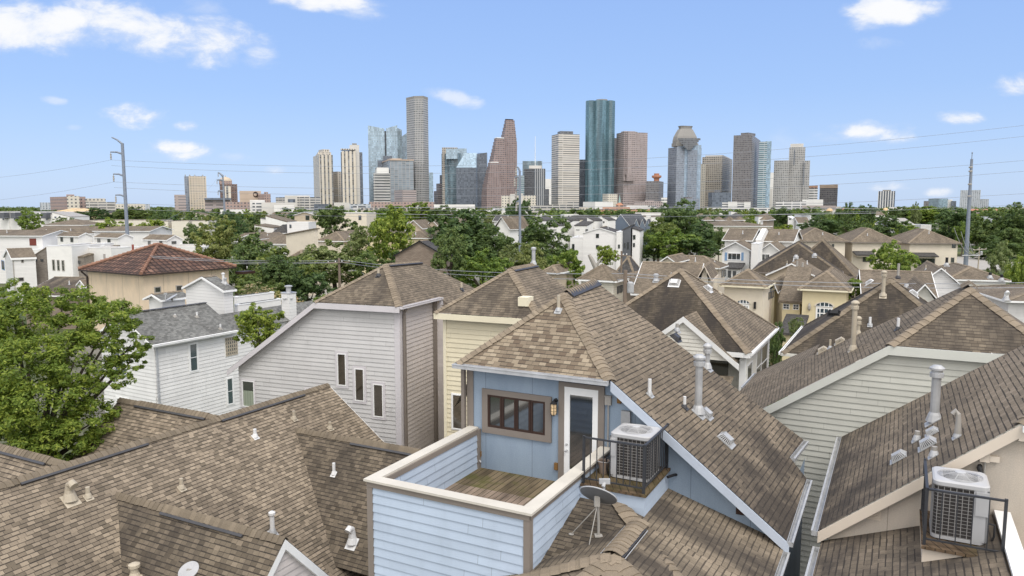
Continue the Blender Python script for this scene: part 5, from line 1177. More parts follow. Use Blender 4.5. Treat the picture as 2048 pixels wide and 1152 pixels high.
pipe_px(h.root, h.planes[0], 2012, 600, 584, .12, mat=P['pipe_white'], style='goose')
# ---------------------------------------------------------------- between the blue house and the skyline
h = house('brown roofed house with a small cream gable, behind the dark hip roof', (1392, 592), 52, uL=1262, d=9, kind='gable_s', top=526, wall='cream', roof='mid', name='gabled_house', yaw=-20)
pipe_px(h.root, h.planes[0], 1312, 562, 550, .12, mat=P['galv'], style='flue')
h2 = house('', (1424, 560), 53, uL=1392, d=5, kind='gable_d', top=530, wall='cream', roof='mid', trim='beige_trim', root=h.root, yaw=-20)
h = house('cream hip roofed house with narrow side windows, behind the small cream gable', (1440, 536), 80, uL=1315, uR=1457, top=511, wall='cream', roof='mid', name='hip_house', wins=[('r', (1443, 541, 1446, 553), BW), ('r', (1448, 540, 1451, 552), BW)])
h2 = house('', (1352, 525), 78, uL=1317, d=6, kind='gable_d', top=512, wall='cream', roof='mid', root=h.root)
h = house('small cream house with brown pyramid roof and three side windows, left of the grey flue', (1232, 562), 56, uL=1152, uR=1258, top=529, wall='cream_lap', roof='mid', cap='cap_dark', name='pyramid_roofed_house', wins=[('r', (1234, 573, 1238, 586), BW), ('r', (1240, 571, 1244, 584), BW), ('r', (1246, 570, 1250, 582), BW)])
h2 = house('', (1272, 585), 60, uL=1228, d=7, kind='gable_d', top=548, wall='taupe_st', roof='mid', root=h.root)
h = house('old house with dark weathered hip roof beside the white three storey house', (1272, 556), 84, uL=1222, uR=1292, top=512, wall='taupe_st', roof='black', name='old_house')
h = house('low brown roof peeping above the yellow house ridge', (1116, 546), 70, uL=1078, d=6, kind='hip', top=530, wall='tan_st', roof='mid', name='low_house')
h = house('taupe brick house with black edged gable, above the mauve house roof', (892, 512), 78, uL=787, d=2.5, kind='gable_d', top=481, wall='brick_taupe', roof='black', trim='black', oh=.15, name='brick_house', yaw=-12)
# white three storey house with its dark and white neighbours
Y3 = 118
h = house('white three storey house with two square black windows and low gable roof', (1234, 466), Y3, uL=1164, d=9, kind='gable_d', top=455, wall='white_lap', roof='black', oh=.1, name='three_storey_house', yaw=-14, wins=[('f', (1192, 467.5, 1198, 476), BW), ('f', (1192, 490, 1198, 498), BW)])
house('', (1166, 476), Y3 + 1.5, uL=1140.5, d=8, kind='flat', wall='white_lap', roof='pipe_white', root=h.root, yaw=-14, wins=[('f', (1144, 488, 1149, 507), BW)])
house('', (1243, 464), Y3 - .5, uL=1233, d=6, kind='flat', wall='white_st', roof='pipe_white', root=h.root, yaw=-14, wins=[('f', (1227 + 9, 489, 1240, 497), BW)])
h = house('dark grey three storey house squeezed between two white ones', (1263, 460), Y3 + 1, uL=1243, d=8, kind='shed_s', rise=.8, wall='grey_lap', roof='black', oh=.1, name='three_storey_house', yaw=-14, wins=[('f', (1248, 486, 1251, 496), BW), ('f', (1254, 484, 1258, 499), BW)])
h = house('narrow white three storey house with arched window, right of the dark grey one', (1281, 461), Y3 + 1, uL=1263.5, d=8, kind='shed_r', rise=.5, wall='white_st', roof='black', oh=.1, name='three_storey_house', yaw=-14, wins=[('f', (1266, 470, 1271, 479), BW), ('f', (1266, 486, 1270, 494), BW)])
# row of white townhouses with dark slanting roofs
tw = [(1140, 1122, 1160, 433, 441, 'white townhouse with slanted dark roof and one square window, first from the left'), (1188, 1173, 1207, 433, 441, 'white townhouse with slanted dark roof, second from the left in the row'), (1217, 1204, 1232, 433, 440, 'white townhouse with slanted dark roof at the right end of the row'), (1085, 1068, 1112, 433, 441, 'white townhouse with slanted dark roof half hidden by the centre pole tree')]
for uC, uL, uR, vt, ve, lab in tw:
    h = house(lab, (uC, ve), 205, uL=uL, uR=uR, kind='shed_r', top=vt, wall='white_st', roof='black', oh=.1, name='townhouse', group='white townhouses with slanted dark roofs', yaw=-35, wins=[('f', (uC - 11, 442.5, uC - 8, 446), dict(f='door_grey', fw=.05))])
for uC, uL, lab in ((1128, 1102, 'low white townhouse wing with dark lean-to roof, left of the first window'), (1174, 1148, 'low white townhouse wing with dark lean-to roof, between two tall ones')):
    h = house(lab, (uC, 451), 200, uL=uL, d=9, kind='shed_f', top=438, wall='white_st', roof='black', oh=.1, name='townhouse', group='white townhouses with slanted dark roofs', yaw=-25, wins=[('f', (uC - 3, 458, uC + 3 - 1, 466), BW), ('f', (uC - 22, 459, uC - 15, 460.5), BW)])
h = house('slate blue house with steep dark gables in a row, right of the white townhouses', (1260, 452), 215, uL=1222, uR=1300, kind='gable_d', top=428, wall='navy_lap', roof='navy', oh=.1, name='blue_grey_house', yaw=-38)
for u in (1278, 1290, 1300): house('', (u, 452 + (u - 1278) * .05), 207, uL=u - 11, d=4, kind='gable_d', top=438, wall='navy_lap', roof='navy', root=h.root, oh=.05, yaw=-20)
h = house('white terraced houses with dark roof panels behind the slate blue gables', (1333, 437), 260, uL=1270, d=14, kind='shed_k', top=425, wall='white_st', roof='white_st', oh=.1, name='terraced_house', yaw=-10)
for u0, u1 in ((1268, 1292), (1302, 1328)): house('', (u1, 433), 258, uL=u0, d=8, kind='shed_f', top=426.5, wall='white_st', roof='mid2', root=h.root, oh=.1, yaw=-10)
# far brown hip roofs, pale yellow walls
h = house('long brown hip roof with low yellow walls, behind the blue shuttered pair', (1545, 452), 150, uL=1398, d=14, kind='hip', top=440, wall='cream_lap', roof='mid', name='long_hip_house', yaw=-6)
for u in (1418, 1441, 1462, 1482):
    house('small brown pyramid roof above the long brown hip roof, %s' % {1418: 'first from the left', 1441: 'second from the left', 1462: 'third from the left', 1482: 'fourth from the left'}[u], (u + 9, 440), 168, uL=u - 10, d=4, kind='hip', top=433, wall='taupe_st', roof='mid', name='pyramid_roof_house', group='row of small brown pyramid roofs', yaw=-6)
h = house('brown stucco tower with small white window, right of the pyramid roofs', (1536, 440), 158, uL=1518, uR=1551, top=432, wall='taupe_st', roof='mid', name='tower_house', wins=[('f', (1521, 442, 1526, 449), dict(fw=.3))])
h = house('white house with sloping parapet, left of the dark domed tree on the right', (1590, 440), 190, uL=1575, uR=1598, kind='shed_r', top=432, wall='white_st', roof='pipe_white', oh=.1, name='modern_house', wins=[('f', (1578, 437, 1582, 439.5), BW)])
h = house('grey roofed white house right of the sloping parapet house', (1622, 446), 185, uL=1596, d=10, kind='gable_s', top=434, wall='white_st', roof='mid2', name='modern_house', yaw=-10)
h = house('white wedge shaped house in front of the orange domes', (1645, 441), 195, uL=1619, d=8, kind='shed_r', top=430, wall='white_st', roof='pipe_white', oh=.1, name='modern_house', yaw=-5)
h = house('grey flat roofed white building in the trees behind the hip roof row', (1830, 449), 190, uL=1788, d=12, kind='gable_s', top=436, wall='white_st', roof='pipe_grey', name='low_building', yaw=-4)
h = house('pale flat roofed house among trees, right of the grey roofed white building', (1863, 450), 195, uL=1842, d=9, kind='flat', wall='mauve', roof='pipe_grey', name='low_building', yaw=-4)
# ---------------------------------------------------------------- left side
TY = PZ(282, 550, 6.5).y
F_ = None
h = house('sand coloured stucco house with red clay tile hip roof', (282, 549), TY, uL=157, uR=473, top=489, wall='sand_panel', roof='tile', trim='gutter_dark', name='tile_roofed_house', yaw=-32, oh=.55, wins=[('r', (308, 574, 322, 585), dict(f='pipe_grey', fw=.08)), ('r', (351, 571, 365, 583), dict(f='pipe_grey', fw=.08))])
for c_ in [o for o in list(h.root.children) if o.name.startswith('ridge_cap')]: bpy.data.objects.remove(c_)
mb = MB(); fc = h.planes; r0, r1 = fc[0][-1], fc[1][2] if len(fc[1]) > 3 else fc[1][2]
rA = fc[0][2]; 
A, B, Cc, D = fc[0][0], fc[0][1], fc[1][1], fc[2][1]
r_near, r_far = (fc[0][2], fc[2][2]) if len(fc[0]) == 3 else (fc[0][3], fc[0][2])
for p_, q_ in ((A, r_near), (B, r_near if len(fc[0]) == 3 else r_far), (r_near, r_far), (Cc, r_far)):
    k = int((q_ - p_).length / .4)
    for i in range(k):
        x, y = p_.lerp(q_, i / k), p_.lerp(q_, (i + 1.08) / k); mb.tube([x + Z * .1, y + Z * .06], [.17, .13], 7)
mb.build('hip_tile', P['tile_cap'], h.root)
pipe_px(h.root, fc[0], 266, 500, 489, .1, mat=P['rust'], flash=False); pipe_px(h.root, fc[0], 209, 518, 508, .1, mat=P['pipe_grey'], flash=False)
m_ = MB(); V = h.F.W; m_.tube([V(h.a0 + .1, h.b0 + .2, h.ze - .2), V(h.a0 + .6, h.b0 + .45, h.ze - .7), V(h.a0 + .6, h.b0 + .45, 0)], .09, 8); m_.build('downspout', P['gutter_dark'], h.root)
pg = thing('pergola', 'brown timber pergola on one post, right end of the tile roofed house', 'pergola', V(h.a1, h.b1, 0))
m_ = MB(); q = V(h.a1 - .5, h.b1 + .2, h.ze - .75); m_.box(q, h.F.d * 1.5, h.F.s * 1.2, Z * .25); m_.build('roof', P['brown'], pg)
m_ = MB(); m_.beam(q + h.F.d * 1.2 + h.F.s * .5, q + h.F.d * 1.2 + h.F.s * .5 - Z * 5.6, .2, .2); m_.build('post', P['brown'], pg)

def white_left_house():
    F = Frame(-29.4); V = F.W; p = F.ab(PZ(304, 690, 5.6)); q = F.ab(PZ(474, 660, 5.6)); ae, b0, b1 = p[0], p[1], q[1]
    root = thing('white_sided_house', 'white lap sided house with grey roof, dormer and chimney, behind the left tree', 'house', V(ae - 3, b0 + 3, 0))
    # ridge: same front and far planes as the eave
    def ridge_pt(u, v, b): return F.ab(PP(u, v, F.d * b, F.d))
    r1 = ridge_pt(412, 606, b1); zr = r1[2]; ar = r1[0]
    E0, E1, R0, R1 = V(ae, b0, 5.6), V(ae, b1, 5.6), V(ar, b0, zr), V(ar, r1[1], zr); al = 2 * ar - ae
    rp = [E0, E1, R1, R0]; nr = NRM([E0, E1, R0])
    roof_part(root, [(rp, 0), ([R0, R1, V(al, b1, 5.6), V(al, b0, 5.6)], 0)], [SH['grey']])
    mb = MB(); mb.lap([V(ae - .3, b0 + .3, 0), V(ae - .3, b1 + 4.5, 0), V(ae - .3, b1 + 4.5, 5.55), V(ae - .3, b0 + .3, 5.55)], F.s, .2)
    mb.lap([V(al + .3, b0 + .3, 0), V(ae - .3, b0 + .3, 0), V(ae - .3, b0 + .3, 5.55), V(ar, b0 + .3, zr - .1), V(al + .3, b0 + .3, 5.55)], -F.d, .2); mb.build('wall', P['white_board'], root)
    fascia(root, [(E0, E1, F.s), (E0, R0, -F.d), (V(al, b0, 5.6), R0, -F.d)], P['white'], h=.16); gutter(root, E0, E1, F.s, P['white'])
    mb = MB(); mb.fbox(F, ae - .29, ae - .2, b0 + .35, b0 + .46, 0, 5.4); mb.build('downspout', P['gutter'], root)
    mb = MB(); mb.box(R0 + Z * .02 - F.s * .1, R1 - R0, F.s * .2, Z * .03); mb.build('ridge_vent', P['vent'], root)
    a = ae - .3
    window_px(root, F, 'r', a, (377, 688, 396, 741), fw=.06, nz=2, trim=.06, gmat=P['glass_blue']); window_px(root, F, 'r', a, (452, 757, 467, 807), fw=.06, nz=2, trim=.05, gmat=P['glass_blue'])
    window_px(root, F, 'r', a, (449, 676, 475, 708), fw=.06, nx=6, nz=5, mw=.07, trim=.03, tmat=P['white'], fmat=P['pipe_tan'], gmat=P['glass_blue'])
    for u0, u1, v0, v1 in ((228, 256, 697, 752), (234, 258, 794, 826)): window_px(root, F, 'f', b0 + .3, (u0, v0, u1, v1), fw=.07, nx=2, nz=2, trim=.08, gmat=P['glass_blue'])
    for u, v, vt in ((350, 633, 628), (394, 634, 624), (441, 658, 648)): pipe_px(root, rp, u, v, vt, .05, mat=P['pipe_white'], flash=P['pipe_grey'])
    # rear wing roof, flat deck walls, dormer tower and chimney
    c = V(ae, b1, 5.6); wing = [c + F.s * .0, c + F.d * 7.0, c + F.d * 7.5 - F.s * 1.5 + Z * .78, c - F.s * 1.5 + Z * .78]; roof_part(root, [(wing, 0)], [SH['grey']], 'wing_roof')
    Yd = (PZ(412, 606, zr)).y + 1.5
    d = house('', (447, 581), Yd, uL=364, uR=473, kind='gable_d', top=553, wall='white_lap', roof='grey', root=root, yaw=-29.4, oh=.15)
    for u, v, vt in ((447, 566, 547), (451, 568, 557)): pipe_px(root, d.planes[0], u, v, vt, .07, mat=P['pipe_white' if u == 447 else 'galv'], style='cap')
    d2 = house('', (322, 600), Yd + 3.0, uL=286, uR=381, kind='gable_d', top=588, wall='white_st', roof='grey', root=root, yaw=-29.4, oh=.25)
    fl = house('', (476, 611), Yd + 1.2, w=.3, uR=562, kind='flat', wall='white_st', roof='pipe_white', root=root, yaw=-29.4)
    fl2 = house('', (474, 595), Yd + 5.0, uR=548, w=.3, kind='flat', wall='white_st', roof='pipe_white', root=root, yaw=-29.4)
    ch = house('', (578, 588), onplane(578, 640, wing).y, uL=562.5, uR=592, kind='flat', wall='white_lap', roof='gutter', trim='gutter', root=root, yaw=-29.4)
    cb = PP(345, 590, V(0, 0, 0) + Vector((0, Yd + 3.5, 0)), (0, 1, 0)); vent_pipe(root, ch.F.W((ch.a0 + ch.a1) / 2, (ch.b0 + ch.b1) / 2, ch.ze - .3), .75, .16, P['galv'], 'cap', Z, 'flue_pipe')
    f = onplane(345, 604, d2.planes[0])
    satellite_dish('small dark satellite dish on the little white gable by the tile roofed house', f, PY(342, 595, f.y), (-.4, -.2, .8), .42, [P['dish'], P['dish_rim']], False, True)
white_left_house()
# white townhouses at far left
YA = 96
h = house('white gabled townhouse with grey downpipe at the left edge', (22, 516), YA, w=6, uR=73, kind='gable_d', top=497, wall='white_lap', roof='mid2', oh=.15, name='townhouse', yaw=-48, wins=[('r', (42, 519, 48, 525), dict(f='pipe_grey')), ('r', (36, 555, 48, 562), dict(f='pipe_grey')), ('f', (3, 520, 10, 541), dict(f='shutter', fw=.08))], fas=.25)
m_ = MB(); m_.tube([h.F.W(h.a1 - .1, h.b0 + .2, h.ze - .1), h.F.W(h.a1 - .1, h.b0 + .2, 0)], .07, 6); m_.build('downspout', P['pipe_grey'], h.root)
h = house('tall white stucco townhouse with three long windows between brick walls', (143, 493), YA + 2, uL=92.5, d=9, kind='flat', wall='white_st', roof='mid2', name='townhouse', yaw=-5, wins=[('f', (104, 519, 111, 541), dict(f='pipe_grey', fw=.08, nz=2)), ('f', (113.5, 519.5, 120.5, 541.5), dict(f='pipe_grey', fw=.08, nz=2)), ('f', (123, 520, 130, 542), dict(f='pipe_grey', fw=.08, nz=2))])
h = house('grey brick bay left of the tall white stucco townhouse', (93, 509), YA + 3, uL=69, d=7, kind='shed_s', rise=1.0, wall='brick_grey', roof='mid2', oh=.05, name='townhouse', yaw=-5, wins=[('f', (72, 518, 75, 523), BW), ('f', (81.5, 518, 87, 523), BW)])
h = house('grey brick bay right of the tall white stucco townhouse', (168, 513), YA + 3, uL=143, d=8, kind='shed_f', top=490, wall='brick_grey', roof='mid2', oh=.05, name='townhouse', yaw=-5, wins=[('f', (145, 521, 150, 526), BW), ('f', (156, 521, 161, 527), BW)])
h = house('long white stucco townhouse wall behind the clay tile roof', (222, 497), YA + 4, uL=167, uR=262, kind='flat', wall='white_st', roof='mid2', name='townhouse', yaw=-20, wins=[('f', (179, 524, 187, 530), BW)])
h = house('brown shingled roof with small white gable below the white townhouses', (172, 592), 76, uL=40, d=10, kind='gable_s', top=555, wall='brick_taupe', roof='dark2', name='low_house', yaw=-8)
house('', (170, 573), 77, uL=152, d=4, kind='gable_d', top=560, wall='white_st', roof='mid', root=h.root, yaw=-40, oh=.1)
YB = 122
h = house('white townhouse with dull red panel and wide brown roof, upper left edge', (85, 471.5), YB, w=14, d=9, kind='gable_s', top=460, wall='white_lap', roof='mid2', name='townhouse', yaw=-4, wins=[('f', (60, 477, 72, 491), dict(f='red', g='curtain' if False else 'glass', fw=.05))])
m_ = MB(); p0 = h.F.d * h.face['f']; q0, q1 = PP(60, 491, p0, -h.F.d), PP(72, 477, p0, -h.F.d); m_.box(q0 - h.F.d * .07, h.F.s * (q1 - q0).dot(h.F.s), h.F.d * .07, Z * (q1.z - q0.z)); m_.build('panel', P['red'], h.root)
house('', (98, 500), YB - 3, uL=52, d=5, kind='flat', wall='white_st', roof='pipe_white', root=h.root, yaw=-4)
h = house('white gable fronted house with one tall dark window, brown roof running right', (107, 469), YB + 4, uL=80, uR=190, kind='gable_d', top=458.5, wall='white_st', roof='mid', oh=.1, name='gabled_house', yaw=-35, wins=[('f', (91.5, 472, 96, 490), BW)])
def twin(label, C, uL, uR, top, wf, wr=()):
    return house(label, C, YB - 6, uL=uL, uR=uR, kind='gable_s', top=top, wall='white_st', roof='mid2', oh=.12, name='townhouse', group='white gabled townhouses behind the clay tile roof', yaw=-24, wins=[('f', w_, BW) for w_ in wf] + [('r', w_, BW) for w_ in wr])
twin('white gabled townhouse with two blue windows, blank gable end, left one', (156, 472.5), 112, 187, 465, [(121, 474, 126.5, 483), (141, 475, 147, 484)])
twin('white gabled townhouse with two windows behind the tall steel pole', (235, 475.5), 186, 268, 467, [(195, 477, 201, 486), (215, 478, 221.5, 487)])
twin('white gabled townhouse with a window in its gable, above the tile ridge', (333, 480), 283, 367, 470, [(296, 482, 301.5, 490), (319, 482, 325, 490)], [(343, 482.5, 352.5, 487.5)])
h = house('low white wall and flat roof behind the white gabled townhouses', (400, 495), YB - 12, uL=262, d=8, kind='flat', wall='white_st', roof='mid2', name='low_building', yaw=-6)
for i, (uC, uL, uR, v) in enumerate(((336, 308, 337, 443), (377, 343, 378.5, 442), (416, 384, 417, 442))):
    house('cream flat roofed cube house, %s of three in a row' % ['left', 'middle', 'right'][i], (uC, v), 178, uL=uL, d=8, kind='flat', wall='cream_lap', roof='cream', trim='taupe', name='cube_house', group='cream flat roofed cube houses', yaw=6)
h = house('long cream flat roofed building left of the cube houses', (306, 441), 185, uL=158, d=10, kind='flat', wall='cream_lap', roof='mid2', trim='taupe', name='low_building', yaw=-2)
for i, (u0, u1) in enumerate(((-6, 17), (17, 40), (40, 78), (78, 104))):
    h = house('modern white and grey townhouse with slanting roof, %s along the left edge' % ['first', 'second', 'third', 'fourth'][i], (u1, 428), 230, uL=u0, d=11, kind='shed_r', top=423, wall='white_st', roof='pipe_grey', oh=.05, name='modern_townhouse', group='modern townhouses with slanting roofs', yaw=-6, wins=[('f', (u1 - 12, 437, u1 - 9, 440), BW)])
    house('', (u0 + 13, 425), 228, uL=u0 + 3, d=3, kind='flat', wall='grey_lap', roof='pipe_grey', root=h.root, yaw=-6, z0=zat(u0 + 10, 437, 228))
h = house('white wedge roofed modern house, right end of the left townhouse row', (140, 433), 228, uL=104, d=9, kind='shed_r', top=424, wall='white_st', roof='pipe_grey', oh=.05, name='modern_townhouse', yaw=-6, wins=[('f', (109, 433, 113, 436), BW), ('f', (118, 432, 121, 436), BW)])
h = house('brown roofed low house with dark gap, above the white townhouses', (165, 450), 168, uL=82, d=10, kind='hip', top=438, wall='tan_st', roof='mid2', name='low_house', yaw=-4)
h = house('long brown roof behind the brown roofed low house', (300, 462), 140, uL=60, d=9, kind='gable_s', top=452, wall='white_st', roof='mid2', name='low_house', yaw=-3)
h = house('half built wooden house with raw plywood roof', (152, 423), 262, uL=108, d=14, kind='hip', top=416.5, wall='ply', roof='ply', name='unfinished_house', yaw=-6)
# ---------------------------------------------------------------- middle left
h = house('white stucco house with dark flat eave and arched niches, in the trees', (629, 469), 108, uL=568, uR=640, kind='shed_s', rise=.9, wall='cream', roof='mid', trim='brown', oh=.2, name='stucco_house', wins=[('f', (611, 506, 615, 519), BW), ('f', (618, 505, 622, 519), BW)])
h2 = house('', (690, 482), 116, uL=631, d=12, kind='hip', top=463, wall='cream', roof='mid', root=h.root, yaw=-10)
h2 = house('', (606, 514), 104, uL=578, d=5, kind='hip', top=500, wall='cream', roof='mid', root=h.root, yaw=-20)
h = house('white gabled house with wide brown roof, left of the white stucco house', (520, 478), 128, uL=473, d=12, kind='gable_d', top=469, wall='white_st', roof='mid', oh=.4, name='gabled_house', yaw=-8)
house('', (598, 488), 124, uL=500, d=12, kind='hip', top=469, wall='white_st', roof='mid', root=h.root, yaw=-8)
house('', (500, 482), 132, uL=455, d=12, kind='hip', top=466, wall='white_st', roof='mid', root=h.root, yaw=-8)
h = house('white house with wedge roof and blue grey wall, left of the white cube', (548, 455), 150, uL=508, d=9, kind='shed_r', top=449, wall='white_st', roof='mid2', oh=.05, name='modern_house', yaw=4, wall2=None)
h2 = house('', (574, 466), 148, uL=543, d=8, kind='hip', top=449, wall='white_st', roof='black', root=h.root, yaw=-8)
h = house('white cube house with flat roof and one small window, among the trees', (617, 445), 140, uL=574, uR=632, kind='flat', wall='white_lap', roof='pipe_white', name='cube_house', yaw=-6, wins=[('f', (579, 449, 583, 456), BW)])
h = house('white shed roofed house with brown roof, behind the white cube', (574, 443), 172, uL=531, d=9, kind='shed_r', top=431, wall='white_st', roof='mid', oh=.05, name='modern_house', yaw=2)
h = house('tan modern house with low gable and dark doorway, behind the round dark tree', (632, 430), 200, uL=586, d=14, kind='gable_d', top=423.5, wall='tan_st', roof='pipe_grey', oh=.3, name='modern_house', yaw=-4, wins=[('f', (611, 431, 619, 440), BW)])
h = house('white modern house with flat roof and balcony door, right of the round dark tree', (733, 426), 198, uL=632, d=10, kind='flat', wall='cream', roof='pipe_grey', name='modern_house', yaw=-4, wins=[('f', (717, 431, 723, 440), BW)])
h = house('pale brown roofed yellow house seen through the tall thin tree', (770, 472), 112, uL=698, d=12, kind='hip', top=459, wall='creamy', roof='mid', name='hip_house', yaw=-14, wins=[('f', (736, 486, 740, 493), BW)])
h = house('yellow house with dark roof right of the tall thin tree', (860, 476), 110, uL=800, d=10, kind='hip', top=460, wall='creamy', roof='mid2', name='hip_house', yaw=-12, wins=[('f', (800 + 3, 484, 808, 493), BW)])
h = house('beige gabled houses above the dark roof, left of the big oak', (845, 457), 140, uL=808, d=9, kind='gable_d', top=440, wall='tan_st', roof='mid', name='gabled_house', yaw=-10)
house('', (880, 456), 146, uL=848, d=8, kind='gable_d', top=439, wall='tan_st', roof='mid', root=h.root, yaw=-10)
h = house('white houses with brown gable roofs behind the big oak', (1020, 459), 165, uL=985, d=10, kind='gable_d', top=433, wall='white_st', roof='mid', oh=.4, name='gabled_house', yaw=-30)
house('', (1010, 442), 175, uL=985, d=8, kind='gable_s', top=431, wall='white_st', roof='black', root=h.root, yaw=-10)
# ================================================================== TREES
LM = dict(
 oak=M_leaf('oak_leaves', (0.054, 0.084, 0.032), (0.124, 0.183, 0.06), (0.232, 0.286, 0.099)),
 dark=M_leaf('dark_tree_leaves', (0.045, 0.08, 0.033), (0.094, 0.152, 0.056), (0.179, 0.245, 0.09)),
 bright=M_leaf('bright_tree_leaves', (0.071, 0.12, 0.026), (0.175, 0.254, 0.049), (0.344, 0.413, 0.093)),
 olive=M_leaf('olive_tree_leaves', (0.083, 0.115, 0.041), (0.186, 0.235, 0.09), (0.31, 0.347, 0.154)),
 near=M_leaf('ash_tree_leaves', (0.046, 0.079, 0.015), (0.134, 0.204, 0.037), (0.337, 0.399, 0.08), .42, .32),
 bloom=M_leaf('flowering_shrub_leaves', (0.083, 0.129, 0.05), (0.224, 0.271, 0.101), (0.828, 0.587, 0.495)),
)
def leaf_mesh(name, lobes, n, leaf, mat, seed, clump=.30, per=55, up=.25, asp=.5):
    rg = np.random.default_rng(seed); tot = sum(l[1][0] * l[1][1] + l[1][0] * l[1][2] for l in lobes); V = []
    for c, r in lobes:
        c, r = np.array(c, float), np.array(r, float); k = max(3, int(n / per * (r[0] * r[1] + r[0] * r[2]) / tot))
        d = rg.normal(size=(k, 3)); d[:, 2] = d[:, 2] * .9 + up; d /= np.linalg.norm(d, axis=1)[:, None]
        cc = c + d * r * rg.uniform(.55, 1.0, (k, 1)); cr = np.mean(r) * clump * rg.uniform(.55, 1.25, (k, 1))
        e = rg.normal(size=(k, per, 3)); e /= np.linalg.norm(e, axis=2)[..., None]; e *= rg.uniform(.25, 1, (k, per, 1)) ** .5
        p = cc[:, None, :] + e * cr[:, :, None] * np.array([1, 1, .62]); nn = e + d[:, None, :] * .35 + np.array([0, 0, .9]) + rg.normal(size=e.shape) * .45
        V.append(np.concatenate([p.reshape(-1, 3), nn.reshape(-1, 3)], 1))
    A = np.concatenate(V); p, nn = A[:, :3], A[:, 3:]; nn /= np.linalg.norm(nn, axis=1)[:, None]; m = len(p)
    t = np.cross(nn, rg.normal(size=(m, 3))); t /= np.linalg.norm(t, axis=1)[:, None]; b = np.cross(nn, t)
    L = leaf * rg.uniform(.65, 1.3, (m, 1)); q = np.stack([p - t * L * .5, p + b * L * asp * .5 - nn * L * .06, p + t * L * .5, p - b * L * asp * .5 - nn * L * .06], 1).reshape(-1, 3)
    me = bpy.data.meshes.new(name); me.vertices.add(m * 4); me.vertices.foreach_set('co', q.ravel()); me.loops.add(m * 4); me.loops.foreach_set('vertex_index', np.arange(m * 4, dtype=np.int32))
    me.polygons.add(m); me.polygons.foreach_set('loop_start', np.arange(0, m * 4, 4, dtype=np.int32)); me.update(calc_edges=True); me.materials.append(mat); me.validate(); return me
def unit_lobes(seed, k=9, flat=.8):
    r_ = random.Random(seed); L = [((0, 0, 0), (.62, .62, .5 * flat / .8))]
    for i in range(k):
        a = 2 * math.pi * i / k + r_.uniform(-.4, .4); h = r_.uniform(-.35, .6); d = r_.uniform(.42, .66) * (1 - .35 * max(0, h)); s = r_.uniform(.26, .44); L.append(((math.cos(a) * d, math.sin(a) * d, h * flat), (s, s, s * .8)))
    L.append(((r_.uniform(-.2, .2), r_.uniform(-.2, .2), .55 * flat), (.4, .4, .34))); return L
TP = {}
for i, (k, n, lf) in enumerate((('oak', 12000, .085), ('dark', 11500, .085), ('bright', 10500, .088), ('olive', 11000, .08), ('bloom', 7000, .07))):
    TP[k] = [leaf_mesh('%s_crown' % k, unit_lobes(20 + i * 3 + j, 8 + j * 2, .8 + .12 * j), n, lf, LM[k], 100 + i * 3 + j) for j in range(3)]
FARP = {k: [leaf_mesh('%s_far_crown' % k, unit_lobes(60 + j, 7), 1500, .17, LM[k], 300 + j, per=30) for j in range(2)] for k in ('oak', 'dark', 'bright', 'olive')}
def tree(label, u, v, rx, ry, Y, kind='oak', group=None, far=False, var=0, trunk=None, name='tree', base_u=None, limbs=5, rot=None, cat='tree', sparse=False):
    c = PY(u, v, Y); s = Y / FPX; R1, H1 = rx * s, ry * s; b = PY(base_u, v, Y) if base_u else c
    root = thing(name, label, cat, (b.x, b.y, 0), group)
    me = (FARP if far else TP)[kind][var % (2 if far else 3)]; o = bpy.data.objects.new('crown', me); COL.objects.link(o); o.parent = root; o.location = c - Vector((b.x, b.y, 0)) - Z * H1 * .18; o.scale = (R1 * 1.2, R1 * 1.2, H1 * 1.7); o.rotation_euler = (0, 0, rot if rot is not None else random.uniform(0, 6.28))
    z0 = c.z - H1 * .7; tr = trunk or max(.09, min(.45, R1 * .07)); mb = MB(); r_ = random.Random(int(u * 7 + v)); B0 = Vector((b.x, b.y, 0)); fork = B0.lerp(Vector((c.x, c.y, z0)), .92)
    if z0 < .6: fork = Vector((b.x, b.y, max(.4, z0)))
    mb.tube([B0, B0.lerp(fork, .5) + Vector((r_.uniform(-.2, .2), 0, 0)), fork], [tr * 1.25, tr, tr * .8], 6 if far else 8)
    for k in range(3 if far else limbs):
        a = k * 2 * math.pi / limbs + r_.uniform(-.4, .4); e = c + Vector((math.cos(a) * R1 * .62, math.sin(a) * R1 * .62, H1 * r_.uniform(-.1, .55))); mb.tube([fork, fork.lerp(e, .5) + Z * H1 * .08, e], [tr * .6, tr * .38, tr * .12], 5)
    mb.build('trunk', P['bark'], root); return root
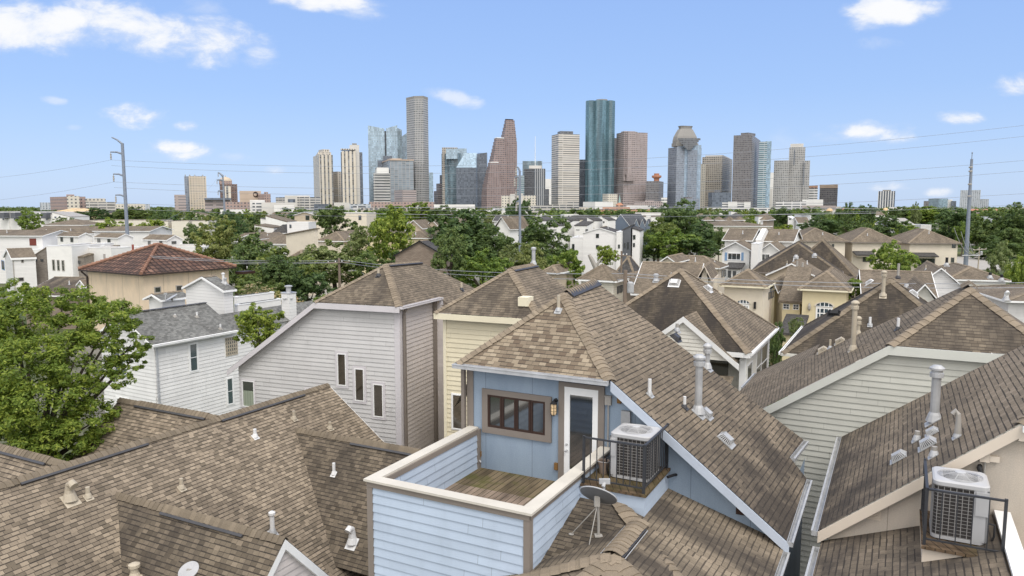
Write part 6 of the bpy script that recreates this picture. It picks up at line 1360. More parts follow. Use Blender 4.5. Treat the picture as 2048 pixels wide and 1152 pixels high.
# ---- the leafy tree at the left edge
def near_tree():
    root = thing('tree', 'large bright green leafy tree filling the left side, in front of the white sided house', 'tree', (-15.3, 23, 0)); org = Vector((-15.3, 23, 0))
    spec = [(45, 640, 74, 23.5), (125, 612, 62, 24.5), (212, 652, 74, 24), (262, 690, 40, 24.4), (150, 720, 84, 23), (40, 735, 95, 22.4), (90, 815, 98, 22), (-30, 680, 90, 23), (215, 765, 50, 23.2), (250, 732, 34, 24.2), (178, 850, 62, 22.4), (20, 870, 92, 21.5), (112, 895, 74, 21.6), (-50, 800, 90, 22), (168, 612, 46, 25), (20, 595, 48, 24.6), (240, 640, 46, 24.8), (206, 880, 46, 22.8), (265, 720, 26, 24.6)]
    lobes = []
    for u, v, r, y in spec:
        c = PY(u, v, y) - org; s = r * y / FPX; lobes.append((tuple(c), (s, s * 1.1, s * .8)))
    me = leaf_mesh('crown', lobes, 66000, .125, LM['near'], 77, clump=.22, per=60, asp=.42); o = bpy.data.objects.new('crown', me); COL.objects.link(o); o.parent = root
    mb = MB(); f = Vector((-15.0, 23, 4.2)); mb.tube([org, org + Vector((.1, 0, 2.2)), f], [.30, .25, .22], 10)
    for l, _ in lobes:
        e = Vector(l) + org; mid = f.lerp(e, .5) + Z * .3; mb.tube([f, f.lerp(mid, .6) + Vector((.05, 0, .1)), mid, e], [.13, .09, .06, .02], 6)
    mb.build('trunk', P['bark'], root)
near_tree()
TREES = [
 ('low green tree filling under the yellow green tree, right of the narrow white house', 1308, 494, 34, 22, 126, 'oak', 2),
 ('low dark tree behind the cream hip house roof, under the dark oak', 1392, 500, 44, 20, 120, 'dark', 1),
 ('small dark tree touching the left wall of the shuttered pair', 1438, 482, 18, 26, 128, 'oak', 0),
 ('leafy green tree between the white stucco house and tall thin tree', 716, 492, 34, 36, 100, 'olive', 1),
 ('dark tree below the brick house gable, beside the mauve roof', 905, 545, 34, 36, 84, 'dark', 2),
 ('mid green tree in front of the wide brown roofed gabled house', 470, 512, 46, 34, 100, 'oak', 1),
 ('shady oak under the street cables by the pergola post', 560, 545, 48, 34, 78, 'dark', 0),
 ('green tree at the foot of the brick house, left side', 800, 540, 36, 30, 90, 'dark', 2),
 ('leafy tree before the white gabled townhouse with gable window', 395, 478, 30, 24, 125, 'oak', 2),
 ('dark tree behind the wide brown roofed low house, far left', 190, 432, 40, 15, 250, 'dark', 0),
 ('bushy tree behind the cream flat roofed building', 262, 432, 40, 15, 245, 'oak', 1),
 ('small bright tree growing between the white sided house and the mauve house', 518, 655, 47, 40, 31.5, 'bright', 1),
 ('big spreading oak left of the wooden utility pole, right of the clay tile house', 560, 555, 84, 58, 84, 'oak', 0),
 ('dark oak right behind the pergola of the tile roofed house', 495, 528, 60, 50, 88, 'oak', 1),
 ('tall olive green oak left of the slender stucco house trees', 432, 490, 48, 42, 96, 'olive', 2),
 ('feathery olive oak behind the wooden utility pole', 668, 527, 72, 44, 92, 'olive', 0),
 ('dark oak to the right of the wooden utility pole, over the street', 745, 556, 58, 42, 90, 'oak', 2),
 ('dense dark oak below the street cables, left of the pole', 615, 590, 62, 40, 80, 'dark', 1),
 ('dark rounded oak crown behind the chimney of the white sided house', 520, 590, 50, 34, 76, 'oak', 2),
 ('leafy tree between tall thin tree and feathery oak', 835, 535, 40, 40, 92, 'olive', 1),
 ('pink flowering hedge shrub behind the white chimney', 575, 612, 50, 30, 62, 'bloom', 0),
 ('pink flowering hedge shrub left of the white chimney', 520, 592, 40, 22, 64, 'bloom', 1),
 ('small green shrub by the foot of the wooden utility pole', 655, 606, 30, 18, 66, 'bright', 0),
 ('dark tree behind the left steel pole, right of the cream cube houses', 462, 462, 40, 38, 140, 'dark', 0),
 ('dark olive bush below the distant steel pole', 500, 457, 26, 16, 150, 'olive', 0),
 ('bright tree right in front of the left steel pole', 300, 466, 36, 26, 148, 'bright', 0),
 ('bright bushy tree just left of the left steel pole', 226, 466, 36, 25, 146, 'bright', 1),
 ('small vivid green tree before the modern townhouses at left', 60, 446, 27, 19, 190, 'bright', 2),
 ('dull green tree right of the vivid small tree', 122, 451, 25, 14, 182, 'olive', 1),
 ('round dark tree between white cube house and balcony house', 667, 451, 40, 33, 150, 'dark', 1),
 ('tall thin light green tree before the dark roofed gable and brick house', 785, 476, 50, 52, 94, 'bright', 1),
 ('bright green tree mass behind the tall thin tree', 778, 434, 42, 22, 215, 'bright', 0),
 ('bright tree below the red brick hall', 838, 428, 36, 18, 240, 'bright', 2),
 ('green tree right of the bright trees below the yellow banner', 885, 431, 32, 17, 235, 'oak', 1),
 ('great dark oak in the centre left, tallest of the middle trees', 925, 482, 88, 62, 112, 'dark', 0),
 ('oak in front of the taupe brick gable, hiding its right half', 898, 506, 40, 42, 74, 'oak', 1),
 ('dark oak just left of the slender middle steel pole', 985, 503, 52, 42, 110, 'dark', 2),
 ('upright dark tree behind the slender middle steel pole', 1040, 452, 30, 44, 205, 'dark', 1),
 ('wide dark oak between the middle pole and the white three storey house', 1088, 492, 58, 44, 122, 'oak', 2),
 ('bright green round tree above the yellow house ridge', 962, 548, 56, 40, 76, 'bright', 1),
 ('light bushy tree left of the small pyramid roof', 1132, 548, 44, 38, 74, 'bright', 2),
 ('dull olive tree right of the flue on the yellow house', 1065, 530, 44, 34, 88, 'olive', 2),
 ('scrubby tree in front of the low brown roof, beside the flue', 1030, 520, 34, 30, 90, 'olive', 1),
 ('small sparse tree in front of the white three storey house', 1212, 512, 25, 20, 96, 'bright', 0),
 ('tallest dark tree right of the slate blue gables', 1362, 447, 46, 38, 150, 'dark', 2),
 ('dark tree low left of the tallest dark tree, beside the white terraces', 1318, 468, 38, 32, 142, 'oak', 0),
 ('dark oak behind the cream hip house, left of the shuttered pair', 1408, 478, 46, 34, 136, 'dark', 0),
 ('yellow green tree in front of the tallest dark tree', 1342, 488, 52, 25, 122, 'bright', 1),
 ('rounded dark tree above the right half of the shuttered pair', 1566, 447, 24, 27, 200, 'dark', 1),
 ('light green bush under the rounded dark tree', 1570, 461, 20, 12, 180, 'bright', 0),
 ('dark leafy tree behind the left house of the row of three', 1640, 458, 44, 24, 168, 'dark', 2),
 ('tall loose tree among the orange domes', 1692, 437, 17, 30, 190, 'oak', 0),
 ('second loose tree among the orange domes, to the right', 1732, 440, 18, 25, 195, 'dark', 1),
 ('dark bush behind the middle house of the row of three', 1706, 463, 32, 17, 160, 'oak', 1),
 ('dark tree behind and between the middle and right houses of the row', 1783, 455, 36, 23, 165, 'dark', 0),
 ('yellow green bush in the gap between the middle and right houses', 1822, 470, 38, 16, 152, 'bright', 2),
 ('dark slim tree in the gap right of the middle house of the row', 1808, 478, 11, 20, 130, 'dark', 1),
 ('olive tree right of the pale flat roofed house', 1832, 432, 12, 26, 230, 'olive', 0),
 ('wide light green tree behind the pale flat roofed house', 1850, 430, 44, 17, 310, 'bright', 0),
 ('green tree spread below the lone white tower', 1800, 430, 30, 14, 320, 'oak', 1),
 ('dark oak immediately left of the right steel pole', 1902, 452, 42, 30, 200, 'dark', 1),
 ('small bright tree behind the right steel pole', 1925, 470, 16, 22, 190, 'bright', 1),
 ('big dark oak right of the right steel pole', 1985, 470, 52, 44, 190, 'dark', 0),
 ('big dark oak at the right edge beyond the steel pole', 2046, 466, 50, 46, 182, 'oak', 2),
 ('dark low oak crown below the big oaks at the right edge', 1996, 503, 46, 24, 178, 'dark', 2),
 ('olive tree at the right edge above the bent white vent pipe', 2002, 536, 34, 40, 100, 'olive', 2),
 ('bright young tree at the right edge, in front of the olive tree', 2040, 558, 28, 46, 84, 'bright', 0),
 ('bright round tree in front of the middle and right houses of the row', 1786, 536, 50, 44, 78, 'bright', 1),
 ('green shrub between the yellow tower house and the grey brown gabled roof', 1712, 580, 25, 22, 57, 'bright', 0),
 ('overgrown green shrub in the gap right of the dark hip roofed house', 1551, 690, 19, 44, 43, 'oak', 0),
 ('wispy small bush below the yellow tower house', 1592, 655, 16, 18, 48, 'olive', 1),
]
for lab, u, v, rx, ry, Y, kind, var in TREES:
    sh = 'shrub' if ('shrub' in lab or 'bush' in lab.split(' ')[:4]) else 'tree'
    t_ = tree(lab, u, v, rx, ry, Y, kind, var=var, name=sh, cat=sh)
bt = thing('bare_trunk', 'bare leaning grey tree trunk before the white three storey house', 'tree trunk', (PY(1190, 540, 95).x, 95, 0)); mb = MB(); mb.tube([Vector((PY(1193, 540, 95).x, 95, 0)), PY(1191, 535, 95), PY(1184, 520, 95), PY(1178, 509, 95)], [.4, .32, .28, .2], 8); mb.tube([PY(1191, 535, 95), PY(1200, 520, 95), PY(1206, 512, 95)], [.2, .14, .06], 6); mb.build('trunk', P['pipe_grey'], bt)
# ---- distant trees that nothing tells apart, one thing each
rr = random.Random(5)
far_spots = []
for k in range(150):
    Y = 235 + (k % 40) * 15 + rr.uniform(-8, 8); u = rr.uniform(-20, 2070); far_spots.append((u, Y))
for (u0, u1, n_, y0, y1) in ((140, 440, 26, 240, 330), (440, 640, 12, 300, 520), (640, 1000, 10, 300, 520), (1390, 1560, 12, 230, 420), (1640, 1900, 16, 330, 620), (1880, 2060, 18, 230, 420), (0, 160, 10, 300, 600)):
    for k in range(n_): far_spots.append((rr.uniform(u0, u1), rr.uniform(y0, y1)))
for k, (u, Y) in enumerate(far_spots):
    kind = rr.choice(['oak', 'dark', 'dark', 'oak', 'olive', 'bright']); rad = rr.uniform(3.6, 6.0); h = rr.uniform(4.6, 6.8) if Y > 330 else rr.uniform(4.0, 5.8); c = PY(u, 413, Y)
    if 600 < u < 1340 and Y < 300: continue
    v = proj(Vector((c.x, Y, h)))[1]; s = Y / FPX; tree('distant dark green tree in the belt below the skyline', u, v, rad / s, rad * .8 / s, Y, kind, 'distant trees below the skyline', True, k, name='distant_tree', limbs=3)
# ---- distant houses
for k in range(46):
    Y = rr.uniform(250, 620); u = rr.uniform(-10, 2060)
    if 1000 < u < 1340 and Y < 300: continue
    c = PY(u, 413, Y); zt = rr.uniform(5.2, 7.6); vv = proj(Vector((c.x, Y, zt)))[1]; wpx = rr.uniform(9, 15) / (Y / FPX)
    kd = rr.choice(['hip', 'gable_s', 'gable_d', 'flat', 'shed_r']); house('distant house with pale walls in the belt below the skyline', (u, vv), Y, uL=u - wpx, d=rr.uniform(8, 12), kind=kd, rise=rr.uniform(1.4, 2.6), wall=rr.choice(['white_st', 'cream', 'tan_st', 'white_st', 'taupe_st']), roof=rr.choice(['mid', 'mid2', 'black', 'mid']) if kd != 'flat' else 'pipe_grey', oh=.2, name='distant_house', group='distant houses below the skyline', yaw=rr.uniform(-20, 12), fas=0, wins=[('f', (u - wpx * f0, vv + 1.2 / Y * FPX, u - wpx * (f0 - .1), vv + 2.6 / Y * FPX), BW) for f0 in (.75, .35)])
# ---- far woodland that reads as one mass
rg = np.random.default_rng(9); lob = []
for k in range(1500):
    Y = 640 + 4200 * rg.random() ** 1.7; x = rg.uniform(-.8, .8) * Y; r_ = rg.uniform(5, 9) * (1 + Y / 6000); lob.append(((x, Y, rg.uniform(2.5, 5.5)), (r_ * 1.5, r_ * 1.2, r_ * .62)))
me = leaf_mesh('woodland', lob, 90000, 3.4, LM['dark'], 5, per=30, clump=.5, asp=.8); o = bpy.data.objects.new('woodland', me); COL.objects.link(o); o['kind'] = 'stuff'; o['label'] = 'distant green woodland spreading to the horizon below the skyline'; o['category'] = 'woodland'
# ================================================================== GROUND AND STREETS
def M_ground():
    t = NT('ground_mix'); p = t.pos(); n = t.noise(p, 0.05, 6.0, 0.6); n2 = t.noise(p, 0.9, 5.0, 0.6)
    c = t.ramp(n, [(0.38, (0.05, 0.075, 0.025)), (0.5, (0.09, 0.1, 0.05)), (0.56, (0.16, 0.15, 0.125)), (0.7, (0.26, 0.25, 0.23))])
    c = t.mix(1.0, c, t.ramp(n2, [(0.3, (0.7,) * 3), (0.7, (1.2,) * 3)]), 'MULTIPLY'); t.bsdf(c, 0.95, 0, 0.2); return t.m
mb = MB(); mb.poly([Vector((-6000, -60, 0)), Vector((6000, -60, 0)), Vector((6000, 12000, 0)), Vector((-6000, 12000, 0))])
o = mb.build('ground', M_ground()); o['kind'] = 'structure'
P['concrete'] = M_paint('pale_concrete', (0.36, 0.34, 0.31), 0.9, 0.12, 0.2); P['asphalt'] = M_paint('asphalt', (0.055, 0.055, 0.057), 0.9, 0.15)
P['grass'] = M_paint('dry_grass', (0.13, 0.14, 0.04), 0.95, 0.25, 0.3)
def sheet(name, pts, mat, z):
    mb = MB(); mb.poly([Vector((x, y, z)) for x, y in pts]); o = mb.build(name, mat); o['kind'] = 'structure'; return o
g = lambda u, v: (PZ(u, v, 0).x, PZ(u, v, 0).y)
sheet('street', [g(1880, 531), g(1955, 540), g(2200, 528), g(1990, 512), g(1900, 514)], P['concrete'], 0.012)
sheet('grass', [g(1900, 513), g(1990, 511), g(2100, 520), g(2100, 506), g(1950, 502), g(1890, 506)], P['grass'], 0.008)
sheet('street', [g(560, 612), g(880, 566), g(900, 552), g(560, 590)], P['concrete'], 0.012)
sheet('alley', [tuple(W(-9.0, -20, 0)[:2]), tuple(W(-9.3, 60, 0)[:2]), tuple(W(-12, 60, 0)[:2]), tuple(W(-11.2, -20, 0)[:2])], P['concrete'], 0.012)
sheet('alley', [tuple(W(-1.6, -20, 0)[:2]), tuple(W(-1.6, 26, 0)[:2]), tuple(W(-1.1, 26, 0)[:2]), tuple(W(-1.1, -20, 0)[:2])], P['concrete'], 0.012)
# ================================================================== SKYLINE
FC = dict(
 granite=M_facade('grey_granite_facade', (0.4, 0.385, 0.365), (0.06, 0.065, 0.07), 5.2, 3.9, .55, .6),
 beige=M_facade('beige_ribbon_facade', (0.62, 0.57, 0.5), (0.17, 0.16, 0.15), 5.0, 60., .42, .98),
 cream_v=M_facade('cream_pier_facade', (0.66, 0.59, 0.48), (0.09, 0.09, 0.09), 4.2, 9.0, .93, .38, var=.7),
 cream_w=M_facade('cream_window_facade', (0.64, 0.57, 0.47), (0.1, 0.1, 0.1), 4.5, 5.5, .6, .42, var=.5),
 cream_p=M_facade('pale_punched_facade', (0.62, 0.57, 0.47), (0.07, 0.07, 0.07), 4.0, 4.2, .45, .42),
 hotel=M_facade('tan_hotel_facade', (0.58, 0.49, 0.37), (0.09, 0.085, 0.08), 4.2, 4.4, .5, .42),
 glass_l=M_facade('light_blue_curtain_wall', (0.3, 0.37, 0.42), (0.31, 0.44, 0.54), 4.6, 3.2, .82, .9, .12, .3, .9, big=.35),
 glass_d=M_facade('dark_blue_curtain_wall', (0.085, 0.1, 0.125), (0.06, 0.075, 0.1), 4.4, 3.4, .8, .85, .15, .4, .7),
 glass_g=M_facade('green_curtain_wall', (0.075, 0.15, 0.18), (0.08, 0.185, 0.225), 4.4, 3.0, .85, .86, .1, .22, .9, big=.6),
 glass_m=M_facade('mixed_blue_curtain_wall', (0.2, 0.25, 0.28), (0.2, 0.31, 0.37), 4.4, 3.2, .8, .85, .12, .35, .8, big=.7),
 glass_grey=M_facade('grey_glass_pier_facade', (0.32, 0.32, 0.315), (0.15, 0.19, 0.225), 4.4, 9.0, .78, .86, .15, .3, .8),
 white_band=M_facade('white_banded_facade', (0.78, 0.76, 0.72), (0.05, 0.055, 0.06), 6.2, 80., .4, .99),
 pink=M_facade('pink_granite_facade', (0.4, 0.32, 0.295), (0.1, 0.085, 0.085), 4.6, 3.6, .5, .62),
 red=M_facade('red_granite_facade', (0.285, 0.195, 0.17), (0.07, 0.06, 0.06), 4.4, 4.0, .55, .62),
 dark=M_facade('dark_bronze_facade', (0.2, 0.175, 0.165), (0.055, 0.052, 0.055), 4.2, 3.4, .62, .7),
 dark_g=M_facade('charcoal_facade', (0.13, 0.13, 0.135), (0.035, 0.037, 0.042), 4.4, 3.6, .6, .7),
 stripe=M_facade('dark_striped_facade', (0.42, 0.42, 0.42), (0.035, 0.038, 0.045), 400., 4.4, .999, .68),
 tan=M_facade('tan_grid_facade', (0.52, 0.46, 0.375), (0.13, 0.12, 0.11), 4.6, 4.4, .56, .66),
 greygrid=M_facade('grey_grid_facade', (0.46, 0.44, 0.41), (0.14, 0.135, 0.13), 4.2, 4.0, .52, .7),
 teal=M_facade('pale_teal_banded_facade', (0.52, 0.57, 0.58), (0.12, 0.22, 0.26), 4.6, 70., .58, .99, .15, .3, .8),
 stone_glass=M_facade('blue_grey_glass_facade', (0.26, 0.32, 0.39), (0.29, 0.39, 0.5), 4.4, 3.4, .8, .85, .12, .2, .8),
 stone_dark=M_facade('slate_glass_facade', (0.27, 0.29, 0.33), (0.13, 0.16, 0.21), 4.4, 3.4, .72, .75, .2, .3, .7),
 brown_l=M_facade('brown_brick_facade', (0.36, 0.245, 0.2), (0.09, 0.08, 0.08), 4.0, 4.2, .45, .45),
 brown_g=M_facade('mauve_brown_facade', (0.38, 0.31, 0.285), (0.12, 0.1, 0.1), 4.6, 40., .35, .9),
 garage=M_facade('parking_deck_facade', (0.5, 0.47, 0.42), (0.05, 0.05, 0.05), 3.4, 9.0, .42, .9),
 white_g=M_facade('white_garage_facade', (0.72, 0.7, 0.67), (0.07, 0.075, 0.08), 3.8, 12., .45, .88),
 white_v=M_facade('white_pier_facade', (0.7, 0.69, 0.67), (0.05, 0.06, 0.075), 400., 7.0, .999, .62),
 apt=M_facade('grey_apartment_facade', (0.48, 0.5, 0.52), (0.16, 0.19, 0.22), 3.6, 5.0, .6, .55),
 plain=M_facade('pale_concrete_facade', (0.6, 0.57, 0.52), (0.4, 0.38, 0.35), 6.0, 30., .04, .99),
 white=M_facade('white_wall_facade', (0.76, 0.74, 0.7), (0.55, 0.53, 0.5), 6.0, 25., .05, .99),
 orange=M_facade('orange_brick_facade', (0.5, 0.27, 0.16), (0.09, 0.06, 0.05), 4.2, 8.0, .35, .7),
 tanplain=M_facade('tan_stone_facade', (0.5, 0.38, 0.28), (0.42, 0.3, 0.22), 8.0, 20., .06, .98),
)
P['stone_top'] = M_paint('grey_stone_crown', (0.28, 0.27, 0.255), 0.85, 0.1); P['copper'] = M_paint('green_copper_spire', (0.3, 0.42, 0.4), 0.6, 0.1)
P['roofgrey'] = M_paint('pale_flat_roofing', (0.35, 0.34, 0.33), 0.9, 0.15); P['yellow_sign'] = M_paint('yellow_banner', (0.75, 0.62, 0.1), 0.6, 0.05); P['dark_sign'] = M_paint('dark_banner', (0.07, 0.1, 0.16), 0.6, 0.3)
def tower_frame(uL, uC, uR, Y, v=413):
    wl, wr = max(uC - uL, .01), max(uR - uC, .01)
    phi = math.atan2(wr, wl); th = math.atan((uC - 1024) / FPX)
    F = Frame(math.degrees(-phi - th * 0)); c = PY(uC, v, Y); return F, c
def slab(root, name, mat, uL, uC, uR, vt, Y, vb=None, F=None, depth=None, roofmat='roofgrey'):
    """one upright block; uC is its nearest corner (None = face on)"""
    if uC is None:
        if F is None: F = Frame(-math.degrees(math.atan(((uL + uR) / 2 - 1024) / FPX)))
        c = PY(uR, 413, Y); w = solve_len(c, -F.s, uL, 3000); d = depth or max(10, w * .7)
    else:
        if F is None: F, c = tower_frame(uL, uC, uR, Y)
        else: c = PY(uC, 413, Y)
        w = solve_len(c, -F.s, uL, 3000); d = depth or solve_len(c, F.d, uR, 3000)
    q = F.ab(c); z1 = PY(uC if uC is not None else (uL + uR) / 2, vt, Y).z; z0 = 0 if vb is None else PY(uR, vb, Y).z
    V = F.W; a0, a1, b0, b1 = q[0] - w, q[0], q[1], q[1] + d; mb = MB()
    for p_, r_ in (((a0, b0), (a1, b0)), ((a1, b0), (a1, b1)), ((a1, b1), (a0, b1)), ((a0, b1), (a0, b0))): mb.poly([V(*p_, z0), V(*r_, z0), V(*r_, z1), V(*p_, z1)], 0)
    mb.poly([V(a0, b0, z1), V(a1, b0, z1), V(a1, b1, z1), V(a0, b1, z1)], 1)
    o = mb.build(name, [mat, P[roofmat]], root); return o, (F, a0, a1, b0, b1, z0, z1)
def cyl_top(v, Y, u=1024): return PY(u, v, Y).z
def tower(label, Y, blocks, name='office_tower', cat='tower', group=None):
    u = sum((b[2] + b[4]) / 2 for b in blocks) / len(blocks); g_ = PY(u, 413, Y); root = thing(name, label, cat, (g_.x, g_.y, 0), group); info = []
    for b in blocks:
        nm, mat, uL, uC, uR, vt = b[:6]; kw = b[6] if len(b) > 6 else {}
        yy = kw.pop('Y', Y); info.append(slab(root, nm, FC.get(mat) or P[mat], uL, uC, uR, vt, yy, **kw)[1])
    return root, info
def mech(root, inf, fr=.5, h=6, mat='stone_top', name='rooftop_plant'):
    F, a0, a1, b0, b1, z0, z1 = inf; am, bm, w, d = (a0 + a1) / 2, (b0 + b1) / 2, (a1 - a0) * fr / 2, (b1 - b0) * fr / 2; mb = MB(); mb.fbox(F, am - w, am + w, bm - d, bm + d, z1 + .02, z1 + h); mb.build(name, P[mat], root)
YD = 1800
# residential pair on the left
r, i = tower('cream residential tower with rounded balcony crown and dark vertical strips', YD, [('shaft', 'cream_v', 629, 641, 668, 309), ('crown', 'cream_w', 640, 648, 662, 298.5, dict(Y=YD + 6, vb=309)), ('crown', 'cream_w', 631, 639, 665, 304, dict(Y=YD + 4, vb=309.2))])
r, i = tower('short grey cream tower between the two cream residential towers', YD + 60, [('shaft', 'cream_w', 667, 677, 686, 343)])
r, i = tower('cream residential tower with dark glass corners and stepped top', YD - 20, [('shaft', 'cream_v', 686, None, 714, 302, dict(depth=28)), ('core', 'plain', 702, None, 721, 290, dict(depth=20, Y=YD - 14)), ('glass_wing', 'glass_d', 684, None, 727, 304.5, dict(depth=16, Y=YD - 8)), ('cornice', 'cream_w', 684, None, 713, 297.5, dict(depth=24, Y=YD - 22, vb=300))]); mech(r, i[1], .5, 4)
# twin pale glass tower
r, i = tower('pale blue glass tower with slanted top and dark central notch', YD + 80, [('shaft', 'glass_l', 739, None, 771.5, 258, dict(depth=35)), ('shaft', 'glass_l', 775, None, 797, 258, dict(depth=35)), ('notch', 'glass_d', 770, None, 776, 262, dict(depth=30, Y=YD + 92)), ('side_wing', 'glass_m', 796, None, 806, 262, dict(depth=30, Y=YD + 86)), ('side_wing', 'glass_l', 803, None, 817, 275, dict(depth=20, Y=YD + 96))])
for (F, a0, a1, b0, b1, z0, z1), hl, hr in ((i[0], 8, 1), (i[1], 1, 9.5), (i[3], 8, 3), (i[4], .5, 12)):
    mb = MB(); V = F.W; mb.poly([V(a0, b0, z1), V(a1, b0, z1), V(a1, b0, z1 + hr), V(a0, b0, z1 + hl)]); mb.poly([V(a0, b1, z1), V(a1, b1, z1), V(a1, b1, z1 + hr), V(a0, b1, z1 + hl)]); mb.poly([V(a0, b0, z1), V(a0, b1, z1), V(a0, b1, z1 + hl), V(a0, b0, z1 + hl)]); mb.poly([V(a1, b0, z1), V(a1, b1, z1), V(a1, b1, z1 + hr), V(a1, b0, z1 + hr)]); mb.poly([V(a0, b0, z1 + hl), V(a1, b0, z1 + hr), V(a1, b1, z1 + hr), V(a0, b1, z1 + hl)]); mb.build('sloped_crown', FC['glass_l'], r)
r, i = tower('dark stepped reflection added as blocks between the pale glass tower and white banded tower', YD + 40, [('shaft', 'glass_d', 757, None, 790, 321, dict(depth=20)), ('shaft', 'glass_d', 768, None, 786, 312, dict(depth=14, Y=YD + 48)), ('shaft', 'glass_d', 752, None, 762, 336, dict(depth=20, Y=YD + 46))])  # dark reflection in the pale tower, built as extra dark blocks
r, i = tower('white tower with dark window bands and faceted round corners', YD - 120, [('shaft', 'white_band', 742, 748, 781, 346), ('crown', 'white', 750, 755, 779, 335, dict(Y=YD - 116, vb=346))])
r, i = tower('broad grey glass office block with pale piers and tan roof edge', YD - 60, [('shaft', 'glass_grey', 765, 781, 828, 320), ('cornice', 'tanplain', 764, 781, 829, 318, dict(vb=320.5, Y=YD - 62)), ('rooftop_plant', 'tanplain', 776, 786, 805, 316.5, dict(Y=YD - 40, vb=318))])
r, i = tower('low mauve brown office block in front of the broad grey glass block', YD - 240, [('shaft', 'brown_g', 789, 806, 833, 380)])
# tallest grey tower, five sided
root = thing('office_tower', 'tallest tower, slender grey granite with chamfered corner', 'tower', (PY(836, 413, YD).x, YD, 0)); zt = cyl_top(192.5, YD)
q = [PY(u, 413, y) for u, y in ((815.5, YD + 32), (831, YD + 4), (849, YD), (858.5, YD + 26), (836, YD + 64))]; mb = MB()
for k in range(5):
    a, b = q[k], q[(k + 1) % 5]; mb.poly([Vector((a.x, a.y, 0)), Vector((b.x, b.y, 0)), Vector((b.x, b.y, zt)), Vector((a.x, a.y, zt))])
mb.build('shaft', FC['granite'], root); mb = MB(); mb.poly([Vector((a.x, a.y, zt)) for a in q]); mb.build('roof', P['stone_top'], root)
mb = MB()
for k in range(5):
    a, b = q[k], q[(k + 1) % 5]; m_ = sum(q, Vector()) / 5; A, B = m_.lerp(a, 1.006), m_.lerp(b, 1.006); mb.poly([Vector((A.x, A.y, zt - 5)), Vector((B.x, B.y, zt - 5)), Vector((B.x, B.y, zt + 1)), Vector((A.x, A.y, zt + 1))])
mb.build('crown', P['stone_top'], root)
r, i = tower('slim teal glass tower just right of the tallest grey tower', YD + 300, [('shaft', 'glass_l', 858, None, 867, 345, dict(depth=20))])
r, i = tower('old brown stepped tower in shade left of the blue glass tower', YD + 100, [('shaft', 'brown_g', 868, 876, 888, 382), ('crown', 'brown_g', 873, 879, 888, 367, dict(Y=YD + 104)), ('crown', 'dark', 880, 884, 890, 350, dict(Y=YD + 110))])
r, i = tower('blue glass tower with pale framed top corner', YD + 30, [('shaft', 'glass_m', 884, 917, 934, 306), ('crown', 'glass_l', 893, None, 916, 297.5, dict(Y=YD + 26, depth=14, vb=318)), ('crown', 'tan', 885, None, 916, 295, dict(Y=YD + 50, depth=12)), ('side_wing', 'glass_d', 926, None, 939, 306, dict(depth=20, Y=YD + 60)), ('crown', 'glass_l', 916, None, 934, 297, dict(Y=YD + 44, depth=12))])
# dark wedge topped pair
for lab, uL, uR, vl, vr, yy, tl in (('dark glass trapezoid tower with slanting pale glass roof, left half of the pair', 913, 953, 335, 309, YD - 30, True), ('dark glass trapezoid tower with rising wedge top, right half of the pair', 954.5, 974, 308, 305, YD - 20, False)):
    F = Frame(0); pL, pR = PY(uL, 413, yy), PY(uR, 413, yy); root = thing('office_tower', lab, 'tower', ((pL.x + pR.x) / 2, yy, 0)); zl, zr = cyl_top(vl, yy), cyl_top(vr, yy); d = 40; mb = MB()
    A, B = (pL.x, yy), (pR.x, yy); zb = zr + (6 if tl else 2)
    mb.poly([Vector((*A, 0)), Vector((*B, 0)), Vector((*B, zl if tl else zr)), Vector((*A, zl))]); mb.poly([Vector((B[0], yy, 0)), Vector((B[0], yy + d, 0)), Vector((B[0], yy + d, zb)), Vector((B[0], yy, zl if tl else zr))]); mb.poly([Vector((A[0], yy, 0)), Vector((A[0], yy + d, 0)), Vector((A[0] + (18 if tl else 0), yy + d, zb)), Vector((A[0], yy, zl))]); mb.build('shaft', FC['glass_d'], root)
    mb = MB(); mb.poly([Vector((A[0], yy, zl)), Vector((B[0], yy, zl if tl else zr)), Vector((B[0], yy + d, zb)), Vector((A[0] + (18 if tl else 0), yy + d, zb))]); mb.build('sloped_roof', FC['glass_l'] if tl else FC['glass_d'], root)
